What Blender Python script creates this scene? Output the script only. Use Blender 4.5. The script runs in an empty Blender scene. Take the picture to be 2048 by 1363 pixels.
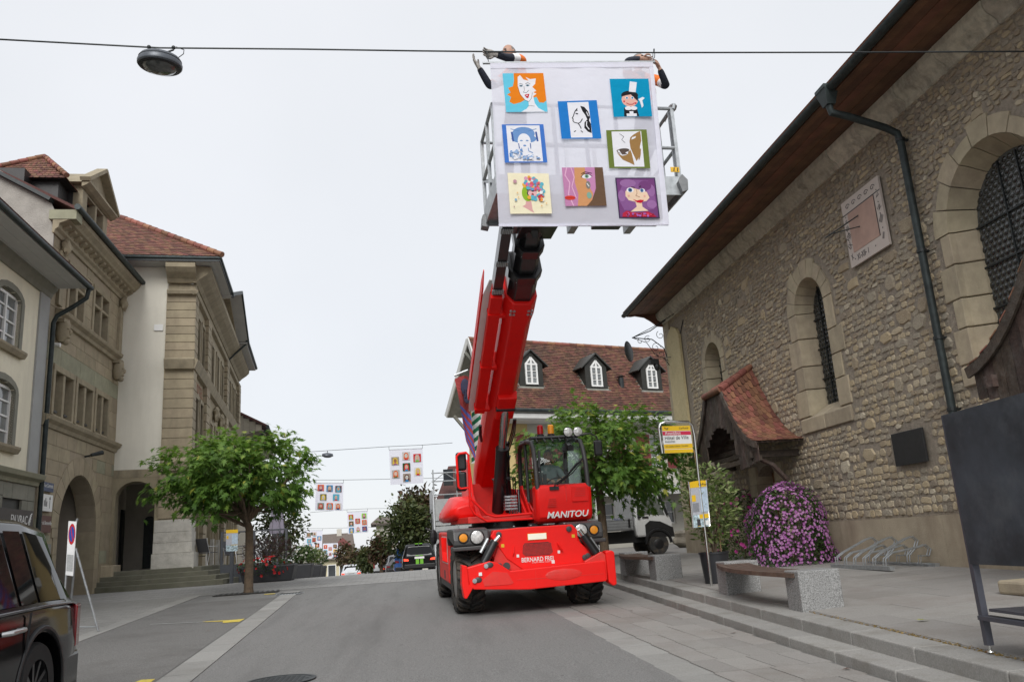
import bpy, bmesh, math, random
from mathutils import Vector, Matrix
random.seed(7)
PI = math.pi
sc = bpy.context.scene
COL = sc.collection
# ------------------------------------------------------------------ camera
CAM_Z = 1.4
RIGHT = Vector((0.99135018, -0.1152942, -0.06270618))
UPV = Vector((0.03299142, -0.24352597, 0.9693331))
FWD = Vector((0.12702907, 0.96301731, 0.2376158))
cd = bpy.data.cameras.new('camera'); cam = bpy.data.objects.new('camera', cd); COL.objects.link(cam)
cam.matrix_world = Matrix(((RIGHT.x, UPV.x, -FWD.x, 0), (RIGHT.y, UPV.y, -FWD.y, 0), (RIGHT.z, UPV.z, -FWD.z, CAM_Z), (0, 0, 0, 1)))
cd.sensor_width = 36; cd.lens = 36 * 1637 / 2048.; cd.clip_start = .05; cd.clip_end = 3000
sc.camera = cam
# ------------------------------------------------------------------ sky, sun, exposure
wd = bpy.data.worlds.new('World'); sc.world = wd; wd.use_nodes = True
nt = wd.node_tree; nt.nodes.clear()
out = nt.nodes.new('ShaderNodeOutputWorld'); bg = nt.nodes.new('ShaderNodeBackground')
sky = nt.nodes.new('ShaderNodeTexSky'); sky.sky_type = 'NISHITA'; sky.sun_disc = False
sky.sun_elevation = math.radians(40); sky.sun_rotation = math.radians(184)
sm = nt.nodes.new('ShaderNodeMix'); sm.data_type = 'RGBA'
sk = nt.nodes.new('ShaderNodeVectorMath'); sk.operation = 'SCALE'; sk.inputs['Scale'].default_value = .1
nz = nt.nodes.new('ShaderNodeTexNoise'); nz.inputs['Scale'].default_value = 2.2; nz.inputs['Detail'].default_value = 4
rp = nt.nodes.new('ShaderNodeValToRGB'); rp.color_ramp.elements[0].position = .3; rp.color_ramp.elements[1].position = .72
rp.color_ramp.elements[0].color = (.435, .446, .462, 1); rp.color_ramp.elements[1].color = (.475, .483, .5, 1)
nt.links.new(sky.outputs[0], sk.inputs[0]); nt.links.new(nz.outputs[0], rp.inputs[0])
sm.inputs[0].default_value = .93                      # a closed cloud deck in front of the clear sky
nt.links.new(sk.outputs[0], sm.inputs[6]); nt.links.new(rp.outputs[0], sm.inputs[7])
nt.links.new(sm.outputs[2], bg.inputs[0]); bg.inputs[1].default_value = 1.0
nt.links.new(bg.outputs[0], out.inputs[0])
sd = bpy.data.lights.new('sun', 'SUN'); sd.energy = 1.5; sd.angle = math.radians(34); sd.color = (1, .985, .96)
sun = bpy.data.objects.new('sun', sd); COL.objects.link(sun)
sun.rotation_euler = (math.radians(50), 0, math.radians(-12))
vs = sc.view_settings; vs.view_transform = 'Standard'; vs.look = 'None'; vs.exposure = 0.95; vs.gamma = 1; vs.use_curve_mapping = False
sc.cycles.max_bounces = 6; sc.cycles.transparent_max_bounces = 12
# ------------------------------------------------------------------ frames of the place
AS = -math.atan(77 / 1637.)
D = Vector((math.sin(AS), math.cos(AS), 0)); R = Vector((math.cos(AS), -math.sin(AS), 0))   # along and across the street
def St(u, s, z=0): return R * u + D * s + Vector((0, 0, z))
def su(p): return Vector((p.dot(R), p.dot(D), p.z))
def gz(s):
    if s < 27: return .023 * s
    if s < 32: t = (s - 27) / 5; return .023 * 27 + 5 * (.023 * t - (.061) * t * t / 2)
    z32 = .023 * 27 + 5 * (.023 - .0305)
    return z32 - .038 * (min(s, 125) - 32)
def ku(s): return 4.08 + .073 * (s - 7.6)                     # foot of the lower step
def plat(x, y):
    s = Vector((x, y, 0)).dot(D); u = Vector((x, y, 0)).dot(R)
    zk = .22 + .023 * s; zc = .625 + (y - 12.4) * .0115
    xk = (St(ku(s) + .3, s)).x
    t = max(0, min(1, (x - xk) / (8.15 - xk)))
    return zk * (1 - t) + zc * t
def ray(px, py): return RIGHT * ((px - 1024) / 1637.) + UPV * (-(py - 681.5) / 1637.) + FWD
CAMP = Vector((0, 0, CAM_Z))
def on_s(px, py, s): d = ray(px, py); return CAMP + d * (s / d.dot(D))
def on_u(px, py, u): d = ray(px, py); return CAMP + d * (u / d.dot(R))
def on_plat(px, py):
    z = .5
    for _ in range(12):
        d = ray(px, py); p = CAMP + d * ((z - CAM_Z) / d.z); z = plat(p.x, p.y)
    return p
def on_road(px, py):
    d = ray(px, py); return CAMP + d * (-CAM_Z / (d.z - .023 * d.dot(D)))
# ------------------------------------------------------------------ materials
MATS = {}
def pm(name, col, rough=.7, metal=0, var=.12, scale=3., bump=0., bscale=40., col2=None, spec=.5, rand=0., attr=False, coat=0, stain=None, spots=None, emit=0, trans=0, alpha=1, detail=5):
    if name in MATS: return MATS[name]
    m = bpy.data.materials.new(name); m.use_nodes = True; t = m.node_tree; L = t.links
    b = t.nodes['Principled BSDF']; b.inputs['Roughness'].default_value = rough; b.inputs['Metallic'].default_value = metal
    b.inputs['Specular IOR Level'].default_value = spec
    if coat: b.inputs['Coat Weight'].default_value = coat; b.inputs['Coat Roughness'].default_value = .05
    if trans: b.inputs['Transmission Weight'].default_value = trans
    if alpha < 1: b.inputs['Alpha'].default_value = alpha
    g = t.nodes.new('ShaderNodeNewGeometry')
    n = t.nodes.new('ShaderNodeTexNoise'); n.inputs['Scale'].default_value = scale; n.inputs['Detail'].default_value = detail; n.inputs['Roughness'].default_value = .62
    L.new(g.outputs['Position'], n.inputs['Vector'])
    c1 = [max(0, c * (1 - var)) for c in col]; c2 = [min(1, c * (1 + var)) for c in (col2 or col)]
    r = t.nodes.new('ShaderNodeValToRGB'); r.color_ramp.elements[0].position = .3; r.color_ramp.elements[1].position = .7
    r.color_ramp.elements[0].color = (*c1, 1); r.color_ramp.elements[1].color = (*c2, 1)
    L.new(n.outputs[0], r.inputs[0]); cur = r.outputs[0]
    if stain:                                             # (colour, scale, amount) patches of dirt and weather
        n2 = t.nodes.new('ShaderNodeTexNoise'); n2.inputs['Scale'].default_value = stain[1]; n2.inputs['Detail'].default_value = 6; n2.inputs['Roughness'].default_value = .7
        if len(stain) > 3:                                # streaks: rain on walls, wheel tracks on roads
            mp = t.nodes.new('ShaderNodeMapping'); mp.inputs['Scale'].default_value = stain[3]; L.new(g.outputs['Position'], mp.inputs['Vector']); L.new(mp.outputs[0], n2.inputs['Vector'])
        else: L.new(g.outputs['Position'], n2.inputs['Vector'])
        mr = t.nodes.new('ShaderNodeMapRange'); mr.inputs[1].default_value = .48; mr.inputs[2].default_value = .72; mr.inputs[4].default_value = stain[2]
        L.new(n2.outputs[0], mr.inputs[0]); mx = t.nodes.new('ShaderNodeMix'); mx.data_type = 'RGBA'
        L.new(mr.outputs[0], mx.inputs[0]); L.new(cur, mx.inputs[6]); mx.inputs[7].default_value = (*stain[0], 1); cur = mx.outputs[2]
    if spots:                                             # (colour, scale, threshold) scattered drips
        v2 = t.nodes.new('ShaderNodeTexVoronoi'); v2.inputs['Scale'].default_value = spots[1]; L.new(g.outputs['Position'], v2.inputs['Vector'])
        n4 = t.nodes.new('ShaderNodeTexNoise'); n4.inputs['Scale'].default_value = .35; L.new(g.outputs['Position'], n4.inputs['Vector'])
        ad = t.nodes.new('ShaderNodeMath'); ad.operation = 'SUBTRACT'; L.new(n4.outputs[0], ad.inputs[0]); L.new(v2.outputs['Distance'], ad.inputs[1])
        mr2 = t.nodes.new('ShaderNodeMapRange'); mr2.inputs[1].default_value = spots[2]; mr2.inputs[2].default_value = spots[2] + .03; mr2.inputs[4].default_value = .75; L.new(ad.outputs[0], mr2.inputs[0])
        mx2 = t.nodes.new('ShaderNodeMix'); mx2.data_type = 'RGBA'; L.new(mr2.outputs[0], mx2.inputs[0]); L.new(cur, mx2.inputs[6]); mx2.inputs[7].default_value = (*spots[0], 1); cur = mx2.outputs[2]
    if rand or attr:
        h = t.nodes.new('ShaderNodeHueSaturation'); L.new(cur, h.inputs['Color'])
        if attr: a = t.nodes.new('ShaderNodeAttribute'); a.attribute_name = 'rnd'; src = a.outputs['Fac']
        else: a = t.nodes.new('ShaderNodeObjectInfo'); src = a.outputs['Random']
        rr = rand or .3
        mv = t.nodes.new('ShaderNodeMapRange'); mv.inputs[3].default_value = 1 - rr; mv.inputs[4].default_value = 1 + rr
        L.new(src, mv.inputs[0]); L.new(mv.outputs[0], h.inputs['Value'])
        w = t.nodes.new('ShaderNodeMath'); w.operation = 'MULTIPLY'; w.inputs[1].default_value = 7.31; L.new(src, w.inputs[0])
        w2 = t.nodes.new('ShaderNodeMath'); w2.operation = 'FRACT'; L.new(w.outputs[0], w2.inputs[0])
        mh = t.nodes.new('ShaderNodeMapRange'); mh.inputs[3].default_value = .5 - rr * .06; mh.inputs[4].default_value = .5 + rr * .05
        L.new(w2.outputs[0], mh.inputs[0]); L.new(mh.outputs[0], h.inputs['Hue']); cur = h.outputs[0]
    L.new(cur, b.inputs['Base Color'])
    if emit: L.new(cur, b.inputs['Emission Color']); b.inputs['Emission Strength'].default_value = emit
    if bump:
        n3 = t.nodes.new('ShaderNodeTexNoise'); n3.inputs['Scale'].default_value = bscale; n3.inputs['Detail'].default_value = 4
        L.new(g.outputs['Position'], n3.inputs['Vector'])
        bp = t.nodes.new('ShaderNodeBump'); bp.inputs['Strength'].default_value = bump; bp.inputs['Distance'].default_value = .02
        L.new(n3.outputs[0], bp.inputs['Height']); L.new(bp.outputs[0], b.inputs['Normal'])
    MATS[name] = m; return m
def leafmat(name, cols, tr=.35, rough=.55):
    """leaf colours picked by the per-leaf attribute; thin leaves let light through"""
    m = bpy.data.materials.new(name); m.use_nodes = True; t = m.node_tree; L = t.links
    b = t.nodes['Principled BSDF']; b.inputs['Roughness'].default_value = rough
    a = t.nodes.new('ShaderNodeAttribute'); a.attribute_name = 'rnd'
    r = t.nodes.new('ShaderNodeValToRGB'); e = r.color_ramp.elements
    while len(e) < len(cols): e.new(.5)
    for i, c in enumerate(cols): e[i].position = i / (len(cols) - 1); e[i].color = (*c, 1)
    L.new(a.outputs['Fac'], r.inputs[0]); L.new(r.outputs[0], b.inputs['Base Color'])
    tl = t.nodes.new('ShaderNodeBsdfTranslucent'); L.new(r.outputs[0], tl.inputs['Color'])
    ms = t.nodes.new('ShaderNodeMixShader'); ms.inputs[0].default_value = tr
    L.new(b.outputs[0], ms.inputs[1]); L.new(tl.outputs[0], ms.inputs[2]); L.new(ms.outputs[0], t.nodes['Material Output'].inputs[0])
    MATS[name] = m; return m
# ------------------------------------------------------------------ mesh builder
class MB:
    def __init__(s): s.v = []; s.f = []; s.m = []; s.r = []; s.cur = 0; s.rv = .5
    def add(s, vs, fs, m=None):
        o = len(s.v); s.v += [tuple(v) for v in vs]
        for f in fs: s.f.append([i + o for i in f]); s.m.append(s.cur if m is None else m); s.r.append(s.rv)
        return s
    def box(s, x0, x1, y0, y1, z0, z1, m=None):
        return s.add([(x, y, z) for z in (z0, z1) for y in (y0, y1) for x in (x0, x1)],
                     [(0, 2, 3, 1), (4, 5, 7, 6), (0, 1, 5, 4), (2, 6, 7, 3), (0, 4, 6, 2), (1, 3, 7, 5)], m)
    def frustum(s, c, w0, d0, w1, d1, z0, z1, m=None, off=(0, 0)):
        a = [(c[0] + i * w0 / 2, c[1] + j * d0 / 2, z0) for j in (-1, 1) for i in (-1, 1)] + [(c[0] + off[0] + i * w1 / 2, c[1] + off[1] + j * d1 / 2, z1) for j in (-1, 1) for i in (-1, 1)]
        return s.add(a, [(0, 2, 3, 1), (4, 5, 7, 6), (0, 1, 5, 4), (2, 6, 7, 3), (0, 4, 6, 2), (1, 3, 7, 5)], m)
    def beam(s, p, q, w, h, up=(0, 0, 1), m=None):
        p = Vector(p); q = Vector(q); d = (q - p).normalized(); up = Vector(up)
        if abs(d.dot(up)) > .98: up = Vector((1, 0, 0))
        a = d.cross(up).normalized() * w / 2; b = a.cross(d).normalized() * h / 2
        vs = [p - a - b, p + a - b, p + a + b, p - a + b, q - a - b, q + a - b, q + a + b, q - a + b]
        return s.add(vs, [(3, 2, 1, 0), (4, 5, 6, 7), (0, 1, 5, 4), (1, 2, 6, 5), (2, 3, 7, 6), (3, 0, 4, 7)], m)
    def tube(s, pts, r, n=8, m=None, caps=True, closed=False):
        pts = [Vector(p) for p in pts]; k = len(pts); rr = r if isinstance(r, (list, tuple)) else [r] * k
        ref = None; vs = []
        for i, p in enumerate(pts):
            if closed: t = pts[(i + 1) % k] - pts[i - 1]
            else: t = pts[min(i + 1, k - 1)] - pts[max(i - 1, 0)]
            t = t.normalized() if t.length > 1e-9 else Vector((0, 0, 1))
            if ref is None:
                ref = Vector((0, 0, 1)) if abs(t.z) < .9 else Vector((1, 0, 0))
            a = (ref - t * ref.dot(t))
            a = a.normalized() if a.length > 1e-6 else t.orthogonal().normalized()
            ref = a; b = t.cross(a)
            for j in range(n):
                th = 2 * PI * j / n; vs.append(p + (a * math.cos(th) + b * math.sin(th)) * rr[i])
        fs = []
        for i in range(k if closed else k - 1):
            i2 = (i + 1) % k
            for j in range(n): fs.append((i * n + j, i * n + (j + 1) % n, i2 * n + (j + 1) % n, i2 * n + j))
        if caps and not closed: fs += [tuple(range(n - 1, -1, -1)), tuple((k - 1) * n + j for j in range(n))]
        return s.add(vs, fs, m)
    def cyl(s, p, q, r, r2=None, n=16, m=None): return s.tube([p, q], [r, r if r2 is None else r2], n, m)
    def lathe(s, prof, n=16, c=(0, 0, 0), ax=None, m=None, cap=True):
        """profile of (radius, height) turned about an axis through c"""
        c = Vector(c); az = Vector(ax or (0, 0, 1)).normalized(); a = az.orthogonal().normalized(); b = az.cross(a)
        vs = [c + (a * math.cos(2 * PI * j / n) + b * math.sin(2 * PI * j / n)) * r + az * h for r, h in prof for j in range(n)]
        fs = [(i * n + j, i * n + (j + 1) % n, (i + 1) * n + (j + 1) % n, (i + 1) * n + j) for i in range(len(prof) - 1) for j in range(n)]
        if cap: fs += [tuple(range(n - 1, -1, -1)), tuple((len(prof) - 1) * n + j for j in range(n))]
        return s.add(vs, fs, m)
    def ball(s, c, r, n=12, k=8, m=None, fn=None):
        r = r if isinstance(r, (list, tuple)) else (r, r, r); vs = []
        for i in range(k + 1):
            ph = PI * i / k
            for j in range(n):
                th = 2 * PI * j / n; d = Vector((math.sin(ph) * math.cos(th), math.sin(ph) * math.sin(th), math.cos(ph)))
                if fn: d = fn(d)
                vs.append((c[0] + d.x * r[0], c[1] + d.y * r[1], c[2] + d.z * r[2]))
        fs = [(i * n + j, (i + 1) * n + j, (i + 1) * n + (j + 1) % n, i * n + (j + 1) % n) for i in range(k) for j in range(n)]
        return s.add(vs, fs, m)
    def ext(s, poly, fn, d0, d1, m=None):
        """prism: polygon (a, b) mapped by fn(a, b, d)"""
        n = len(poly); ar = sum(poly[i][0] * poly[(i + 1) % n][1] - poly[(i + 1) % n][0] * poly[i][1] for i in range(n))
        vs = [fn(a, b, d0) for a, b in poly] + [fn(a, b, d1) for a, b in poly]
        return s.add(vs, [tuple(range(n - 1, -1, -1)), tuple(range(n, 2 * n))] + [(i, (i + 1) % n, n + (i + 1) % n, n + i) for i in range(n)], m)
    def loft(s, rings, closed=True, caps=True, m=None):
        n = len(rings[0]); vs = [p for r in rings for p in r]; fs = []
        for i in range(len(rings) - 1):
            for j in range(n if closed else n - 1): fs.append((i * n + j, i * n + (j + 1) % n, (i + 1) * n + (j + 1) % n, (i + 1) * n + j))
        if caps and closed: fs += [tuple(range(n - 1, -1, -1)), tuple((len(rings) - 1) * n + j for j in range(n))]
        return s.add(vs, fs, m)
    def build(s, name, mats, parent=None, smooth=None, bevel=0, seg=2, fixn=True, sub=0, loc=None, solid=0):
        me = bpy.data.meshes.new(name); me.from_pydata(s.v, [], s.f); me.update()
        if not isinstance(mats, (list, tuple)): mats = [mats]
        for m in mats: me.materials.append(m)
        me.polygons.foreach_set('material_index', s.m)
        if fixn:
            bm = bmesh.new(); bm.from_mesh(me); bmesh.ops.recalc_face_normals(bm, faces=bm.faces); bm.to_mesh(me); bm.free()
        if any(r != .5 for r in s.r):
            at = me.attributes.new('rnd', 'FLOAT', 'FACE'); at.data.foreach_set('value', s.r)
        if smooth is not None:
            me.polygons.foreach_set('use_smooth', [True] * len(s.f))
            if smooth < 180: me.set_sharp_from_angle(angle=math.radians(smooth))
        o = bpy.data.objects.new(name, me); COL.objects.link(o)
        if parent: o.parent = parent
        if loc: o.location = loc
        if solid: mo = o.modifiers.new('solid', 'SOLIDIFY'); mo.thickness = solid; mo.offset = 0
        if bevel:
            mo = o.modifiers.new('bevel', 'BEVEL'); mo.width = bevel; mo.segments = seg; mo.limit_method = 'ANGLE'; mo.angle_limit = math.radians(35)
        if sub: mo = o.modifiers.new('sub', 'SUBSURF'); mo.levels = mo.render_levels = sub
        return o
def tag(o, label=None, cat=None, group=None, kind=None):
    if label: o['label'] = label
    if cat: o['category'] = cat
    if group: o['group'] = group
    if kind: o['kind'] = kind
    return o
def thing(name, label, cat, loc=(0, 0, 0), rz=0, group=None, rx=0):
    o = bpy.data.objects.new(name, None); COL.objects.link(o); o.location = loc; o.rotation_euler = (rx, 0, rz); o.empty_display_size = .2
    return tag(o, label, cat, group)
def struct(o): o['kind'] = 'structure'; return o
def copy_tree(o, parent=None):
    c = o.copy(); COL.objects.link(c); c.parent = parent
    for ch in list(o.children): copy_tree(ch, c)
    return c
def text(name, body, mat, parent, loc, rot, size, depth=.002, align='CENTER', shear=0, sx=1, space=1, offset=0):
    cu = bpy.data.curves.new(name, 'FONT'); cu.body = body; cu.size = size; cu.extrude = depth; cu.align_x = align; cu.align_y = 'CENTER'; cu.shear = shear; cu.space_character = space; cu.offset = offset; cu.resolution_u = 3
    cu.materials.append(mat)
    o = bpy.data.objects.new(name, cu); COL.objects.link(o); o.parent = parent; o.location = loc; o.rotation_euler = rot; o.scale = (sx, 1, 1)
    return o
UNIT = {}
def unit_box(mat, bev=.0):
    """one shared cube mesh per material; alike pieces are scaled copies of it"""
    k = mat.name
    if k not in UNIT:
        b = MB(); b.box(-.5, .5, -.5, .5, -.5, .5); me = bpy.data.meshes.new('block_' + k); me.from_pydata(b.v, [], b.f); me.materials.append(mat); me.update(); UNIT[k] = me
    return UNIT[k]
def piece(name, mat, parent, x0, x1, y0, y1, z0, z1):
    o = bpy.data.objects.new(name, unit_box(mat)); COL.objects.link(o); o.parent = parent
    o.location = ((x0 + x1) / 2, (y0 + y1) / 2, (z0 + z1) / 2); o.scale = (x1 - x0, y1 - y0, z1 - z0); return o
# ------------------------------------------------------------------ facade tools: local x along the wall, y into it, z up
def arc(c, zs, r, n=10, rise=None):
    """points of an arch from right to left; rise < r gives a flatter arch"""
    k = (rise or r) / r
    return [(c + r * math.cos(PI * i / n), zs + k * r * math.sin(PI * i / n)) for i in range(n + 1)]
def wall_open(mb, x0, x1, z0, z1, ops, th=.35, y=0, m=None, rm=None):
    """wall sheet with openings (xa, xb, za, zb, rise): rise > 0 makes the top an arch inside the box; reveals th deep"""
    xs = sorted({x0, x1} | {o[0] for o in ops} | {o[1] for o in ops}); zs = sorted({z0, z1} | {o[2] for o in ops} | {o[3] for o in ops})
    xs = [x for x in xs if x0 <= x <= x1]; zs = [z for z in zs if z0 <= z <= z1]
    for i in range(len(xs) - 1):
        for j in range(len(zs) - 1):
            cx = (xs[i] + xs[i + 1]) / 2; cz = (zs[j] + zs[j + 1]) / 2
            if any(o[0] < cx < o[1] and o[2] < cz < o[3] for o in ops): continue
            mb.add([(xs[i], y, zs[j]), (xs[i + 1], y, zs[j]), (xs[i + 1], y, zs[j + 1]), (xs[i], y, zs[j + 1])], [(0, 1, 2, 3)], m)
    for o in ops:
        xa, xb, za, zb = o[:4]; rise = o[4] if len(o) > 4 else 0
        path = [(xb, za)]
        if rise:
            a = arc((xa + xb) / 2, zb - rise, (xb - xa) / 2, 12, rise); path += a
            n = len(a) - 1
            for i in range(n):
                p, q = a[i], a[i + 1]
                mb.add([(p[0], y, p[1]), (q[0], y, q[1]), (q[0], y, zb), (p[0], y, zb)], [(0, 1, 2, 3)], m)
        else: path += [(xb, zb), (xa, zb)]
        path.append((xa, za))
        for i in range(len(path)):
            p, q = path[i], path[(i + 1) % len(path)]
            mb.add([(p[0], y, p[1]), (q[0], y, q[1]), (q[0], y + th, q[1]), (p[0], y + th, p[1])], [(0, 1, 2, 3)], m if rm is None else rm)
def moulding(mb, prof, x0, x1, m=None, y=0):
    """profile of (out, z) run along the wall"""
    mb.ext([(-o, z) for o, z in prof], lambda a, b, d: (d, y + a, b), x0, x1, m)
def ashlar(root, mat, x0, x1, z0, z1, course, length, skips, proud=.012, gap=.012, y=0, name='stone', alt=None, k=0):
    """courses of cut stones, each an object of its own, cut back at the openings"""
    nz = max(1, round((z1 - z0) / course)); h = (z1 - z0) / nz
    for i in range(nz):
        za = z0 + i * h; zb = za + h
        iv = [(x0, x1)]
        for s_ in skips:
            if s_[2] < zb - .02 and s_[3] > za + .02:
                nv = []
                for a, b in iv:
                    if s_[1] <= a or s_[0] >= b: nv.append((a, b)); continue
                    if s_[0] > a: nv.append((a, s_[0]))
                    if s_[1] < b: nv.append((s_[1], b))
                iv = nv
        for a, b in iv:
            if b - a < .06: continue
            cuts = [a]; p = a + length * (random.uniform(.35, .9))
            while p < b - length * .3: cuts.append(p); p += length * random.uniform(.8, 1.25)
            cuts.append(b)
            for c0, c1 in zip(cuts, cuts[1:]):
                mm = alt if alt and random.random() < .16 else mat
                piece(name, mm, root, c0 + gap / 2, c1 - gap / 2, y - proud - random.uniform(0, .004), y + .03, za + gap / 2, zb - gap / 2)
def sash(root, name, x0, x1, z0, z1, y, cols, rows, fm, gm, fw=.05, rise=0, transom=None):
    """casement: frame with glazing bars (one part), panes as sub-parts"""
    f = MB()
    f.box(x0, x0 + fw, y - .04, y + .03, z0, z1); f.box(x1 - fw, x1, y - .04, y + .03, z0, z1)
    f.box(x0 + fw, x1 - fw, y - .038, y + .028, z0, z0 + fw); f.box(x0 + fw, x1 - fw, y - .038, y + .028, z1 - fw, z1)
    xs = [x0 + (x1 - x0) * i / cols for i in range(cols + 1)]; zs = [z0 + (z1 - z0) * i / rows for i in range(rows + 1)]
    for x in xs[1:-1]: f.box(x - fw * .55, x + fw * .55, y - .05, y + .03, z0 + fw, z1 - fw)
    for z in zs[1:-1]: f.box(x0 + fw, x1 - fw, y - .03, y + .02, z - fw * .3, z + fw * .3)
    o = f.build(name, fm, root)
    for i in range(cols):
        for j in range(rows):
            p = piece('pane', gm, o, xs[i] + fw * .3, xs[i + 1] - fw * .3, y + .003, y + .012, zs[j] + .012, zs[j + 1] - .012)
            p.rotation_euler = (random.uniform(-.006, .006), 0, random.uniform(-.006, .006))
    return o
# ------------------------------------------------------------------ palette
ASPH = pm('asphalt', (.19, .187, .181), .9, 0, .42, 70, .5, 200, detail=3, stain=((.13, .127, .123), 1.5, .75, (1, .14, 1)), spots=((.07, .068, .065), 3.1, .5))
ASPH2 = pm('asphalt_parking', (.155, .151, .144), .9, 0, .45, 60, .5, 180, detail=3, stain=((.1, .095, .088), 1.1, .7), spots=((.06, .058, .055), 2.6, .5))
GRAN = pm('granite_slab', (.27, .265, .25), .8, 0, .16, 60, .25, 150, rand=.10, stain=((.17, .16, .145), 1.3, .5))
GRAN2 = pm('granite_pavement', (.25, .238, .222), .82, 0, .18, 70, .25, 160, rand=.09, stain=((.17, .145, .125), 1.1, .6))
KERB = pm('granite_kerb', (.27, .262, .245), .8, 0, .22, 75, .3, 150, rand=.08, stain=((.15, .135, .11), 2.2, .6))
SPECK = pm('speckled_granite', (.13, .13, .128), .65, 0, .6, 85, .15, 120, col2=(.25, .25, .245))
YELP = pm('yellow_paint', (.62, .48, .06), .7, 0, .2, 30, stain=((.2, .18, .12), 14, .7))
WHP = pm('worn_white_paint', (.36, .36, .35), .8, 0, .2, 30, stain=((.15, .145, .14), 10, .8))
SETT = pm('sett_pavement', (.27, .265, .255), .8, 0, .15, 8, .5, 26, stain=((.2, .19, .175), .5, .5))
GLASS = pm('dark_glass', (.035, .04, .045), .06, 0, .3, .6, spec=.8)
GLASSL = pm('pale_glass', (.16, .17, .17), .07, 0, .4, .9, spec=.8)
BLACK = pm('black_plastic', (.012, .012, .013), .45, 0, .2, 8)
STEEL = pm('galvanised_steel', (.42, .44, .45), .42, .75, .2, 14)
CHROME = pm('polished_steel', (.62, .62, .6), .2, 1, .08, 5)
DARKM = pm('dark_iron', (.028, .032, .033), .5, .4, .3, 10)
COPPER = pm('weathered_gutter', (.03, .04, .04), .55, .3, .4, 6)
WHITE = pm('white_paint', (.74, .74, .72), .5, 0, .04, 4)
def setts(m, w, h, k):
    """narrow joints of small setts, too fine to build one by one"""
    t = m.node_tree; L = t.links; bs_ = t.nodes['Principled BSDF']; old = bs_.inputs['Base Color'].links[0].from_socket; g = t.nodes.new('ShaderNodeNewGeometry'); br = t.nodes.new('ShaderNodeTexBrick'); L.new(g.outputs['Position'], br.inputs['Vector'])
    br.inputs['Scale'].default_value = 1; br.inputs['Brick Width'].default_value = w; br.inputs['Row Height'].default_value = h; br.inputs['Mortar Size'].default_value = .007; br.inputs['Mortar Smooth'].default_value = .3
    br.inputs['Color1'].default_value = (1.06, 1.06, 1.06, 1); br.inputs['Color2'].default_value = (.9, .9, .9, 1); br.inputs['Mortar'].default_value = (k, k, k, 1)
    mx = t.nodes.new('ShaderNodeMix'); mx.data_type = 'RGBA'; mx.blend_type = 'MULTIPLY'; mx.inputs[0].default_value = 1; L.new(old, mx.inputs[6]); L.new(br.outputs[0], mx.inputs[7]); L.new(mx.outputs[2], bs_.inputs['Base Color']); return m
setts(SETT, .34, .26, .45)
PAVL = setts(pm('sett_sidewalk', (.25, .245, .232), .82, 0, .18, 40, .4, 60, stain=((.17, .16, .145), 1.0, .55)), .22, .14, .6)
# ------------------------------------------------------------------ ground
def sheet(name, us_, ss_, off, mat, jitter=0, zf=None):
    b = MB(); vs = []
    for s_ in ss_:
        a, c = us_(s_) if callable(us_) else us_
        n = 8
        for i in range(n + 1):
            u = a + (c - a) * i / n; vs.append(St(u, s_, gz(s_) + off))
    n = 8
    b.add(vs, [(j * (n + 1) + i, j * (n + 1) + i + 1, (j + 1) * (n + 1) + i + 1, (j + 1) * (n + 1) + i) for j in range(len(ss_) - 1) for i in range(n)])
    return struct(b.build(name, mat, smooth=30))
far = [-25, 0, 10, 20, 25] + [27 + .5 * i for i in range(11)] + [36, 45, 60, 90, 125, 200, 400, 900]
sheet('ground', (-400, 400), far, -.012, pm('far_ground', (.12, .115, .105), .9, 0, .2, .3))
sheet('road', (-7.5, 4.9), [-8, 0, 5, 10, 15, 20, 23.4], 0, ASPH)
sheet('parking_bay', (-4.62, -2.27), [-2, 4, 10, 16, 21.0], .005, ASPH2)
sheet('pavement', (-8.75, -4.62), [-4, 2, 8, 14, 20, 23.4], .006, PAVL)
plaza = sheet('square', (-9.5, 9.8), [23.4] + [25, 26, 27] + [27 + .5 * i for i in range(1, 11)] + [40, 60, 90, 124], .005, SETT)
lane = MB()
for i, s0 in enumerate([24 + .35 * k for k in range(18)]): pass
# stone strip between the carriageway and the parking bay: slabs laid end to end
strip = struct(bpy.data.objects.new('gutter_strip', None)); COL.objects.link(strip)
def slab_us(root, u0, u1, s0, s1, zf, th, mat, name='slab', g=.012, top=0):
    b = MB(); q = [(u0 + g, s0 + g), (u1 - g, s0 + g), (u1 - g, s1 - g), (u0 + g, s1 - g)]
    lo = []; hi = []
    for u, s_ in q:
        z = zf(u, s_) + top; lo.append(St(u, s_, z - th)); hi.append(St(u, s_, z))
    b.add(lo + hi, [(3, 2, 1, 0), (4, 5, 6, 7), (0, 1, 5, 4), (1, 2, 6, 5), (2, 3, 7, 6), (3, 0, 4, 7)])
    return b.build(name, mat, root, fixn=False)
s_ = 3.0
while s_ < 22.4:
    l = random.uniform(.55, .95)
    slab_us(strip, -2.26, -1.86, s_, min(s_ + l, 22.5), lambda u, s: gz(s), .05, GRAN, top=.011 + random.uniform(-.001, .001)); s_ += l
edge = struct(bpy.data.objects.new('pavement_edge', None)); COL.objects.link(edge)
s_ = 3.0
while s_ < 23.2:
    l = random.uniform(.8, 1.2)
    slab_us(edge, -4.78, -4.46, s_, min(s_ + l, 23.3), lambda u, s: gz(s), .05, GRAN, top=.013 + random.uniform(-.001, .001)); s_ += l
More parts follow.
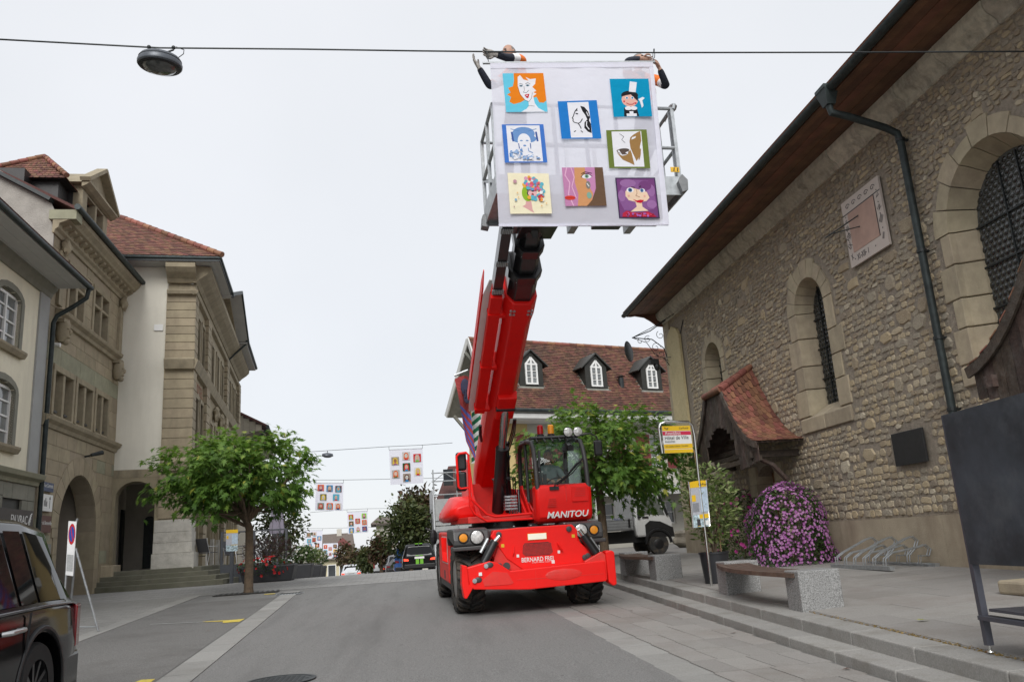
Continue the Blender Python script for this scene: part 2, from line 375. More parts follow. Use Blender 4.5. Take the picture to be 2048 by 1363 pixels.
# slab margin on the church side, its dished gutter and the two steps
zr = lambda u, s: gz(s)
margin = struct(bpy.data.objects.new('slab_margin', None)); COL.objects.link(margin)
s_ = 4.2; row = 0
while s_ < 17.4:
    l = .62; u0 = 2.56 + .05 * (s_ - 6.9) * .6
    slab_us(margin, u0, u0 + .36, s_, s_ + l, zr, .05, GRAN, 'gutter_stone', .004, top=.002 + random.uniform(-.002, .001))
    a = u0 + .36; w = (ku(s_ + l / 2) - a)
    cuts = [a] + sorted(a + w * (k + random.uniform(-.12, .12)) / 4 for k in range(1, 4)) + [ku(s_)]
    for c0, c1 in zip(cuts, cuts[1:]):
        o_ = random.uniform(0, .3); slab_us(margin, c0, c1, s_ , s_ + l, zr, .05, GRAN2, 'slab', .004, top=.009 + random.uniform(-.002, .002))
    s_ += l; row += 1
for name, du, off, label in (('lower_step', 0, .10, ''), ('upper_step', .30, .22, '')):
    root = struct(bpy.data.objects.new(name, None)); COL.objects.link(root); s_ = 3.2
    while s_ < 24.5:
        l = random.uniform(.95, 1.15); b = MB(); w = .34
        q = [(ku(s_) + du, s_ + .005), (ku(s_) + du + w, s_ + .005), (ku(s_ + l) + du + w, s_ + l - .005), (ku(s_ + l) + du, s_ + l - .005)]
        lo = [St(u, s, gz(s) - .05) for u, s in q]; hi = [St(u, s, .023 * s + off) for u, s in q]
        b.add(lo + hi, [(3, 2, 1, 0), (4, 5, 6, 7), (0, 1, 5, 4), (1, 2, 6, 5), (2, 3, 7, 6), (3, 0, 4, 7)])
        b.build('kerb_stone', KERB, root, bevel=.012, seg=2); s_ += l
# raised forecourt of the church, paved with slabs
fc = MB(); ys = [2 + i for i in range(36)]; vs = []
for y in ys:
    s0 = y; xk = St(ku(s0) + .62, s0).x - .0
    for i in range(9):
        x = xk + (11.5 - xk) * i / 8; vs.append((x, y, plat(x, y) - .006))
fc.add(vs, [(j * 9 + i, j * 9 + i + 1, (j + 1) * 9 + i + 1, (j + 1) * 9 + i) for j in range(len(ys) - 1) for i in range(8)])
for j in range(len(ys) - 1):
    p, q = vs[j * 9], vs[(j + 1) * 9]; fc.add([p, q, (q[0], q[1], q[2] - .6), (p[0], p[1], p[2] - .6)], [(0, 1, 2, 3)])
fc = struct(fc.build('forecourt', GRAN2, smooth=30))
y = 3.4; row = 0
while y < 17.6:
    h = .62; xk = St(ku(y) + .645, y).x
    x = xk - random.uniform(0, .0); first = True
    while x < 8.1:
        w = random.uniform(.75, 1.2) if not first else random.uniform(.4, 1.0); first = False
        x1 = min(8.14, x + w); b = MB(); g = .002
        q = [(x + g, y + g), (x1 - g, y + g), (x1 - g, y + h - g), (x + g, y + h - g)]; dz = random.uniform(-.0008, .0008)
        b.add([(a, c, plat(a, c) - .04) for a, c in q] + [(a, c, plat(a, c) + dz) for a, c in q], [(4, 5, 6, 7), (0, 1, 5, 4), (1, 2, 6, 5), (2, 3, 7, 6), (3, 0, 4, 7)])
        b.build('slab', GRAN2, fc, fixn=False); x = x1
    y += h
# weeds in the joint behind the top step
wb = MB()
for i in range(420):
    s_ = random.triangular(4.2, 9.2, 6.4); u = ku(s_) + .63 + random.gauss(0, .012); p = St(u, s_, .023 * s_ + .222); h = random.uniform(.006, .022); a = random.uniform(0, 6.3); w = .012
    wb.rv = random.random(); dx, dy = math.cos(a) * w, math.sin(a) * w
    wb.add([p + Vector((-dx, -dy, 0)), p + Vector((dx, dy, 0)), p + Vector((dx * 1.5 + random.uniform(-.02, .02), dy * 1.5, h))], [(0, 1, 2)])
tag(wb.build('moss', leafmat('dry_moss', [(.2, .12, .03), (.3, .2, .06), (.18, .14, .05)], .2), fixn=False), 'dry yellow moss growing in the joint behind the top step', 'moss', kind='stuff')
# painted bay marks and small iron covers
def paint(name, pts, mat, off=.011):
    b = MB(); n = len(pts); b.add([St(u, s, gz(s) + off) for u, s in pts], [tuple(range(n))]); return struct(b.build(name, mat))
paint('bay_line', [(-3.95, 16.2), (-2.95, 15.83), (-2.95, 15.9), (-3.95, 16.27)], WHP)
paint('bay_corner', [(-3.0, 15.86), (-2.62, 15.72), (-2.58, 15.42), (-2.3, 15.42), (-2.28, 15.9), (-2.5, 15.86), (-3.0, 15.95)], YELP)
paint('bay_corner', [(-2.5, 9.55), (-2.3, 9.5), (-2.3, 9.75), (-2.45, 9.78)], YELP)
paint('bay_corner', [(-2.72, 22.0), (-2.45, 22.0), (-2.45, 22.25), (-2.72, 22.25)], YELP)
mh = MB(); c = St(-.93, 8.98, gz(8.98)); mh.lathe([(.34, 0), (.34, .012), (.3, .012), (.3, .009), (.02, .009)], 28, c)
for k in range(-5, 6):
    for j in range(-5, 6):
        if k * k + j * j < 26: mh.box(c.x + k * .05 - .017, c.x + k * .05 + .017, c.y + j * .05 - .017, c.y + j * .05 + .017, c.z, c.z + .0125)
tag(mh.build('manhole_cover', DARKM), 'round cast iron manhole cover in the asphalt at the front', 'manhole cover')
gr = thing('drain_grate', 'small slotted iron drain grate at the end of the stone strip', 'drain grate', St(-2.05, 21.7, gz(21.7) + .012), -AS * -1)
for k in range(8): piece('bar', DARKM, gr, -.25 + k * .07, -.225 + k * .07, -.28, .28, 0, .012)
piece('frame', STEEL, gr, -.3, .3, -.33, .33, -.008, .003)
# ------------------------------------------------------------------ church (local x = -world y, y into the wall, z up)
def stonemat(name, single):
    """rubble: each stone takes its own colour, from grey-brown to pale ochre, plus grain"""
    m = pm(name, (.36, .3, .215), .88, 0, .3, 8, .9, 45); t = m.node_tree; L = t.links; bs_ = t.nodes['Principled BSDF']; old = bs_.inputs['Base Color'].links[0].from_socket
    if single: i = t.nodes.new('ShaderNodeObjectInfo'); sep = t.nodes.new('ShaderNodeSeparateColor'); L.new(i.outputs['Color'], sep.inputs[0]); src = sep.outputs[0]
    else: i = t.nodes.new('ShaderNodeAttribute'); i.attribute_name = 'rnd'; src = i.outputs['Fac']
    r = t.nodes.new('ShaderNodeValToRGB'); e = r.color_ramp.elements; cols = [(.19, .165, .135), (.28, .225, .165), (.35, .275, .175), (.32, .29, .235), (.47, .37, .225), (.53, .44, .3), (.58, .52, .4)]
    while len(e) < len(cols): e.new(.5)
    for k, c in enumerate(cols): e[k].position = k / (len(cols) - 1); e[k].color = (*c, 1)
    L.new(src, r.inputs[0]); mx = t.nodes.new('ShaderNodeMix'); mx.data_type = 'RGBA'; mx.inputs[0].default_value = .68; L.new(old, mx.inputs[6]); L.new(r.outputs[0], mx.inputs[7]); L.new(mx.outputs[2], bs_.inputs['Base Color']); return m
STN = stonemat('rubble_stone', False); STN1 = stonemat('rubble_stone_single', True)
def tone(z): return min(.99, max(.01, random.gauss(.56 - .045 * max(0, z - 3.2), .23)))
MORT = pm('mortar', (.30, .255, .2), .95, 0, .25, 14, 1.0, 60, stain=((.21, .18, .15), .6, .6))
CUT = pm('dressed_stone', (.4, .34, .235), .8, 0, .14, 5, .35, 70, rand=.1, stain=((.24, .2, .15), 2.6, .65, (1, 1, .3)))
CORN = pm('cornice_stone', (.5, .46, .37), .8, 0, .2, 9, .35, 60, rand=.14, stain=((.14, .125, .105), 3.2, .8, (1, 1, .3)))
PLIN = pm('plinth_render', (.37, .31, .225), .85, 0, .14, 2.4, .35, 40, stain=((.22, .17, .12), 1.8, .75, (1, 1, .35)))
SOFF = pm('soffit_boards', (.13, .062, .033), .6, 0, .4, 2.5, .3, 30, rand=.25)
OLDW = pm('weathered_timber', (.05, .033, .024), .75, 0, .45, 12, .5, 40, rand=.35, stain=((.13, .115, .1), 5, .6))
TILE = pm('clay_tile', (.215, .09, .056), .75, 0, .2, 20, .3, 60, rand=.36, stain=((.14, .07, .045), 6, .5))
LEAD = pm('lead_came', (.1, .105, .1), .5, .3, .2, 12)
ROUND = pm('bottle_glass', (.018, .02, .02), .16, 0, .5, 6, spec=.8)
ch = thing('church', 'long church wall of rubble stone with arched leaded windows and wide brown eaves', 'church', (8.15, 0, 0), -PI / 2)
Y0, Y1 = 24.46, 3.0
cx = lambda y: -y
WIN = []                                     # centre y, half opening, glass half width, spring z, sill z
WIN.append(dict(c=15.19, a=.60, b=.49, zs=5.66, z0=3.5, w=.4))
WIN.append(dict(c=9.7, a=1.0, b=.82, zs=5.48, z0=3.5, w=.3))
WIN.append(dict(c=20.72, a=.56, b=.45, zs=5.72, z0=3.9, w=.28))
blocks = [(-13.40, -12.04, 5.78, 7.14), (-13.06, -12.08, 2.16, 2.82), (-24.26, -22.7, 2.6, 7.6)]
DEP = .31
# core wall with openings, from the plinth to the cornice
w = MB(); ops = [(cx(o['c']) - o['a'] - .12, cx(o['c']) + o['a'] + .12, o['z0'] - .1, o['zs'] + o['a'] + .12, o['a'] + .12) for o in WIN]
ops.append((cx(18.9) - .0, cx(17.75), .6, 2.75, .5))
wall_open(w, cx(Y0), cx(Y1), .2, 8.0, ops, .9)
w.box(cx(Y0), cx(Y1), .9, 1.0, .2, 8.0)
w.add([(cx(Y0), 0, .2), (cx(Y0), 9, .2), (cx(Y0), 9, 8.0), (cx(Y0), 0, 8.0)], [(0, 1, 2, 3)])
w.build('wall', MORT, ch)
def blocked(x0, x1, z0, z1):
    for o in WIN:
        c = cx(o['c']); r = o['a'] + o['w'] * .9
        if x1 > c - r and x0 < c + r and z1 > o['z0'] - .34 and z0 < o['zs']: return True
        for px, pz in ((x0, z0), (x1, z0), (x0, z1), (x1, z1), ((x0 + x1) / 2, z0)):
            if pz > o['zs'] - .2 and (px - c) ** 2 + (pz - o['zs']) ** 2 < (r + .02) ** 2: return True
    for b in blocks:
        if x1 > b[0] and x0 < b[1] and z1 > b[2] and z0 < b[3]: return True
    if x1 > cx(19.35) and x0 < cx(17.35) and z0 < 2.95: return True
    return x0 < cx(Y0) + .1
def stone_ring(n, rnd):
    a0 = random.uniform(0, 6.3); r = []
    for i in range(n):
        a = 2 * PI * i / n + random.uniform(-.18, .18); c, s_ = math.cos(a), math.sin(a)
        k = (abs(c) ** 4.5 + abs(s_) ** 4.5) ** (-1 / 4.5) * random.uniform(.84, 1.04); r.append((c * k * .5, s_ * k * .5))
    return r
def add_stone(b, x, z, wd, ht, h, tilt=0):
    rg = stone_ring(random.choice((6, 7, 8)), 0); n = len(rg); ca, sa = math.cos(tilt), math.sin(tilt)
    f = lambda p, k, yy: (x + (p[0] * wd * ca - p[1] * ht * sa) * k, yy, z + (p[0] * wd * sa + p[1] * ht * ca) * k)
    k = random.uniform(.78, .9)
    vs = [f(p, 1, .01) for p in rg] + [f(p, k, -h * random.uniform(.8, 1)) for p in rg] + [(x + random.uniform(-.1, .1) * wd, -h * random.uniform(.9, 1.1), z + random.uniform(-.1, .1) * ht)]
    b.rv = tone(z)
    b.add(vs, [(i, (i + 1) % n, n + (i + 1) % n, n + i) for i in range(n)] + [(n + i, n + (i + 1) % n, 2 * n) for i in range(n)])
stones = []
z = 1.42
while z < 7.78:
    rough = z > 5.3
    rh = random.uniform(.07, .12) if rough else random.uniform(.095, .155)
    x = cx(Y0) + .1
    while x < cx(5.2):
        far_ = x < -19
        wd = random.uniform(.09, .24) if not rough else random.uniform(.08, .23)
        if random.random() < .07: wd *= 1.7
        hh = rh * random.uniform(.85, 1.08); zz = z + rh / 2 + random.gauss(0, .012)
        gap = random.uniform(.006, .018) if not rough else random.uniform(.008, .03)
        if not blocked(x, x + wd, zz - hh / 2, zz + hh / 2): stones.append((x + wd / 2, zz, wd - gap * .5, hh - gap * .4, random.uniform(.012, .026) if not rough else random.uniform(.012, .03), random.gauss(0, .05 if not rough else .16)))
        x += wd
    z += rh
for k in range(110):                          # large single stones bedded among the rubble
    x = random.uniform(-22.5, -6); zz = random.uniform(1.9, 7.2); wd = random.uniform(.22, .5); ht = random.uniform(.15, .3)
    if not blocked(x - wd / 2, x + wd / 2, zz - ht / 2, zz + ht / 2):
        stones = [s_ for s_ in stones if abs(s_[0] - x) > (s_[2] * .3 + wd) * .5 or abs(s_[1] - zz) > (s_[3] * .3 + ht) * .5]; stones.append((x, zz, wd, ht, .03, random.gauss(0, .05)))
def seen(s_):
    d = (Vector((8.15, -s_[0], s_[1])) - CAMP); c = d.dot(FWD)
    if c < 1: return 0
    px = 1024 + 1637 * d.dot(RIGHT) / c; py = 681.5 - 1637 * d.dot(UPV) / c
    if not (0 < px < 2048 and 0 < py < 1363): return 0
    if 1890 < px and py > 800: return 0
    return s_[2] * s_[3] / c ** 2 * d.normalized().x
stones.sort(key=seen, reverse=True)
proto = []
for k in range(12):
    b = MB(); add_stone(b, 0, 0, 1, 1, 1); b.rv = .5; b.r = [.5] * len(b.r); o = b.build('proto', STN1); proto.append(o.data); bpy.data.objects.remove(o)
for s_ in stones[:300]:
    o = bpy.data.objects.new('stone', random.choice(proto)); COL.objects.link(o); o.parent = ch
    o.location = (s_[0], 0, s_[1]); o.scale = (s_[2], s_[4], s_[3]); o.rotation_euler = (0, s_[5], 0); q_ = tone(s_[1]); o.color = (q_, q_, q_, 1)
b = MB()
for s_ in stones[300:]: add_stone(b, *s_)
tag(b.build('rubble', STN, ch, fixn=False, smooth=35), kind='stuff')
# window surrounds: jamb blocks and arch stones, deeply splayed
def splay(o, w_): a, bb = o['a'], o['b']; return [(a + w_, -.03), (a, -.03), (a - .02, .06), (bb + .02, DEP), (bb, DEP + .12), (a + w_, DEP + .12)]
for wi, o in enumerate(WIN):
    c = cx(o['c'])
    for sgn in (-1, 1):
        zc = o['z0']; alt_ = 0
        while zc < o['zs'] - .05:
            h = min(random.uniform(.42, .6), o['zs'] - zc)
            if o['zs'] - zc - h < .2: h = o['zs'] - zc
            w_ = o['w'] * (.8 if alt_ % 2 else 1.25) * random.uniform(.88, 1.12); alt_ += 1
            b = MB(); b.ext([(sgn * r, yy) for r, yy in splay(o, w_)], lambda a, bb, d: (c + a, bb, d), zc + .009, zc + h - .009)
            b.build('jamb_stone', CUT, ch, bevel=.01, seg=1); zc += h
    nv = 9
    for k in range(nv):
        t0 = PI * k / nv + .009; t1 = PI * (k + 1) / nv - .009; b = MB(); sec = splay(o, o['w'] * .9 * random.uniform(.75, 1.3)); rings = []
        for i in range(4):
            t = t0 + (t1 - t0) * i / 3; rings.append([(c + r * math.cos(t), yy, o['zs'] + r * math.sin(t)) for r, yy in sec])
        b.loft(rings); b.build('arch_stone', CUT, ch, smooth=25)
    # sloping sill in blocks
    n = 2
    for k in range(n):
        xa = c - o['a'] - o['w'] + 2 * (o['a'] + o['w']) * k / n + .004; xb = c - o['a'] - o['w'] + 2 * (o['a'] + o['w']) * (k + 1) / n - .004
        b = MB(); b.ext([(-.05, o['z0'] - .32), (-.05, o['z0'] - .04), (DEP, o['z0'] + .2), (DEP + .1, o['z0'] + .2), (DEP + .1, o['z0'] - .32)], lambda a, bb, d: (d, a, bb), xa, xb)
        b.build('sill_stone', CUT, ch, bevel=.012, seg=1)
    # leaded glass: came panel, roundels, iron bars
    b = MB(); bb = o['b'] + .04; zb = o['z0'] + .12; pts = [(c + bb, zb)] + arc(c, o['zs'], bb, 16) + [(c - bb, zb)]
    b.ext(pts, lambda a, q, d: (a, d, q), DEP + .04, DEP + .07); win = b.build('leaded_window', LEAD, ch)
    b = MB(); dm = .105; row = 0; z = zb + .05
    while z < o['zs'] + bb:
        x = c - bb + (.0 if row % 2 else dm / 2)
        while x < c + bb:
            inside = abs(x - c) < bb - .04 and (z < o['zs'] or (x - c) ** 2 + (z - o['zs']) ** 2 < (bb - .05) ** 2)
            if inside:
                tx, tz = random.uniform(-.25, .25), random.uniform(-.25, .25); n = 8; vs = [(x + .046 * math.cos(2 * PI * i / n), DEP + .033 + .046 * (tx * math.cos(2 * PI * i / n) + tz * math.sin(2 * PI * i / n)) * .25, z + .046 * math.sin(2 * PI * i / n)) for i in range(n)]
                vs += [(x + .02 * math.cos(2 * PI * i / n), DEP + .022, z + .02 * math.sin(2 * PI * i / n)) for i in range(n)]
                b.add(vs, [(i, (i + 1) % n, n + (i + 1) % n, n + i) for i in range(n)] + [tuple(range(n, 2 * n))])
            x += dm
        z += dm * .87; row += 1
    tag(b.build('roundels', ROUND, win, smooth=60), kind='stuff')
    for k in range(1, 5):
        zz = zb + k * .62
        if zz < o['zs'] + .1: piece('iron_bar', DARKM, win, c - bb, c + bb, DEP + .0, DEP + .025, zz - .014, zz + .014)
    for xx in ((-.18, .18) if bb > .5 else (0,)): piece('iron_bar', DARKM, win, c + xx - .01, c + xx + .01, DEP - .002, DEP + .02, zb, o['zs'] + bb * .9)
# plinth slabs, cornice stones, corner stones
x = cx(Y0) + .01
while x < cx(4.2):
    l = random.uniform(1.35, 1.75); x1 = x + l
    if not (x1 > cx(19.3) and x < cx(17.4)): piece('plinth_slab', PLIN, ch, x, x1 - .008, -.07 - random.uniform(0, .006), .02, .3, 1.385 + random.uniform(-.006, .006))
    x = x1
x = cx(Y0) - .05
while x < cx(3.2):
    l = random.uniform(.95, 1.35); b = MB(); jj = random.uniform(-.008, .008)
    moulding(b, [(0, 7.78), (.05, 7.80), (.06, 7.86), (.1, 7.9), (.2, 7.97), (.235, 8.06), (.24, 8.17), (0, 8.17)], x + .004, x + l - .004, y=jj); b.build('cornice_stone', CORN, ch, bevel=.012, seg=1); x += l
zz = .7; k = 0
while zz < 7.7:
    h = random.uniform(.38, .6); l = .78 if k % 2 else .5
    piece('corner_stone', CUT, ch, cx(Y0) - .045, cx(Y0) + l * random.uniform(.85, 1.1), -.05 - random.uniform(0, .015), .25, zz, min(zz + h - .012, 7.76)); zz += h; k += 1
# eaves: soffit boards, fascia, gutter; tiled roof above
for k in range(7):
    piece('soffit_board', SOFF, ch, cx(Y0 + .1), cx(2.6), -1.12 + k * .155, -1.12 + k * .155 + .149, 8.165 + .004 * (k % 2), 8.20)
b = MB(); b.box(cx(Y0 + .12), cx(2.6), -1.17, -1.12, 8.12, 8.3); b.build('fascia', SOFF, ch)
b = MB(); gp = [(-1.24 + .085 * math.cos(PI + PI * i / 8), 8.2 + .085 * math.sin(PI + PI * i / 8)) for i in range(9)]
b.ext(gp, lambda a, q, d: (d, a, q), cx(Y0 + .2), cx(2.6)); b.build('gutter', COPPER, ch, smooth=30)
b = MB(); b.add([(cx(Y0 + .2), -1.25, 8.27), (cx(2.6), -1.25, 8.27), (cx(2.6), 4.5, 12.6), (cx(Y0 + .2), 4.5, 12.6)], [(0, 1, 2, 3)]); b.add([(cx(Y0 + .2), -1.2, 8.22), (cx(Y0 + .2), 4.5, 12.5), (cx(Y0 + .2), 4.5, 8.2), (cx(Y0 + .2), .9, 8.2)], [(0, 1, 2, 3)])
b.build('roof', pm('roof_tile_mass', (.25, .1, .06), .8, 0, .3, 12, .5, 20), ch, solid=.06)
# scrolled end board of the eaves at the far corner
b = MB(); b.ext([(-1.2, 8.28), (-1.2, 8.14), (-1.05, 8.12), (-.9, 8.14), (-.6, 8.08), (-.4, 7.95), (-.2, 7.78), (0, 7.76), (0, 8.3)], lambda a, q, d: (d, a, q), cx(Y0 + .14), cx(Y0 + .06)); b.build('end_board', SOFF, ch)
# rain pipe with hopper, swan neck and clips
b = MB(); yp = 11.24; xx = cx(yp)
b.frustum((xx - .02, -1.24), .16, .14, .3, .24, 7.92, 8.18); b.box(xx - .17, xx + .13, -1.37, -1.11, 8.18, 8.24)
rp_ = b.build('rain_hopper', COPPER, ch)
b = MB(); b.tube([(xx - .02, -1.24, 7.93), (xx - .02, -1.22, 7.8), (xx + .0, -.95, 7.72), (xx + .0, -.35, 7.52), (xx, -.16, 7.42), (xx, -.13, 7.25), (xx, -.13, .75)], .06, 12); b.build('rain_pipe', COPPER, ch, smooth=40)
for zz in (7.3, 5.4, 4.0, 2.9): b = MB(); b.lathe([(.075, -.025), (.075, .025)], 12, (xx, -.13, zz)); b.box(xx - .02, xx + .02, -.08, .01, zz - .015, zz + .015); b.build('pipe_clip', DARKM, ch)
# pale board panel by the corner
b = MB(); b.box(cx(24.16), cx(22.98), -.1, -.02, 2.7, 7.1); b.ext([(cx(24.16), 7.1), (cx(24.0), 7.32), (cx(23.57), 7.5), (cx(23.14), 7.32), (cx(22.98), 7.1)], lambda a, q, d: (a, d, q), -.1, -.02)
b.build('painted_panel', pm('ochre_limewash', (.52, .44, .25), .8, 0, .08, 3, .2, 60, stain=((.3, .22, .1), 14, .45)), ch)
# brown door under the porch
dr = MB(); dr.box(cx(18.85), cx(17.8), .35, .42, .6, 2.75); dr = dr.build('door', pm('door_oak', (.2, .085, .03), .5, 0, .3, 3, .2, 40), ch)
for k in range(3):
    for j in range(2): piece('door_panel', MATS['door_oak'], dr, cx(18.75) + j * .47, cx(18.75) + .4 + j * .47, .325, .36, .8 + k * .65, 1.3 + k * .65)
for yy in (19.0, 17.6):
    zz = .66
    for k in range(5): piece('door_stone', CUT, ch, cx(yy) - .2, cx(yy) + .2, -.06 - .006 * (k % 2), .4, zz, zz + .41); zz += .422
# ------------------------------------------------------------------ porch canopies against the church
def porch(label, yc, X0, full=True, yr=None):
    t = thing('porch_canopy', label, 'canopy', (0, 0, 0)); hw, ht = 2.12, .55; zE, zT, zP = 3.08, 4.44, 5.05; XW = 8.12
    yP = yc
    cur = lambda k: k ** .62                                     # bell-cast slope
    def surf(side, a, k):
        """a: 0 at the front verge .. 1 at the wall, k: 0 at the eave .. 1 at the top"""
        x = X0 + (XW - X0) * a; z1 = zT + (zP - zT) * a; y1 = yc + side * ht * (1 - a); y0 = yc + side * hw
        q = k ** 1.0; y = y0 + (y1 - y0) * q; z = zE + (z1 - zE) * (.82 * q ** 2 + .18 * q)
        return Vector((x, y, z))
    sides = (-1, 1)
    for side in sides:
        b = MB(); n = 10; vs = [surf(side, i / 4, k / n) for k in range(n + 1) for i in range(5)]
        b.add(vs, [(k * 5 + i, k * 5 + i + 1, (k + 1) * 5 + i + 1, (k + 1) * 5 + i) for k in range(n) for i in range(4)])
        b.build('roof_deck', OLDW, t, solid=.03)
        rows = 15
        if 'tile' not in UNIT:
            tb = MB(); W, Lh, T = .5, .5, .5; tb.ext([(-.5, .5), (-.5, -.2), (-.28, -.5), (.28, -.5), (.5, -.2), (.5, .5)], lambda a, q, d: (a, q, d), -.5, .5)
            o_ = tb.build('proto', TILE); UNIT['tile'] = o_.data; bpy.data.objects.remove(o_)
        cnt = 9 if full else 8
        for r in range(rows):
            k = (r + .5) / rows
            for i in range(cnt + (r % 2)):
                a = (i + .5 - (r % 2) * .5) / cnt; a = min(max(a, .03), .97)
                p = surf(side, a, k); e = surf(side, a, k + .02) - surf(side, a, k - .02); e.normalize()
                f = (surf(side, a + .02, k) - surf(side, a - .02, k)).normalized(); nrm = f.cross(e).normalized()
                if nrm.z < 0: nrm = -nrm
                f = e.cross(nrm)
                o_ = bpy.data.objects.new('tile', UNIT['tile']); COL.objects.link(o_); o_.parent = t
                ln = (surf(side, a, 1) - surf(side, a, 0)).length / rows * 1.5; wd = (XW - X0) / cnt * .97
                m = Matrix((f, (e + nrm * -.16).normalized(), nrm)).transposed().to_4x4(); m.translation = p + nrm * (.035 + random.uniform(0, .006))
                o_.matrix_local = m @ Matrix.Diagonal((wd, ln, .016, 1))
    # hip ridge tiles from the wall peak to the front corners, and along the front edge
    for side in sides:
        for k in range(5):
            A = surf(side, 1 - k / 5, 1) + Vector((0, 0, .05)); B = surf(side, 1 - (k + 1.08) / 5, 1) + Vector((0, 0, .05)); b = MB(); b.cyl(A, B, .07, .085, 10); b.build('ridge_tile', TILE, t, smooth=40)
    for k in range(3):
        ya = yc - ht + 2 * ht * k / 3; b = MB(); b.cyl((X0, ya, zT + .06), (X0, ya + 2 * ht / 3 * 1.05, zT + .06), .08, .08, 10); b.build('ridge_tile', TILE, t, smooth=40)
    b = MB(); b.add([(XW, yc, zP), (X0, yc - ht, zT), (X0, yc + ht, zT)], [(0, 1, 2)]); b.build('hip_face', TILE, t, solid=.03)
    # boarded gable with an arched mouth
    nb = 24; ra = .98; za = 2.72
    for k in range(nb):
        y0 = yc - hw + .05 + (2 * hw - .1) * k / nb; y1 = y0 + (2 * hw - .1) / nb - .008; ym = (y0 + y1) / 2; q = abs(ym - yc)
        if q < ht: top = zT - .02
        else: kk = (hw - q) / (hw - ht); top = zE + (zT - zE) * (.82 * kk ** 2 + .18 * kk) - .03
        bot = za + .95 * math.sqrt(max(0, 1 - (q / ra) ** 2)) if q < ra else za - .02 - .1 * min(1, (hw - q))
        if bot < top - .03: piece('board', OLDW, t, X0 + .02 + random.uniform(0, .008), X0 + .05, y0, y1, bot + random.uniform(-.012, .012), top)
    for side in sides:                                            # verge boards following the curve
        pts = [surf(side, 0, k / 8) + Vector((-.02, 0, -.05)) for k in range(9)]; b = MB()
        for p, q in zip(pts, pts[1:]): b.beam(p, q, .035, .13)
        b.build('verge_board', OLDW, t)
        ya = yc + side * 1.75
        b = MB(); b.beam((X0 - .05, ya, 2.86), (8.15, ya, 2.86), .13, .14); b.build('bracket_beam', OLDW, t)
        b = MB(); b.tube([(X0 + .12, ya, 2.8), (X0 + .45, ya, 2.62), (7.95, ya, 2.15), (8.14, ya, 1.95)], [.05, .06, .06, .055], 6); b.build('strut', OLDW, t)
    b = MB(); b.beam((X0 + .12, yc - 1.9, 2.78), (X0 + .12, yc + 1.9, 2.78), .1, .1); b.build('tie_beam', OLDW, t)
    for k in range(8):
        zz = 2.9 + k * .15; b = MB(); hw_ = math.sqrt(max(.02, 1 - ((zz - 2.72) / 1.3) ** 2)) * 1.1; piece('ceiling_slat', OLDW, t, X0 + .25 + k * .1, X0 + .3 + k * .1, yc - hw_, yc + hw_, zz, zz + .1)
    return t
porch('timber porch canopy with curved red tile roof over the church side door', 18.35, 7.1)
porch('part of a timber porch canopy with red tiles above the blackboard', 6.9, 6.74, False)
# ------------------------------------------------------------------ sundial, plaque, lamp bracket
DP = pm('sundial_plaster', (.56, .49, .44), .8, 0, .06, 4, stain=((.4, .33, .28), 4, .3)); DPK = pm('sundial_field', (.47, .31, .25), .8, 0, .08, 5, stain=((.38, .26, .22), 6, .4)); INK = pm('faded_ink', (.06, .06, .065), .8, 0, .3, 9)
sdl = thing('sundial', 'square painted sundial with pink field and roman numerals high on the church', 'sundial', (8.15, -0, 0), -PI / 2)
x0, x1, z0, z1 = -13.34, -12.1, 5.84, 7.09
b = MB(); b.box(x0, x1, -.07, -.03, z0, z1); b.build('plate', DP, sdl)
b = MB(); b.box(x0 + .17, x1 - .2, -.078, -.07, z0 + .24, z1 - .27); b.build('field', DPK, sdl)
b = MB(); b.box(x0 + .0, x1 - .0, -.074, -.0705, z1 - .262, z1 - .245); b.box(x1 - .21, x1 - .2, -.0795, -.0705, z0 + .24, z1 - .27); b.build('border', INK, sdl)
for tx, ax, az, ro, sz in (('VI', .09, .86, 0, .1), ('VII', .09, .72, -.5, .15), ('VIII', .09, .56, -.6, .17), ('IX', .09, .4, -.7, .17), ('X', .1, .18, -.3, .15), ('XI', .3, .12, -.1, .15), ('XII', .46, .12, 0, .16), ('I', .62, .12, .05, .15), ('II', 1.12, .2, .4, .17), ('III', 1.14, .5, .6, .2), ('IV', 1.14, .7, .8, .15), ('V', 1.14, .92, 1.0, .15)):
    text('numeral', tx, INK, sdl, (x0 + ax, -.074, z0 + az), (PI / 2, ro, 0), sz, .001, sx=.7)
for ax, az in ((.18, .12), (.38, .12), (.54, .12), (.85, .12), (1.14, .34), (1.14, .6), (1.14, .81), (1.14, 1.03), (.09, .64), (.09, .95)):
    b = MB(); b.lathe([(.012, 0), (.012, .004)], 8, (x0 + ax, -.071, z0 + az), (0, -1, 0)); b.build('dot', INK, sdl)
for k in range(5):
    b = MB(); cxx = x0 + .2 + k * .21; b.tube([(cxx + .07 * math.cos(t * .5) * (1 - t / 20), -.073, z1 - .13 + .05 * math.sin(t * .5) * (1 - t / 20)) for t in range(14)], .006, 4); b.build('scroll', INK, sdl)
b = MB(); b.tube([(x0 + .5, -.07, z1 - .42), (x0 + .12, -.55, z0 + .55)], .012, 6); b.tube([(x0 + .5, -.07, z0 + .62), (x0 + .16, -.5, z0 + .6)], .01, 6); b.build('gnomon', DARKM, sdl)
b = MB(); b.box(-13.01, -12.14, -.08, -.04, 2.22, 2.76)
tag(b.build('plaque', pm('slate_plaque', (.02, .02, .021), .5, 0, .3, 20), bevel=.006), 'plain black rectangular plaque on the church wall', 'plaque'); bpy.data.objects['plaque'].location = (8.15, 0, 0); bpy.data.objects['plaque'].rotation_euler = (0, 0, -PI / 2)
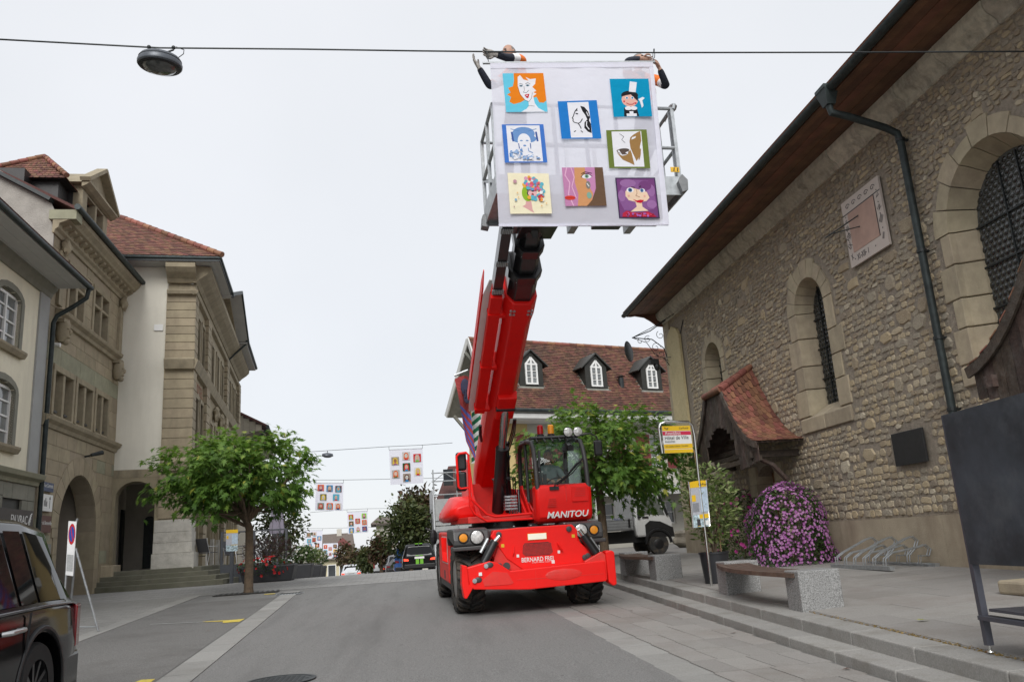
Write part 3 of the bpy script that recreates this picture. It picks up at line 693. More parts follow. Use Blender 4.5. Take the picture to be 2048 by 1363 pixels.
ib = thing('wrought_iron_bracket', 'scrolled black wrought iron bracket with oval sign and spotlight at the church corner', 'bracket', (8.15, 24.1, 6.9))
def curl(c, r, a0, a1, n=18, dec=1): return [(c[0] + r * (1 - dec * i / n * .8) * math.cos(a0 + (a1 - a0) * i / n), c[1], c[2] + r * (1 - dec * i / n * .8) * math.sin(a0 + (a1 - a0) * i / n)) for i in range(n + 1)]
b = MB(); b.tube([(0, 0, 1.0), (-.6, 0, .62), (-1.2, .0, .42)], .016, 6); b.tube([(0, -.9, .95), (-.6, -.3, .66), (-1.2, 0, .42)], .012, 6); b.tube([(0, .3, -.35), (-.15, .2, .1), (-.55, .05, .36), (-1.2, 0, .42)], .016, 6); b.tube([(-.05, .2, -.3), (-.5, .1, -.1), (-.75, .0, .25), (-1.15, 0, .4)], .012, 6)
b.tube([(-.03, 0, -.6), (-.25, 0, -.25), (-.05, -.3, -.3), (-.03, -1.0, .15), (-.03, -1.5, .55)], .014, 6)
for c_, r_, a0, a1 in (((-.45, .05, .1), .16, 0, 8), ((-.7, .02, .36), .12, 1, 9), ((-.25, .1, .5), .14, 2, 9), ((-.3, .1, -.1), .15, 3, 10), ((-.95, 0, .3), .1, 1, 8)): b.tube(curl(c_, r_, a0, a1), .009, 5)
b.build('scrollwork', DARKM, ib, smooth=60)
b = MB(); b.lathe([(.001, -.015), (.27, -.015), (.29, 0), (.27, .015), (.001, .015)], 24, (-1.36, -.05, -.02), (.75, -.65, .05)); o = b.build('oval_sign', DARKM, ib, smooth=40); o.scale = (1, 1, 1.15)
b = MB(); b.box(-.72, -.45, -.1, .1, -.45, -.3); b.ball((-.5, 0, -.52), (.1, .1, .14), 8, 6); b.build('spotlight', DARKM, ib)
# ------------------------------------------------------------------ left side of the street
RZ = PI / 2 - AS
SAND = pm('sandstone', (.315, .265, .18), .85, 0, .14, 3, .3, 50, rand=.09, stain=((.2, .165, .115), 1.8, .6, (1, 1, .22)))
SANDG = pm('green_sandstone', (.27, .265, .185), .85, 0, .14, 3, .3, 50, rand=.08)
SANDB = pm('sandstone_bed', (.3, .25, .18), .9, 0, .1, 4)
SANDM = pm('sandstone_moulding', (.3, .255, .175), .85, 0, .16, 4, .3, 50, stain=((.16, .135, .095), 2.4, .65, (1, 1, .25)))
CREAM = pm('cream_render', (.76, .71, .56), .85, 0, .05, 2, .15, 60, stain=((.55, .5, .4), 1.6, .5, (1, 1, .16)))
GREYST = pm('grey_green_stone', (.22, .215, .175), .8, 0, .12, 4, .25, 50, rand=.06)
GREYP = pm('grey_pilaster', (.33, .335, .33), .8, 0, .06, 3)
SOFG = pm('pale_soffit', (.5, .5, .49), .7, 0, .06, 3)
PLAS = pm('white_render', (.72, .69, .6), .85, 0, .04, 1.5, .12, 80, stain=((.58, .55, .47), 1.3, .5, (1, 1, .15)))
REND = pm('grey_render', (.33, .31, .28), .95, 0, .14, 3, .8, 30)
TILR = pm('roof_tile', (.15, .068, .043), .8, 0, .25, 14, .4, 40, attr=True, rand=.4, stain=((.09, .05, .04), 2.5, .55))
def tile_field(P, Q, S_, T_, nu, nv, name, root, mat, over=1.45, th=.02, skip=None, scal=True):
    """rows of plain tiles on the quad P-Q (eave) to S-T (top); one joined mass"""
    b = MB(); P, Q, S_, T_ = map(Vector, (P, Q, S_, T_)); nrm = (Q - P).cross(S_ - P).normalized()
    if nrm.z < 0: nrm = -nrm
    for r in range(nv):
        k0 = r / nv; k1 = min(1, (r + over) / nv); A = P.lerp(S_, k0); B = Q.lerp(T_, k0); A1 = P.lerp(S_, k1); B1 = Q.lerp(T_, k1)
        for i in range(nu):
            o = .5 if r % 2 else 0; a0 = (i + o) / nu; a1 = (i + o + .96) / nu
            if a1 > 1.001: continue
            lo0, lo1, hi0, hi1 = A.lerp(B, a0), A.lerp(B, a1), A1.lerp(B1, a0), A1.lerp(B1, a1)
            if skip and skip((lo0 + hi1) / 2): continue
            up = nrm * (th * 1.9 + random.uniform(0, .006)); b.rv = random.random()
            dn = (lo0 - hi0).normalized() * (lo1 - lo0).length * .22 if scal else Vector()
            m0, m1 = lo0.lerp(lo1, .28) + dn, lo0.lerp(lo1, .72) + dn
            b.add([lo0 + up, m0 + up, m1 + up, lo1 + up, hi1 + nrm * th * .6, hi0 + nrm * th * .6, lo0 + up - nrm * th, m0 + up - nrm * th, m1 + up - nrm * th, lo1 + up - nrm * th],
                  [(0, 1, 2, 3, 4, 5), (6, 7, 1, 0), (7, 8, 2, 1), (8, 9, 3, 2), (9, 4, 3), (6, 0, 5)])
    return tag(b.build(name, mat, root, fixn=False), kind='stuff')
def gutter(root, path, r=.07):
    b = MB(); b.tube(path, r, 10); return b.build('gutter', COPPER, root, smooth=50)
# ---- cream house at the left edge
cr = thing('cream_house', 'cream rendered house with white casements and grey eaves at the left edge', 'house', St(-8.7, 0, 0), RZ)
w = MB(); ops = [(20.42, 21.72, 6.8, 8.24, .2), (20.36, 21.78, 4.42, 5.96, .22), (18.2, 19.5, 6.8, 8.24, .2), (18.14, 19.56, 4.42, 5.96, .22)]
wall_open(w, 5, 22.8, 3.6, 9.2, ops, .18); w.build('wall', CREAM, cr)
w = MB(); w.box(5, 23.42, .5, 9, -.2, 9.2); w.build('core', REND, cr)
w = MB(); w.box(22.8, 23.44, -.05, .45, 3.85, 9.1); w.build('pilaster', GREYP, cr, bevel=.01)
w = MB(); w.box(5, 23.3, .05, .5, .1, 3.6); w.build('shopfront_wall', pm('shop_void', (.05, .05, .045), .6), cr)
ashlar(cr, GREYST, 21.5, 23.42, .45, 3.58, .4, .8, [(21.5, 22.62, .45, 2.9)], .03, .014)
ashlar(cr, GREYST, 14, 21.5, 2.9, 3.58, .35, 1.2, [], .03, .014)
w = MB(); moulding(w, [(0, 3.58), (.08, 3.58), (.1, 3.68), (.22, 3.74), (.26, 3.86), (0, 3.92)], 5, 23.5); w.build('shop_cornice', SANDG, cr, bevel=.008, seg=1)
for o in ops:
    f = MB(); xa, xb, za, zb, rs = o; c = (xa + xb) / 2; r = (xb - xa) / 2
    inn = [(xb, za)] + arc(c, zb - rs, r, 8, rs) + [(xa, za)]; ot = [(xb + .17, za)] + arc(c, zb - rs, r + .17, 8, rs + .16) + [(xa - .17, za)]
    for p, q, p2, q2 in zip(inn, inn[1:], ot, ot[1:]): f.add([(p[0], -.03, p[1]), (q[0], -.03, q[1]), (q2[0], -.03, q2[1]), (p2[0], -.03, p2[1]), (p[0], .1, p[1]), (q[0], .1, q[1]), (q2[0], .0, q2[1]), (p2[0], .0, p2[1])], [(0, 1, 2, 3), (0, 1, 5, 4), (2, 3, 7, 6)])
    f.build('window_surround', GREYST, cr)
    w = MB(); moulding(w, [(0, za - .16), (.1, za - .16), (.16, za - .06), (.16, za), (-.15, za + .01)], xa - .22, xb + .22); w.build('window_sill', SANDM, cr)
    sash(cr, 'casement_window', xa, xb, za, zb - rs * .35, .12, 2, 4, WHITE, GLASSL, .07)
# eaves
for k in range(6): piece('soffit_board', SOFG, cr, 5, 23.5, -.92 + k * .16, -.92 + k * .16 + .154, 9.02 + .003 * (k % 2), 9.06)
w = MB(); moulding(w, [(0, 8.72), (.06, 8.72), (.1, 8.84), (.2, 8.95), (.22, 9.02), (0, 9.02)], 5, 23.48); w.build('eaves_moulding', GREYST, cr)
w = MB(); w.box(5, 23.52, -.97, -.92, 8.98, 9.12); w.build('fascia', SOFG, cr)
gutter(cr, [(5, -1.02, 9.06), (23.62, -1.02, 9.06)], .075)
w = MB(); w.add([(5, -1.05, 9.12), (23.55, -1.05, 9.12), (23.55, 5, 13.2), (5, 5, 13.2)], [(0, 1, 2, 3)]); w.build('roof', TILR, cr, solid=.08)
w = MB(); w.tube([(23.5, -1.0, 9.0), (23.52, -.95, 8.75), (23.54, -.6, 8.5), (23.55, -.2, 8.25), (23.56, -.12, 8.05), (23.56, -.12, .6)], .062, 10); w.build('rain_pipe', COPPER, cr, smooth=40)
# shop sign and notices
sg = thing('shop_sign', 'dark brown shop sign reading EN VRAC on the cream house', 'shop sign', St(-8.7, 0, 0), RZ)
b = MB(); b.box(20.6, 22.95, -.2, -.13, 2.42, 2.92); b.build('board', pm('sign_brown', (.045, .035, .03), .5, 0, .1, 5), sg)
text('lettering', 'EN VRAC', WHITE, sg, (22.1, -.205, 2.67), (PI / 2, 0, 0), .3, .002, sx=.8)
b = MB()
for k in range(4): b.tube([(22.72 + .02 * k, -.206, 2.52 + .06 * k), (22.66 + .03 * k, -.206, 2.62 + .06 * k), (22.72 + .04 * k, -.206, 2.7 + .05 * k)], .013, 5)
b.build('leaf_emblem', WHITE, sg)
nb = thing('notice_frame', 'green framed notice case beside the shop window', 'notice case', St(-8.7, 0, 0), RZ)
b = MB(); b.box(22.55, 23.35, -.12, -.04, 1.75, 2.18); b.build('frame', pm('green_frame', (.02, .07, .05), .5), nb); piece('sheet', WHITE, nb, 22.62, 23.28, -.126, -.121, 1.8, 2.1)
# ---- sandstone house with the great arch
be = thing('sandstone_house', 'sandstone town house with a great street arch and a pedimented dormer', 'house', St(-8.7, 0, 0), RZ)
XA, XB = 23.5, 30.3
lw = [(24.15, 25.75), (25.98, 27.5), (27.75, 29.08)]; uw = [(24.75, 26.2), (27.0, 28.6)]
ops = [(a, b_, 5.62, 6.95) for a, b_ in lw] + [(a, b_, 8.6, 10.22) for a, b_ in uw] + [(25.2, 28.45, .3, 4.17, 1.62)]
w = MB(); wall_open(w, XA, XB, .2, 10.8, ops, .5); w.build('wall', SANDB, be)
w = MB(); w.box(XA, XB, 4.2, 9, .2, 10.8); w.add([(XA, 0, .2), (XA, 9, .2), (XA, 9, 11), (XA, 0, 11)], [(0, 1, 2, 3)]); w.add([(XA, .6, 4.6), (XB, .6, 4.6), (XB, 9, 4.6), (XA, 9, 4.6)], [(0, 1, 2, 3)]); w.build('core', PLAS if False else pm('passage_render', (.3, .265, .22), .9, 0, .08, 2), be)
aw = 2.15; ac = 26.825
for nm_, xx in (('passage_wall', 28.46), ('passage_wall', 25.12)): piece(nm_, MATS['passage_render'], be, xx, xx + .08, .5, 4.2, .3, 4.6)
skip = [(a - .1, b_ + .1, 5.5, 7.05) for a, b_ in lw] + [(a - .1, b_ + .1, 8.5, 10.35) for a, b_ in uw] + [(XA, XB, 5.2, 5.55), (XA, XB, 8.28, 8.6)]
for k in range(12): zz = 2.55 + k * .18; q = math.sqrt(max(0, aw ** 2 - (zz + .09 - 2.55) ** 2)); skip.append((ac - q, ac + q, zz, zz + .18))
skip.append((ac - aw, ac + aw, .2, 2.55))
ashlar(be, SAND, XA + .02, XB - .02, .75, 5.2, .42, .85, skip, alt=SANDG)
ashlar(be, SAND, XA + .02, XB - .02, 5.55, 7.05, .5, .7, skip); ashlar(be, SANDG, XA + .02, XB - .02, 7.05, 7.55, .5, 1.6, skip); ashlar(be, SAND, XA + .02, XB - .02, 7.55, 8.28, .365, .8, skip)
ashlar(be, SAND, XA + .02, XB - .02, 8.6, 10.75, .43, .8, skip)
n = 13
for k in range(n):                                                # arch stones
    t0, t1 = PI * k / n + .004, PI * (k + 1) / n - .004; b = MB(); rings = []
    for i in range(3):
        t = t0 + (t1 - t0) * i / 2; rings.append([(ac + r * math.cos(t), yy, 2.55 + r * k2 * math.sin(t)) for r, yy, k2 in ((1.625, -.03, 1), (aw - .02, -.022, 1), (aw - .02, .1, 1), (1.625, .55, 1))])
    b.loft(rings); b.build('arch_stone', SAND, be)
for sx_ in (-1, 1):
    zz = .5
    while zz < 2.5:
        h = min(.45, 2.55 - zz); b = MB(); a0, a1 = ac + sx_ * 1.62, ac + sx_ * (aw - .02 - .25 * random.random()); b.box(min(a0, a1), max(a0, a1), -.03, .55, zz + .005, zz + h - .005); b.build('jamb_stone', SAND, be); zz += h
def twin(root, xa, xb, za, zb, cross=False):
    """stone-mullioned twin light"""
    b = MB(); m = (xa + xb) / 2; f = .09
    b.box(xa - .06, xa + f, -.045, .25, za, zb); b.box(xb - f, xb + .06, -.045, .25, za, zb); b.box(xa - .06, xb + .06, -.05, .25, zb - f, zb + .09); b.box(m - .08, m + .08, -.03, .25, za, zb - f)
    if cross: b.box(xa + f, xb - f, -.028, .22, za + (zb - za) * .62, za + (zb - za) * .62 + .1)
    b.ext([(-.06, za - .12), (-.06, za), (.25, za + .14), (.25, za - .12)], lambda a, q, d: (d, a, q), xa, xb)
    o = b.build('window_surround', SANDM, root, bevel=.012, seg=1)
    for a0, a1 in ((xa + f, m - .08), (m + .08, xb - f)):
        zr_ = [(za + .13, zb - f)] if not cross else [(za + .13, za + (zb - za) * .62), (za + (zb - za) * .62 + .1, zb - f)]
        for z0_, z1_ in zr_: piece('pane', GLASSL, o, a0, a1, .2, .21, z0_, z1_); piece('pane_frame', SANDM, o, a0, a0 + .035, .17, .2, z0_, z1_)
        piece('vent', BLACK, o, (a0 + a1) / 2 - .12, (a0 + a1) / 2 + .12, .02, .12, za + .1, za + .16)
for a, b_ in lw: twin(be, a, b_, 5.62, 6.95)
for a, b_ in uw: twin(be, a, b_, 8.62, 10.22, True)
for nm, prof, x1 in (('string_course', [(0, 5.2), (.06, 5.22), (.1, 5.32), (.2, 5.4), (.24, 5.5), (.02, 5.56), (0, 5.56)], XB), ('sill_course', [(0, 8.26), (.1, 8.28), (.13, 8.38), (.24, 8.46), (.27, 8.56), (.0, 8.62)], 29.6)):
    b = MB(); moulding(b, prof, XA + (0 if x1 == XB else .45), x1); b.build(nm, SANDM, be, bevel=.008, seg=1)
b = MB(); moulding(b, [(0, 10.62), (.06, 10.62), (.08, 10.72), (.16, 10.78), (.18, 10.9), (.42, 11.0), (.46, 11.06), (.56, 11.16), (.6, 11.28), (0, 11.3)], XA - .2, XB + .15); b.build('cornice', SANDM, be, bevel=.01, seg=1)
for k in range(15): b = MB(); xx = XA + .1 + k * .45; b.ext([(-.0, 10.8), (-.12, 10.8), (-.34, 10.92), (-.36, 11.0), (0, 11.0)], lambda a, q, d: (d, a, q), xx, xx + .2); b.build('bracket', SANDM, be, bevel=.012, seg=1)
gutter(be, [(XA - .3, -.66, 11.36), (XB + .2, -.66, 11.36)], .09)
for xx in (24.15, 29.4):                                        # carved heads under the sill course
    def headfn(d): k = 1 + .12 * math.sin(9 * d.x) * math.cos(7 * d.z) + (.22 if d.z > .45 else 0) * abs(math.sin(11 * d.x + 8 * d.z)); return d * k
    b = MB(); b.ball((xx, -.17, 7.95), (.17, .2, .34), 14, 10, fn=headfn); b.ball((xx, -.36, 7.93), (.045, .07, .09), 8, 6); b.ball((xx - .07, -.33, 8.02), (.05, .04, .03), 8, 5); b.ball((xx + .07, -.33, 8.02), (.05, .04, .03), 8, 5); b.ball((xx, -.32, 7.78), (.08, .06, .03), 8, 5); b.ball((xx, -.27, 7.66), (.09, .1, .1), 8, 6); b.box(xx - .2, xx + .2, -.26, .02, 8.2, 8.3)
    b.build('carved_head', SANDM, be, smooth=50)
for xx in (24.05, 29.75): b = MB(); b.ball((xx, -.14, 10.45), (.16, .14, .24), 10, 8, fn=lambda d: d * (1 + .25 * math.sin(8 * d.x + 6 * d.z))); b.box(xx - .16, xx + .16, -.1, .02, 8.7, 10.3); b.build('corner_pilaster', SANDM, be, smooth=40)
# party gable above the cream roof
b = MB(); b.ext([(0, 9), (9, 9), (9, 16.6), (1.6, 12.6), (.12, 11.55), (0, 11.3)], lambda a, q, d: (d, a, q), XA - .06, XA); b.build('party_wall', REND, be)
b = MB(); b.beam((XA - .1, .1, 11.62), (XA - .1, 9, 16.7), .3, .1); b.build('party_coping', DARKM, be)
b = MB(); b.box(XA - .22, XA + .25, -.62, .1, 11.02, 11.3); b.build('kneeler', SANDG, be)
b = MB(); b.add([(XA, -.6, 11.4), (XB, -.6, 11.4), (XB, 3.5, 13.6), (XA, 3.5, 13.6)], [(0, 1, 2, 3)]); b.build('roof', TILR, be, solid=.08)
# stone dormer
dm_ = MB(); X0_, X1_ = 25.55, 28.0; zt = 13.1
dm_.box(X0_, X0_ + .42, .02, 1.4, 11.4, zt); dm_.box(X1_ - .42, X1_, .02, 1.4, 11.4, zt); dm_.box(X0_ + .42, X1_ - .42, .02, 1.2, 11.4, 11.85); dm_.box(X0_ + .42, X1_ - .42, .025, 1.2, 12.9, zt); dm_.box(26.7, 26.85, .0, .4, 11.85, 12.9)
dm_.ext([(X0_ - .25, zt), (X1_ + .25, zt), ((X0_ + X1_) / 2, zt + .95)], lambda a, q, d: (a, d, q), -.02, 1.4)
d1 = dm_.build('dormer', SANDM, be, bevel=.01, seg=1)
dm_ = MB(); moulding(dm_, [(0, zt - .14), (.1, zt - .1), (.24, zt), (.24, zt + .07), (0, zt + .07)], X0_ - .22, X1_ + .22); mid = (X0_ + X1_) / 2
dm_.beam((X0_ - .3, -.12, zt + .08), (mid, -.12, zt + 1.08), .32, .12); dm_.beam((X1_ + .3, -.12, zt + .08), (mid, -.12, zt + 1.08), .32, .12); dm_.build('pediment', SANDM, d1)
piece('pane', GLASS, d1, X0_ + .42, 26.7, .28, .3, 11.85, 12.9); piece('pane', GLASS, d1, 26.85, X1_ - .42, .28, .3, 11.85, 12.9)
dm_ = MB(); dm_.box(X0_ - .03, X0_ - .005, .3, 3.2, 11.5, zt + .1); dm_.box(24.2, X0_, 1.2, 3, 11.5, 13.0); dm_.build('dormer_cheek', pm('dark_sheet', (.03, .028, .028), .5, .3, .2, 5), d1)
# small hipped roof on top
b = MB(); b.add([(24.55, .2, 12.84), (27.5, .2, 12.84), (27.5, 2.9, 12.84), (24.55, 2.9, 12.84), (25.75, 1.35, 14.05), (25.95, 1.35, 14.05)], [(0, 1, 2, 3), (0, 1, 5, 4), (1, 2, 5), (2, 3, 4, 5), (3, 0, 4)]); b.build('hip_deck', DARKM, be)
hx = [(24.0, 1.0), (27.2, 1.0), (27.2, 3.6), (24.0, 3.6)]; ap = (25.75, 1.3, 14.1)
b = MB(); b.box(24.75, 27.3, .45, 2.6, 11.5, 12.9); b.build('attic', MATS['dark_sheet'], be)
tile_field((24.55, .2, 12.85), (24.55, 2.9, 12.85), ap, (25.75, 1.5, 14.1), 15, 11, 'hip_tiles', be, TILR)
tile_field((27.5, .2, 12.85), (24.55, .2, 12.85), (25.95, 1.3, 14.1), ap, 18, 11, 'hip_tiles', be, TILR)
for A, B in (((24.5, .15, 12.87), ap), ((24.5, 2.95, 12.87), ap), ((27.5, .2, 12.87), (25.95, 1.3, 14.15))):
    A, B = Vector(A), Vector(B)
    for k in range(9): b = MB(); b.cyl(A.lerp(B, k / 9) + Vector((0, 0, .06)), A.lerp(B, (k + 1.06) / 9) + Vector((0, 0, .06)), .085, .07, 8); b.build('ridge_tile', TILE, be, smooth=50)
# plates and case at the arch
for nm, lab, z0_, z1_, mt, tx, tm in (('street_name_plate', 'small blue street name plate on the pipe side of the arch', 3.5, 3.74, pm('plate_blue', (.03, .05, .12), .4), 'Rue Centrale', WHITE), ('direction_plate', 'white direction plate with small symbols beside the arch', 2.98, 3.42, WHITE, None, None), ('museum_plate', 'brown plate with white lettering beside the arch', 2.42, 2.86, pm('plate_brown', (.1, .035, .025), .45), 'ur de Benneville', WHITE)):
    t = thing(nm, lab, 'sign plate', St(-8.7, 0, 0), RZ); b = MB(); b.box(23.72, 24.5, -.09, -.06, z0_, z1_); b.build('plate', mt, t)
    if tx: text('lettering', tx, tm, t, (24.12, -.093, (z0_ + z1_) / 2 + .03), (PI / 2, 0, 0), .15, .001, sx=.8)
    else:
        b = MB(); b.box(24.28, 24.3, -.094, -.091, 3.06, 3.34); b.ext([(24.24, 3.3), (24.34, 3.3), (24.29, 3.38)], lambda a, q, d: (a, d, q), -.094, -.091)
        for xx, h in ((23.9, .16), (23.98, .22), (24.06, .14)): b.box(xx, xx + .04, -.094, -.091, 3.1, 3.1 + h)
        b.build('symbols', BLACK, t)
t = thing('display_case', 'narrow glazed display case on the wall left of the arch', 'display case', St(-8.7, 0, 0), RZ); b = MB(); b.box(23.85, 24.5, -.14, -.04, .95, 2.2); b.build('case', SANDM, t); piece('pane', GLASSL, t, 23.92, 24.43, -.15, -.141, 1.02, 2.12); piece('sheet', WHITE, t, 24.0, 24.35, -.156, -.151, 1.1, 1.5)
t = thing('wall_spotlight', 'small metal spotlight on the sandstone wall above the arch', 'wall light', St(-8.7, 0, 0), RZ); b = MB(); b.cyl((27.0, -.03, 4.75), (27.0, -.3, 4.8), .03, .03, 8); b.cyl((26.9, -.25, 4.78), (27.15, -.5, 4.88), .05, .07, 10); b.build('lamp', DARKM, t)
t = thing('wall_camera', 'tiny white camera on the upper sandstone wall', 'camera', St(-8.7, 0, 0), RZ); b = MB(); b.cyl((23.95, 0, 7.55), (23.95, -.2, 7.52), .05, .06, 8); b.build('body', WHITE, t)
# ---- hotel
AH = math.radians(-6.4); P0 = St(-6.3, 30.2, 0)
ho = thing('hotel', 'hotel with rusticated sandstone front, white side wall and tiled hipped roof', 'hotel', P0, PI / 2 - AH)
# side wall facing the camera lies in the local plane x = 0 (y into the block)
w = MB(); YS = 2.75
def sidew(mb, y0, y1, z0, z1, ops, th, x=0):
    t = MB(); wall_open(t, y0, y1, z0, z1, ops, th); mb.add([(x + v[1], v[0], v[2]) for v in t.v], t.f)
sidew(w, .9, YS, 4.62, 12.1, [], .3); w.build('side_wall', PLAS, ho)
w = MB(); sidew(w, .9, YS, 1.0, 4.62, [(1.05, 2.3, 1.0, 4.22, .55)], .5, -.0); w.build('arcade_side', SAND, ho)
w = MB(); w.box(-.01, .0, .9, YS, 4.35, 4.6); w.build('arcade_band', SANDM, ho)
w = MB(); w.box(1.5, 17.8, 3.2, 9, 1, 12.1); w.box(.02, 17.8, .4, 3.2, 4.7, 12.0); w.build('core', pm('arcade_dark', (.5, .46, .4), .9, 0, .1, 2), ho)
w = MB(); w.box(.3, 17.5, .5, 3.2, 1.15, 1.26); w.build('arcade_floor', GRAN, ho)
for k in range(4):                                               # doors and arches at the back of the arcade
    xx = 1.9 + k * 3.2; piece('arcade_door', DARKM, ho, xx, xx + 1.3, 3.1, 3.19, 1.26, 3.6)
piece('arcade_back', MATS['arcade_dark'], ho, 5.5, 5.6, .6, 3.1, 1.26, 4.6)
for yy in (1.25, 1.95): b = MB(); b.box(5.42, 5.5, yy, yy + .42, 1.3, 3.1); b.ext(arc(yy + .21, 3.1, .21, 8), lambda a, q, d: (d, a, q), 5.42, 5.5); b.build('arcade_opening', DARKM, ho)
w = MB(); ops = []
for (a, b_) in ((.95, 1.75), (2.35, 3.1), (5.4, 6.2), (7.3, 8.1), (9.2, 10.0), (12.9, 13.7), (14.6, 15.4), (16.2, 17.0)):
    ops.append((a, b_, 8.62, 10.35, .3)); ops.append((a, b_, 5.2, 7.3 if a < 5 else 7.0, 0 if a < 5 else .35))
ar = [(1.2, 3.0), (5.0, 6.6), (7.0, 8.6), (9.0, 10.6), (12.6, 14.2), (14.8, 16.6)]
for a, b_ in ar: ops.append((a, b_, 1.0, 4.1, .7))
wall_open(w, 0.0, 17.8, 1.0, 11.9, ops, .4); w.build('front_wall', SAND, ho)
for o in ops[:16]:
    b = MB(); b.box(o[0], o[1], .32, .34, o[2], o[3]); f = b.build('window', WHITE, ho); piece('pane', GLASS, f, o[0] + .08, (o[0] + o[1]) / 2 - .03, .3, .315, o[2] + .08, o[3] - .1); piece('pane', GLASS, f, (o[0] + o[1]) / 2 + .03, o[1] - .08, .3, .315, o[2] + .08, o[3] - .1)
    b = MB(); b.box(o[0] - .14, o[0], -.05, .2, o[2], o[3] + .1); b.box(o[1], o[1] + .14, -.05, .2, o[2], o[3] + .1); b.box(o[0] - .14, o[1] + .14, -.055, .1, o[3], o[3] + .14); b.box(o[0] - .2, o[1] + .2, -.16, .2, o[2] - .14, o[2]); b.build('window_surround', SANDM, ho)
def rustic(x0, x1, z0, z1, n, wrap=False, out=.1):
    h = (z1 - z0) / n
    for k in range(n): piece('quoin', SAND, ho, x0, x1, -out - .004 * (k % 2), .9 if wrap else .05, z0 + k * h + .015, z0 + (k + 1) * h - .015)
b = MB(); b.box(-.08, .68, -.08, .85, 1.2, 11.3); b.build('corner_core', SANDM, ho)
rustic(-.12, .72, 2.9, 4.5, 4, True, .12); rustic(-.1, .7, 4.95, 8.1, 9, True); rustic(-.1, .7, 8.5, 10.9, 8, True)
LIME = pm('limestone', (.5, .48, .43), .8, 0, .12, 5, .5, 40, rand=.06, stain=((.3, .28, .24), 4, .6))
for z0_, z1_, e in ((1.22, 1.75, .3), (1.76, 2.1, .22), (2.11, 2.45, .2), (2.46, 2.86, .18)): piece('base_block', LIME, ho, -e + .0, .72 + e * .5, -e, .95 + e * .3, z0_, z1_)
for xx in (3.2, 10.6, 17.0): rustic(xx, xx + 1.0, 5.0, 8.1, 9, out=.16); rustic(xx, xx + 1.0, 8.5, 10.9, 8, out=.16); rustic(xx, xx + 1.0, 1.2, 4.5, 8, out=.14)
for xx in (4.2, 4.45, 6.7, 8.7, 11.7, 14.35): piece('pier', SANDM, ho, xx, xx + .18, -.1, .1, 2.3, 4.4); piece('pier_base', LIME, ho, xx - .05, xx + .25, -.14, .1, 1.2, 2.3)
for nm, prof in (('string_course', [(0, 4.5), (.12, 4.5), (.18, 4.7), (.22, 4.8), (.1, 4.95), (0, 4.95)]), ('sill_course', [(0, 8.08), (.14, 8.1), (.2, 8.25), (.26, 8.42), (.08, 8.52), (0, 8.52)]), ('architrave', [(0, 10.85), (.14, 10.88), (.18, 11.0), (.08, 11.06), (0, 11.06)]), ('cornice', [(0, 11.3), (.1, 11.3), (.2, 11.42), (.45, 11.6), (.6, 11.75), (.62, 11.9), (0, 11.95)])):
    b = MB(); moulding(b, prof, -.25, 17.9); b.ext([(-.25 - o_, z_) if True else 0 for o_, z_ in prof], lambda a, q, d: (a + .25 - .12, d, q), -.12, .88); b.build(nm, SANDM, ho)
text('lettering', 'HOTEL', pm('faded_red', (.3, .12, .07), .8), ho, (2.0, -.02, 7.7), (PI / 2, 0, 0), .55, .004, sx=.95, space=1.3)
piece('wall_notice', WHITE, ho, -.04, -.02, 1.0, 1.3, 9.55, 9.78)
for xx in (6.7, 8.7):
    b = MB(); b.ball((xx, -.12, 7.55), (.3, .16, .3), 10, 8, fn=lambda d: d * (1 + .3 * math.sin(9 * d.x + 7 * d.z))); b.build('carving', SANDM, ho, smooth=50)
# eaves and roof
for k in range(6): piece('soffit_board', SOFG, ho, -.7, 3.8, -.95 + k * .165, -.95 + k * .165 + .16, 11.95 + .003 * (k % 2), 12.0); piece('soffit_board', SOFG, ho, 11.5, 18.0, -.95 + k * .165, -.95 + k * .165 + .16, 11.95 + .003 * (k % 2), 12.0)
for k in range(4): piece('soffit_board', SOFG, ho, -.7 + k * .17, -.7 + k * .17 + .165, .05, 3.4, 11.952 + .003 * (k % 2), 12.0)
gutter(ho, [(-.72, 3.4, 12.1), (-.72, -.98, 12.1), (4.0, -.98, 12.1)], .08); gutter(ho, [(11.4, -.98, 12.1), (18.1, -.98, 12.1)], .08)
b = MB(); b.tube([(-.7, 2.3, 12.05), (-.6, 2.3, 11.8), (-.15, 2.32, 11.55), (-.08, 2.32, 11.2), (-.08, 2.5, 10.9)], .055, 8); b.build('rain_pipe', COPPER, ho, smooth=40)
piece('eaves_board', DARKM, ho, -.74, -.66, -.98, 3.6, 11.96, 12.2); piece('eaves_board', DARKM, ho, -.74, 3.8, -.98, -.92, 11.96, 12.2)
hipA = Vector((-.75, -1.0, 12.15)); hipB = Vector((3.0, 3.6, 15.9))
tile_field((-.75, -1.0, 12.15), (-.75, 6.0, 12.15), (2.6, 3.2, 14.9), (2.6, 6.0, 14.9), 38, 24, 'hip_tiles', ho, TILR)
b = MB(); b.add([(-.75, -1, 12.13), (3.6, -1, 12.13), (3.6, 3.2, 14.9), (2.6, 3.2, 14.9)], [(0, 1, 2, 3)]); b.add([(3.6, 2.2, 14.2), (11.7, 2.2, 14.2), (11.7, 3.2, 14.9), (3.6, 3.2, 14.9)], [(0, 1, 2, 3)]); b.add([(11.7, -1, 12.13), (18, -1, 12.13), (18, 3.2, 14.9), (11.7, 3.2, 14.9)], [(0, 1, 2, 3)]); b.add([(-.75, -1, 12.13), (-.75, 9, 12.13), (2.6, 9, 14.9), (2.6, 3.2, 14.9)], [(0, 1, 2, 3)]); b.build('roof', TILR, ho, solid=.05)
pts = [Vector((-.8, -1.05, 12.2)).lerp(Vector((2.6, 3.2, 14.95)), k / 16) for k in range(17)]
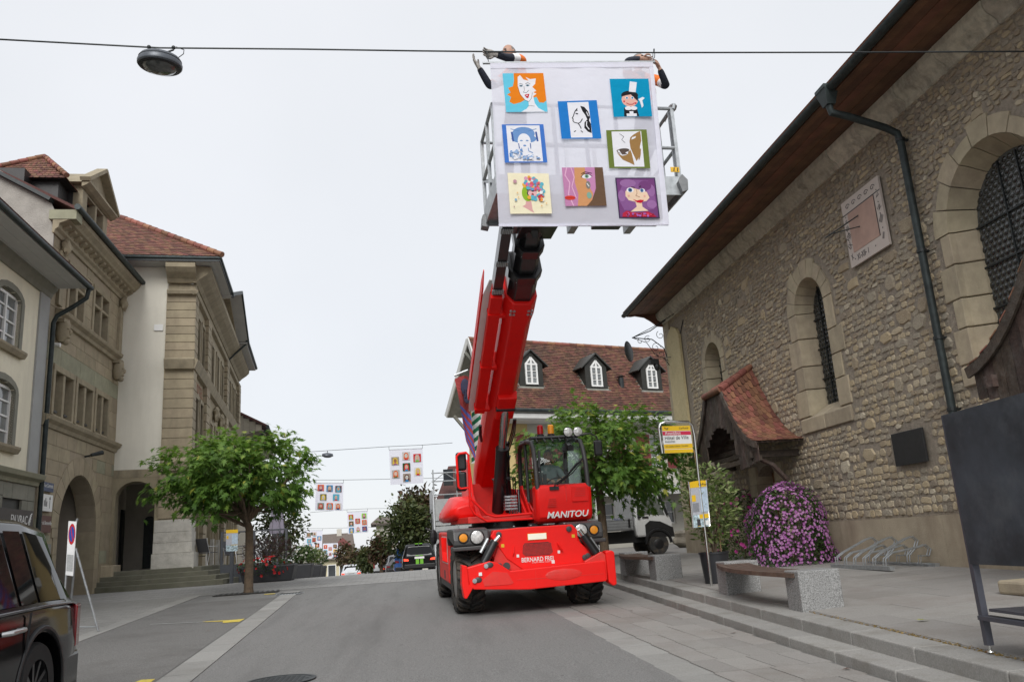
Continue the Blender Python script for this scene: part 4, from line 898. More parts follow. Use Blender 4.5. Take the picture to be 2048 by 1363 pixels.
for p, q in zip(pts, pts[1:]): b = MB(); b.cyl(p, p.lerp(q, 1.1), .11, .09, 8); b.build('ridge_tile', TILE, ho, smooth=50)
b = MB(); b.box(4.5, 5.6, .6, 2, 12.6, 13.6); b.ext([(4.4, 13.6), (5.7, 13.6), (5.05, 14.0)], lambda a, q, d: (a, d, q), .5, 2); b.build('roof_dormer', GREYP, ho)
# pediment
PA, PM, PB = 3.7, 7.6, 11.6; zp = 11.95; za_ = 13.25
b = MB(); b.ext([(PA, zp), (PB, zp), (PM, za_)], lambda a, q, d: (a, d, q), -.15, 2.5); b.build('pediment_wall', SAND, ho)
for A, B in (((PA - .3, zp - .0), (PM, za_ + .1)), ((PB + .3, zp - .0), (PM, za_ + .1))):
    b = MB(); b.add([(A[0], -1.0, A[1]), (B[0], -1.0, B[1]), (B[0], 3, B[1]), (A[0], 3, A[1])], [(0, 1, 2, 3)]); b.build('pediment_soffit', SOFG, ho, solid=.05)
    b = MB(); b.beam((A[0], -1.02, A[1] + .06), (B[0], -1.02, B[1] + .06), .1, .14); b.build('pediment_gutter', COPPER, ho)
    b = MB(); b.beam((A[0], -.3, A[1] - .08), (B[0], -.3, B[1] - .16), .4, .16); b.build('raking_cornice', SANDM, ho)
b = MB(); b.ball((PM, -.18, 12.5), (.7, .12, .4), 12, 8, fn=lambda d: d * (1 + .3 * math.sin(11 * d.x + 9 * d.z))); b.build('carving', pm('painted_carving', (.12, .06, .05), .8, 0, .5, 9), ho, smooth=50)
b = MB(); b.tube([(11.7, -.95, 12.0), (11.8, -.4, 11.5), (11.85, -.1, 11.2), (11.85, -.1, 5)], .05, 8); b.build('rain_pipe', COPPER, ho, smooth=40)
# steps up to the arcade
stp = thing('arcade_steps', 'mossy grey stone steps leading up to the arcade', 'steps', (0, 0, 0))
MOSS = pm('mossy_stone', (.145, .14, .105), .9, 0, .2, 5, .6, 40, stain=((.07, .075, .04), 2.5, .7))
for k in range(4):
    z1_ = 1.27 - k * .15; e = k * .33; b = MB()
    poly = [St(-8.72, 29.4 - e * .75), St(-7.4, 29.5 - e), St(-5.75 + e * .9, 30.0 - e), St(-5.55 + e * .9, 31.4 - e * .4), St(-5.6 + e * .9, 34), St(-6.2, 34), St(-6.3, 30.6), St(-8.72, 30.5)]
    b.ext([(p.x, p.y) for p in poly], lambda a, q, d: (a, q, d), z1_ - .17 if k < 3 else .55, z1_); b.build('step', MOSS, stp, bevel=.02)
b = MB(); b.ext([(p.x, p.y) for p in (St(-9.0, 29.2), St(-8.35, 29.25), St(-8.35, 30.2), St(-9, 30.2))], lambda a, q, d: (a, q, d), .5, 1.48); b.build('pier_block', CUT, stp, bevel=.03)
# ---- far house on the left with a boarded curved gable
fl = thing('gabled_house', 'far house with a boarded curved eaves gable beyond the hotel', 'house', P0 + Vector((math.sin(AH), math.cos(AH), 0)) * 20.5, PI / 2 - AH)
PLK = pm('gable_boards', (.34, .31, .25), .8, 0, .12, 4, rand=.1)
b = MB(); b.box(0, 14, .5, 9, -.5, 9.2); b.build('wall', pm('far_render', (.42, .38, .3), .9, 0, .06, 2), fl)
for k in range(8): z0_ = 9.4 + min(k, 7) * .13; piece('board', PLK, fl, -.6 + .001 * k, -.55, -1.2 + k * .35, -1.2 + k * .35 + .34, 8.72 - .9 * min(1, (.1 + k * .35) / 1.9) ** 2, 8.95 + .523 * (.3 + k * .35))
b = MB(); n = 8; vs = []
for i in range(n + 1): a = i / n; vs += [(-.6, -1.3 + 1.9 * a, 8.75 - 1.3 * (1 - math.sqrt(max(0, 1 - (1 - a) ** 2)) ) * 0 - .9 * a ** 2), (14, -1.3 + 1.9 * a, 8.75 - .9 * a ** 2)]
b.add(vs, [(2 * i, 2 * i + 1, 2 * i + 3, 2 * i + 2) for i in range(n)]); b.build('curved_soffit', PLK, fl, solid=.04, smooth=60)
b = MB(); b.add([(-.75, -1.5, 9.0), (14, -1.5, 9.0), (14, 5, 12.4), (-.75, 5, 12.4)], [(0, 1, 2, 3)]); b.build('roof', TILR, fl, solid=.12)
gutter(fl, [(-.8, -1.55, 8.95), (14, -1.55, 8.95)], .09)
b = MB(); b.tube([(-.5, -1.5, 8.8), (-.4, -1.2, 8.5), (-.2, .2, 7.9)], .07, 8); b.build('rain_pipe', COPPER, fl)
# ------------------------------------------------------------------ rotating telehandler (local x across, -y towards the camera)
RED = pm('machine_red', (.82, .012, .009), .38, 0, .05, 3, spec=.28, stain=((.62, .025, .02), 5, .2))
RED2 = pm('machine_red_dusty', (.7, .022, .016), .5, 0, .1, 4, stain=((.3, .1, .075), 3, .35))
GREYM = pm('machine_grey', (.045, .043, .043), .5, 0, .12, 5)
BLKM = pm('machine_black', (.01, .01, .011), .3, 0, .2, 5, coat=.3)
RUB = pm('tyre_rubber', (.03, .029, .028), .8, 0, .3, 7, .4, 40, stain=((.15, .115, .08), 5.0, .9))
AMB = pm('amber_lens', (.75, .28, .02), .2, 0, .1, 20); REDL = pm('red_lens', (.35, .005, .008), .15, 0, .1, 20); LENS = pm('lamp_lens', (.62, .62, .6), .12, .3, .3, 25)
RFL = pm('reflector_sheet', (.97, .93, .78), .4, 0, .02, 4); YEL = pm('safety_yellow', (.7, .42, .02), .5)
def clearglass(name, tint, gl=.25):
    m = bpy.data.materials.new(name); m.use_nodes = True; t = m.node_tree; t.nodes.clear(); o = t.nodes.new('ShaderNodeOutputMaterial')
    a = t.nodes.new('ShaderNodeBsdfTransparent'); a.inputs[0].default_value = (*tint, 1); g = t.nodes.new('ShaderNodeBsdfGlossy'); g.inputs['Roughness'].default_value = .03; g.inputs['Color'].default_value = (.9, .95, .93, 1)
    lw = t.nodes.new('ShaderNodeLayerWeight'); f = t.nodes.new('ShaderNodeMath'); f.operation = 'POWER'; f.inputs[1].default_value = 4; t.links.new(lw.outputs['Facing'], f.inputs[0]); q = t.nodes.new('ShaderNodeMath'); q.operation = 'MULTIPLY_ADD'; q.inputs[1].default_value = .5; q.inputs[2].default_value = gl; q.use_clamp = True
    x = t.nodes.new('ShaderNodeMixShader'); t.links.new(f.outputs[0], q.inputs[0]); t.links.new(q.outputs[0], x.inputs[0]); t.links.new(a.outputs[0], x.inputs[1]); t.links.new(g.outputs[0], x.inputs[2]); t.links.new(x.outputs[0], o.inputs[0])
    MATS[name] = m; return m
CLR = clearglass('cab_glass', (.74, .84, .8), .025)
MLOC = St(2.5, 15.75, gz(15.75))
te = thing('telehandler', 'red rotating telehandler with raised boom standing in the street', 'telehandler', MLOC, -AS, rx=math.atan(.023))
te_m = Matrix.Translation(MLOC) @ Matrix.Rotation(-AS, 4, 'Z') @ Matrix.Rotation(math.atan(.023), 4, 'X')
def add(name, b, mat, parent=None, **k): return b.build(name, mat, parent or te, **k)
# wheels
def wheel(x, y, steer=0):
    r, wd = .545, .46; b = MB(); sg = 1 if x > 0 else -1
    b.lathe([(.3, -wd / 2 + .02), (.42, -wd / 2), (.49, -wd / 2 + .02), (.495, -wd / 2 + .07), (.498, 0), (.495, wd / 2 - .07), (.49, wd / 2 - .02), (.42, wd / 2), (.3, wd / 2 - .02)], 40, (0, 0, 0), (1, 0, 0), cap=False)
    n = 22
    for k in range(n):
        for side in (-1, 1):
            a = 2 * PI * (k + (.5 if side > 0 else 0)) / n; pts = []
            for t in range(5):
                xx = side * (.01 + t * (wd / 2 - .015) / 4); aa = a + (t / 4) ** .9 * .26; rr = .545 if t < 4 else .51; pts.append((xx, rr, aa))
            for p, q in zip(pts, pts[1:]):
                w_ = .052; vs = []
                for (xx, rr, aa) in (p, q):
                    for da, dr in ((-w_, -.05), (w_, -.05), (w_, 0), (-w_, 0)): vs.append((xx, math.sin(aa + da) * (rr + dr), math.cos(aa + da) * (rr + dr)))
                b.add(vs, [(0, 1, 5, 4), (1, 2, 6, 5), (2, 3, 7, 6), (3, 0, 4, 7), (0, 3, 2, 1), (4, 5, 6, 7)])
    o = bpy.data.objects.new('wheel', None); COL.objects.link(o); o.parent = te; o.location = (x, y, r); o.rotation_euler = (0, 0, steer)
    b.build('tyre', RUB, o, smooth=35)
    b = MB(); b.lathe([(.31, -.2), (.33, -.19), (.3, -.16), (.27, -.05 * sg), (.12, -.0), (.12, .1 * sg), (.02, .12 * sg)], 28, (0, 0, 0), (1, 0, 0)); b.lathe([(.31, .2), (.33, .19), (.3, .16), (.27, .0)], 28, (0, 0, 0), (1, 0, 0), cap=False); b.build('rim', pm('rim_grey', (.3, .29, .28), .5, .3, .3, 9, stain=((.14, .09, .06), 6, .7)), o, smooth=30)
wheel(-.98, -1.7, .03); wheel(.98, -1.7, .03); wheel(-.98, 1.65); wheel(.98, 1.65)
# chassis
b = MB(); b.box(-.5, .5, -2.25, 2.3, .55, 1.1); b.box(-.8, .8, -.95, .95, .5, 1.2); b.cyl((-.8, -1.7, .55), (.8, -1.7, .55), .13); b.cyl((-.8, 1.65, .55), (.8, 1.65, .55), .13); add('chassis', b, GREYM, bevel=.02)
b = MB(); b.box(-1.18, 1.18, -2.12, 2.2, 1.17, 1.31); add('deck', b, GREYM, bevel=.03)
for sx_ in (-1, 1):
    b = MB(); b.box(sx_ * 1.0 - .22, sx_ * 1.0 + .22, -1.02, .98, .42, 1.29); o = add('side_box', b, RED2, bevel=.04)
    piece('side_graphic', pm('pale_graphic', (.55, .35, .34), .4, 0, .25, 3), o, sx_ * 1.222 - .004, sx_ * 1.222 + .004, -.92, .2, .75, 1.22)
    for k in range(5): b = MB(); b.tube([(sx_ * 1.23, -.9 + .2 * k, .78), (sx_ * 1.23, -.8 + .2 * k, .95), (sx_ * 1.23, -.85 + .22 * k, 1.2)], .02, 5); add('graphic_stripe', b, RED, o)
    piece('hatch', GREYM, o, sx_ * 1.222 - .003, sx_ * 1.222 + .003, -.3, -.1, .48, .62)
    b = MB(); b.box(sx_ * 1.0 - .2, sx_ * 1.0 + .2, -1.0, .98, .33, .42); add('side_skirt', b, BLACK)
    # front fender with lamp cluster
    b = MB(); x0, x1 = sorted((sx_ * .66, sx_ * 1.24)); ring = lambda y, z0, z1: [(x0, y, z0), (x1, y, z0), (x1, y, z1), (x0, y, z1)]
    b.loft([ring(-2.3, 1.07, 1.16), ring(-2.24, 1.06, 1.32), ring(-2.0, 1.1, 1.345), ring(-1.2, 1.2, 1.345), ring(-1.1, 1.05, 1.3)]); f = add('front_fender', b, GREYM, bevel=.03)
    b = MB(); b.ext([(sx_ * .68, 1.0), (sx_ * 1.26, 1.0), (sx_ * 1.26, 1.06), (sx_ * .68, 1.07)], lambda a, q, d: (a, d, q), -2.36, -1.95); add('fender_lip', b, GREYM, f, bevel=.015)
    cx_ = sx_ * .85; b = MB(); b.lathe([(.1, 0), (.1, .01), (.08, .018), (.05, .022), (.002, .023)], 24, (sx_ * .86, -2.30, 1.2), (0, -1, 0)); o = add('headlight', b, LENS, f, smooth=50); o.scale = (1, 1, 1)
    b = MB(); b.lathe([(.115, -.02), (.122, .02), (.11, .03)], 24, (sx_ * .86, -2.29, 1.2), (0, -1, 0), cap=False); b.lathe([(.082, -.02), (.088, .02), (.078, .03)], 20, (sx_ * 1.08, -2.29, 1.2), (0, -1, 0), cap=False); add('lamp_bezel', b, BLACK, f)
    b = MB(); b.lathe([(.068, 0), (.064, .012), (.04, .018), (.002, .019)], 20, (sx_ * 1.08, -2.30, 1.2), (0, -1, 0)); add('indicator', b, AMB, f, smooth=50)
    b = MB(); b.box(x0, x1, 1.2, 2.3, 1.15, 1.29); add('rear_fender', b, GREYM, bevel=.03)
b = MB(); b.tube([(-1.25, 1.4, 1.25), (-1.35, 1.35, 1.33), (-1.45, 1.35, 1.38)], .02, 6); b.ball((-1.3, 1.35, 1.2), (.08, .1, .16), 8, 6); add('marker_stalk', b, BLACK)
# front plate and stabiliser beam
fy = lambda y0: (lambda a, q, d: (a, d, q))
pl = [(-.66, 1.2), (-.6, 1.29), (-.2, 1.31), (.68, 1.31), (.76, 1.22), (.76, 1.05), (1.02, .8), (1.0, .72), (.82, .655), (-.16, .65), (-.42, .84), (-.56, 1.06)]
b = MB(); b.ext(pl, fy(0), -2.46, -2.4); fp = add('front_plate', b, RED, bevel=.012)
b = MB(); b.ext([(-.6, 1.29), (.7, 1.3), (.9, .8), (.7, .5), (-.5, .5), (-.66, 1.0)], fy(0), -2.4, -2.05); add('front_frame', b, RED)
b = MB(); b.ext([(-.48, 1.22), (-.66, .72), (-.4, .55), (-.1, .62), (-.36, .84)], fy(0), -2.44, -2.39); add('front_gusset', b, RED2)
for k in range(3): piece('vent_mesh', GREYM, fp, -.33 + k * .34, -.05 + k * .34, -2.38, -2.2, 1.3, 1.315)
b = MB(); b.box(-.06, .24, -2.475, -2.461, 1.11, 1.2); add('reflector', b, RFL, fp); b = MB(); b.box(-.067, .247, -2.47, -2.4605, 1.103, 1.207); add('reflector_edge', b, AMB, fp)
b = MB()
gx = [(-.16, .9), (-.12, .86), (.28, .86), (.33, .9), (.31, 1.04), (.26, 1.06), (-.12, 1.06), (-.15, 1.02)]
b.ext(gx, fy(0), -2.464, -2.461); gm_ = add('grille', b, pm('grille_dark', (.1, .012, .012), .6, 0, .2, 20), fp); b = MB()
for k in range(24): xx = -.15 + k * .02; b.box(xx, xx + .004, -2.468, -2.4645, .87, 1.05)
for k in range(9): zz = .875 + k * .02; b.box(-.15, .32, -2.468, -2.4645, zz, zz + .004)
add('grille_mesh', b, RED2, gm_)
text('company_lettering', 'BERNARD FREI', WHITE, fp, (.075, -2.465, .80), (PI / 2, 0, 0), .098, .001, sx=.82, offset=.0012)
text('company_lettering', 'construction • démolition • transports', WHITE, fp, (.13, -2.465, .755), (PI / 2, 0, 0), .026, .0006, sx=.75)
for xx, zz in ((-.53, 1.22), (.62, 1.24), (-.55, .74), (.85, .78), (.9, .8)): b = MB(); b.lathe([(.045, 0), (.045, .03), (.03, .035), (.002, .035)], 16, (xx, -2.46, zz), (0, -1, 0)); add('pin', b, GREYM, fp, smooth=40)
for xx, zz in ((-.26, .85), (.41, .87)): piece('sticker', WHITE, fp, xx, xx + .04, -2.466, -2.461, zz, zz + .045)
b = MB(); b.tube([(.42, -2.46, 1.03), (.43, -2.52, 1.0), (.47, -2.52, .93), (.475, -2.46, .9)], .014, 6); b.tube([(-.32, -2.46, .87), (-.31, -2.49, .92), (-.3, -2.48, 1.0), (-.29, -2.46, 1.03)], .01, 6); add('grab_handle', b, RED, fp)
# stabiliser arms
b = MB(); b.ext([(-1.1, .75), (-.95, .78), (-.72, .83), (-.6, .8), (-.4, .66), (1.12, .72), (1.14, .70), (1.14, .4), (-.1, .36), (-.3, .37), (-.98, .42), (-1.05, .47)], fy(0), -2.62, -2.48); sb = add('stabiliser_arm', b, RED, bevel=.015)
b = MB(); b.ext([(-.5, .62), (1.1, .7), (1.1, .55), (-.5, .5)], fy(0), -2.48, -2.2); b.ext([(.8, .72), (1.1, .86), (1.16, .8), (1.16, .42), (1.05, .4)], fy(0), -2.6, -2.5); add('stabiliser_arm', b, RED2, bevel=.012)
b = MB(); b.ext([(-1.16, .8), (-1.08, .78), (-1.06, .5), (-1.0, .45), (-1.1, .3), (-1.14, .3), (-1.17, .5)], fy(0), -2.66, -2.4); add('stabiliser_foot', b, RED, bevel=.01)
b = MB(); b.ext([(1.15, .86), (1.25, .87), (1.3, .84), (1.3, .34), (1.24, .32), (1.17, .38)], fy(0), -2.64, -2.42); add('stabiliser_foot', b, RED, bevel=.02)
for xx, zz in ((-.78, .76), (-.97, .55)): b = MB(); b.lathe([(.035, 0), (.035, .03), (.002, .032)], 14, (xx, -2.62, zz), (0, -1, 0)); add('pin_head', b, STEEL, sb, smooth=40); b = MB(); b.ball((xx + .06, -2.62, zz + .01), (.06, .02, .045), 10, 6); add('pin_plate', b, GREYM, sb)
b = MB(); b.ext([(-.85, .55), (-.68, .67), (-.45, .64), (-.36, .48), (-.4, .46), (-.82, .46)], fy(0), -2.628, -2.621); add('arm_panel', b, RED2, sb); b = MB(); b.ball((.45, -2.62, .55), (.3, .012, .09), 14, 6); add('arm_panel', b, RED2, sb)
b = MB(); b.lathe([(.05, 0), (.06, .02), (.06, .025), (.002, .025)], 16, (-.44, -2.5, .73), (0, -1, 0)); add('pivot_cap', b, GREYM)
for A, B, C_ in (((-.52, -2.5, 1.2), (-.6, -2.5, 1.12), (-.8, -2.52, .8)), ((.78, -2.5, 1.22), (.84, -2.5, 1.13), (1.02, -2.52, .84))):
    A, B, C_ = map(Vector, (A, B, C_)); b = MB(); b.cyl(B, C_, .072, .072, 16); o = add('stabiliser_cylinder', b, BLKM, smooth=40); b = MB(); b.cyl(A, B, .035); add('cylinder_rod', b, CHROME, o, smooth=40); off = Vector((-.11, 0, .05)) * (1 if A.x < 0 else -1); b = MB(); b.cyl(B + off, C_.lerp(B, .35) + off, .028, .028, 8); add('valve_body', b, STEEL, o)
# turret
b = MB(); b.lathe([(.72, 1.31), (.72, 1.37), (.66, 1.37), (.66, 1.42)], 36, (0, .1, 0)); add('turntable', b, BLKM, smooth=30)
b = MB(); b.ext([(-.85, -1.05), (.25, -1.2), (1.2, -1.2), (1.2, 1.7), (-.9, 1.8), (-1.0, .5)], lambda a, q, d: (a, q, d), 1.42, 1.53); add('turret_base', b, RED2, bevel=.01)
for xx in (-.6, .1):                                             # boom towers
    b = MB(); b.ext([(-1.0, 1.5), (-.75, 1.58), (.1, 1.95), (.55, 2.6), (1.3, 2.75), (1.95, 2.5), (2.0, 1.5)], lambda a, q, d: (d, a, q), xx - .02, xx + .02); add('boom_tower', b, RED, bevel=.008)
b = MB(); b.box(-.6, .1, 1.1, 1.9, 1.5, 2.2); add('tower_web', b, RED2)
b = MB(); r = lambda y, x0, x1, z0, z1: [(x0, y, z0), (x0 + .1, y, z0 - .06), (x1, y, z0 - .06), (x1, y, z1), (x0 + .25, y, z1), (x0 + .03, y, z0 + .14)]
b.loft([r(-.25, -1.0, -.6, 1.6, 1.78), r(-.1, -1.1, -.6, 1.55, 1.86), r(.6, -1.16, -.6, 1.52, 1.95), r(1.7, -1.16, -.6, 1.52, 1.98), r(1.9, -1.05, -.6, 1.6, 1.9)]); add('engine_hood', b, RED, bevel=.05, seg=3, smooth=30)
b = MB(); b.ext([(-.9, 1.5), (.55, 1.5), (.6, 2.42), (.3, 2.5), (-.2, 1.92)], lambda a, q, d: (d, a, q), -.66, -.625); add('turret_guard', b, RED)
b = MB(); b.ext([(-1.1, 1.53), (1.2, 1.53), (1.2, 2.1), (-.2, 2.0), (-.55, 1.85)], lambda a, q, d: (d, a, q), .17, .21); add('turret_guard', b, RED)
b = MB(); b.ext([(-1.25, 1.5), (-.55, 1.95), (-.5, 2.05), (-.35, 2.05), (-.3, 1.5)], lambda a, q, d: (d, a, q), .235, .265); add('cab_step_guard', b, RED)
# rails, mirror
b = MB(); b.tube([(-.98, -1.3, 2.02), (-1.02, -1.3, 2.06), (-1.03, -1.3, 2.58), (-.98, -1.3, 2.63), (-.86, -1.3, 2.64), (-.82, -1.3, 2.6), (-.83, -1.3, 1.72), (-.76, -1.3, 1.58), (-.55, -1.3, 1.44), (.25, -1.32, 1.44)], .022, 8); b.tube([(-.98, -1.3, 2.02), (-.83, -1.3, 2.03)], .018, 8); b.tube([(-.82, -1.3, 1.85), (-.55, -1.3, 1.56), (-.4, -1.3, 1.51), (.25, -1.32, 1.53)], .022, 8); add('guard_rail', b, RED, smooth=60)
b = MB(); b.box(-1.04, -.86, -1.24, -1.08, 1.98, 2.32); b.box(-1.03, -.85, -1.24, -1.08, 2.34, 2.66); add('mirror', b, BLACK, bevel=.04, seg=3)
# valve block and hoses
b = MB()
for k in range(5):
    b.box(-.12, .1, -.72, -.5, 1.62 + k * .055, 1.655 + k * .055)
    for j in range(3): b.cyl((-.1 + j * .09, -.74, 1.635 + k * .055), (-.1 + j * .09, -.8, 1.635 + k * .055), .012, .012, 6)
add('valve_block', b, STEEL); b = MB()
for k in range(6): b.tube([(-.1 + .04 * k, -.6, 1.9), (-.16 + .05 * k, -.75, 2.05 + .03 * k), (-.3 + .02 * k, -.5, 2.2), (-.2, 0, 2.1)], .013, 6)
for k in range(4): b.tube([(-.05 + .03 * k, -.8, 1.62), (-.08 + .05 * k, -.95, 1.56), (-.1, -.9, 1.5)], .012, 6)
add('hoses', b, BLKM, smooth=60)
b = MB(); b.cyl((.13, -.75, 1.53), (.14, -.72, 1.72), .035, .035, 10); b.cyl((.14, -.72, 1.72), (.15, -.65, 1.98), .022, .022, 8); add('damper', b, BLKM, smooth=60)
# boom in its own frame: a along, h above
B0 = Vector((-.17, 1.6, 2.2)); BD = Vector((-.009, -.904, .4275)).normalized(); BH = Vector((0, .4275, .904)).normalized()
def bp_(x, h, a): return B0 + Vector((x, 0, 0)) + BH * h + BD * a
def bsec(w_, h_, v, a): return [bp_(-w_, h_, a), bp_(w_, h_, a), bp_(w_, -h_ * .45, a), bp_(w_ * .55, -h_ - v, a), bp_(-w_ * .55, -h_ - v, a), bp_(-w_, -h_ * .45, a)]
b = MB(); b.loft([bsec(.2, .2, 0, -.35), bsec(.23, .26, .02, .3), bsec(.23, .26, .02, 5.55), bsec(.25, .28, .03, 5.75), bsec(.25, .28, .03, 6.17)]); bo = add('boom_outer_section', b, RED, bevel=.02, smooth=20)
for k, (w_, a0, a1) in enumerate(((.215, 6.0, 6.72), (.18, 6.6, 7.22), (.15, 7.1, 7.62))):
    b = MB(); b.loft([bsec(w_, w_ * 1.05, .02, a0), bsec(w_, w_ * 1.05, .02, a1)]); o = add('boom_inner_section', b, BLKM, bevel=.012)
    b = MB(); b.loft([bsec(w_ + .03, w_ * 1.05 + .03, .02, a1 - .16), bsec(w_ + .035, w_ * 1.05 + .035, .025, a1)]); add('boom_collar', b, BLKM, o, bevel=.012)
    b = MB()
    for xx in (-.6, -.4, .4, .6):
        for da in (.05, .11): p = bp_(xx * w_ * 1.0, -w_ * 1.05 - .03, a1 - da); b.lathe([(.02, -.01), (.02, .014), (.002, .016)], 8, p, -BH)
    add('bolts', b, STEEL, o)
    piece('cylinder_cover', GREYM, o, -.0, .0, 0, 0, 0, 0) if False else None
b = MB()
for xx in (-.16, -.11, .11, .16):
    for da in (.08, .16): b.lathe([(.022, -.01), (.022, .014), (.002, .016)], 8, bp_(xx, -.31, 6.1 - da), -BH)
add('bolts', b, STEEL, bo)
b = MB(); b.box(-.1, .1, -.1, .1, -.1, .1); b = MB(); b.loft([bsec(.07, .3, 0, 7.55), bsec(.12, .16, 0, 7.75), bsec(.12, .16, 0, 8.0)]); add('boom_head', b, BLKM, bevel=.01)
b = MB(); b.loft([[bp_(x_, h_, a) for x_, h_ in ((-.47, .1), (-.29, .1), (-.29, -.2), (-.47, -.2))] for a in (3.05, 6.2)]); sbx = add('boom_side_box', b, RED, bevel=.01)
b = MB(); b.loft([[bp_(x_, h_, a) for x_, h_ in ((-.44, .05), (-.3, .05), (-.3, -.15), (-.44, -.15))] for a in (6.15, 7.6)]); add('energy_chain', b, BLKM, sbx)
for a in (3.15, 4.4, 5.75): b = MB(); b.loft([[bp_(x_, h_, aa) for x_, h_ in ((-.48, .11), (-.2, .11), (-.2, -.22), (-.48, -.22))] for aa in (a, a + .07)]); add('box_strap', b, RED, sbx)
for a in (6.25, 6.85, 7.5): b = MB(); [b.cyl(bp_(-.45 + .026 * k, -.17, a), bp_(-.45 + .026 * k, -.17, a + .09), .011, .011, 6) for k in range(7)]; add('hose_clamp', b, STEEL, sbx)
b = MB(); b.loft([[bp_(x_, h_, a) for x_, h_ in ((-.595, .1), (-.57, .1), (-.57, -.06), (-.595, -.06))] for a in (3.3, 6.25)] + [[bp_(x_, h_, 6.5) for x_, h_ in ((-.58, .1), (-.57, .1), (-.57, .06), (-.58, .06))]]); add('boom_fin', b, RED, sbx)
b = MB(); b.loft([[bp_(x_, h_, a) for x_, h_ in ((x9, -.05), (-.46, -.05), (-.46, -.07), (x9, -.07))] for a, x9 in ((2.95, -.55), (3.3, -.57), (6.1, -.57), (6.45, -.5))]); add('fin_liner', b, WHITE, sbx)
# lift cylinder
ca = Vector((-.2, -.3, 1.62)); cb = bp_(.04, -.3, 3.35); cm = ca.lerp(cb, .6)
b = MB(); b.cyl(ca, cm, .115, .115, 20); b.cyl(cm, cm + (cm - ca).normalized() * .06, .12, .12, 20); lc = add('lift_cylinder', b, BLKM, smooth=40)
b = MB(); b.cyl(cm, cb, .07, .07, 16); add('cylinder_rod', b, pm('rod_chrome', (.5, .5, .5), .15, 1, .05, 4), lc, smooth=40)
b = MB(); b.tube([ca + Vector((.14, -.05, .2)), ca + Vector((.15, -.08, .6)), cm + Vector((.13, -.05, -.1))], .018, 6); add('pipe', b, BLKM, lc)
b = MB(); b.loft([[bp_(x_, h_, a) for x_, h_ in ((-.14, -.2), (.22, -.2), (.2, -.37), (-.12, -.37))] for a in (3.1, 3.75)]); add('cylinder_bracket', b, RED, bo, bevel=.02)
b = MB(); b.cyl(bp_(-.13, -.34, 3.4), bp_(.21, -.34, 3.4), .05, .05, 14); add('bracket_pin', b, BLKM, bo)
b = MB(); b.cyl((.06, .1, 1.6), bp_(.18, -.3, 2.2), .06, .06, 12); add('levelling_cylinder', b, BLKM, smooth=40)
# cab
cab = bpy.data.objects.new('cab', None); COL.objects.link(cab); cab.parent = te
prof = [(-1.55, 1.38), (-1.6, 1.62), (-1.61, 2.0), (-1.56, 2.35), (-1.44, 2.62), (-1.28, 2.76), (-.9, 2.82), (-.25, 2.83), (-.06, 2.72), (0, 2.4), (0, 1.9), (-.02, 1.4)]
for xx in (.32, 1.22):
    b = MB(); pts = [(xx, y, z) for y, z in prof]; b.tube(pts[1:], .042, 8); b.build('cab_pillar', GREYM, cab, smooth=60)
b = MB(); b.tube([(.32, -.72, 1.75), (.32, -.7, 2.4), (.32, -.66, 2.8)], .03, 8); b.build('cab_pillar', GREYM, cab, smooth=60)
b = MB(); lo = [(-1.56, 1.36), (-1.63, 1.45), (-1.655, 1.7), (-1.66, 1.9), (-1.63, 2.0), (-1.3, 2.0), (-1.3, 1.36)]
b.ext(lo, lambda a, q, d: (d, a, q), .27, 1.27); cf = b.build('cab_front_panel', RED, cab, bevel=.06, seg=3, smooth=30)
b = MB(); b.box(.9, 1.2, -1.675, -1.65, 1.68, 1.95); b.build('panel_relief', RED, cf, bevel=.02); b = MB(); b.box(.8, .81, -1.668, -1.65, 1.7, 1.98); b.build('panel_seam', RED2, cf)
for k in range(5): piece('vent_slot', RED2, cf, .95 + .008 * k, 1.14, -1.685, -1.67, 1.78 + k * .032, 1.79 + k * .032)
for k in range(5): piece('vent_slot', RED2, cf, .46 + .008 * k, .62, -1.672, -1.652, 1.62 + k * .032, 1.63 + k * .032)
text('maker_lettering', 'MANITOU', WHITE, cf, (.8, -1.664, 1.475), (PI / 2, 0, 0), .15, .002, shear=.25, sx=1.05, offset=.003)
b = MB(); b.ext([(-1.4, 1.36), (0, 1.36), (0, 1.95), (-.12, 1.95), (-1.25, 1.52), (-1.4, 1.5)], lambda a, q, d: (d, a, q), .3, .34); b.build('cab_side_panel', RED, cab, bevel=.01)
b = MB(); b.ext([(-1.4, 1.36), (0, 1.36), (0, 1.95), (-1.25, 1.95), (-1.4, 1.9)], lambda a, q, d: (d, a, q), 1.2, 1.24); b.box(.3, 1.24, -.06, 0, 1.36, 2.0); b.box(.3, 1.24, -1.3, 0, 1.34, 1.4); b.build('cab_body', RED, cab)
gp_ = [(-1.63, 1.98), (-1.6, 2.2), (-1.55, 2.4), (-1.44, 2.6), (-1.32, 2.72)]
b = MB(); vs = []
for y, z in gp_:
    for i in range(7): t = i / 6 * 2 - 1; vs.append((.77 + .43 * t, y + .04 * t * t, z))
b.add(vs, [(j * 7 + i, j * 7 + i + 1, (j + 1) * 7 + i + 1, (j + 1) * 7 + i) for j in range(4) for i in range(6)]); b.build('windscreen', CLR, cab, smooth=60)
b = MB(); b.add([(.345, y, z) for y, z in [(-1.55, 1.62), (-1.56, 2.0), (-1.52, 2.35), (-1.4, 2.6), (-1.25, 2.73), (-.72, 2.78), (-.7, 1.72)]], [tuple(range(7))]); b.build('door_glass', CLR, cab)
b = MB(); b.add([(.345, y, z) for y, z in [(-.68, 1.74), (-.66, 2.78), (-.25, 2.79), (-.08, 2.68), (-.04, 2.0)]], [tuple(range(5))]); b.build('rear_glass', CLR, cab)
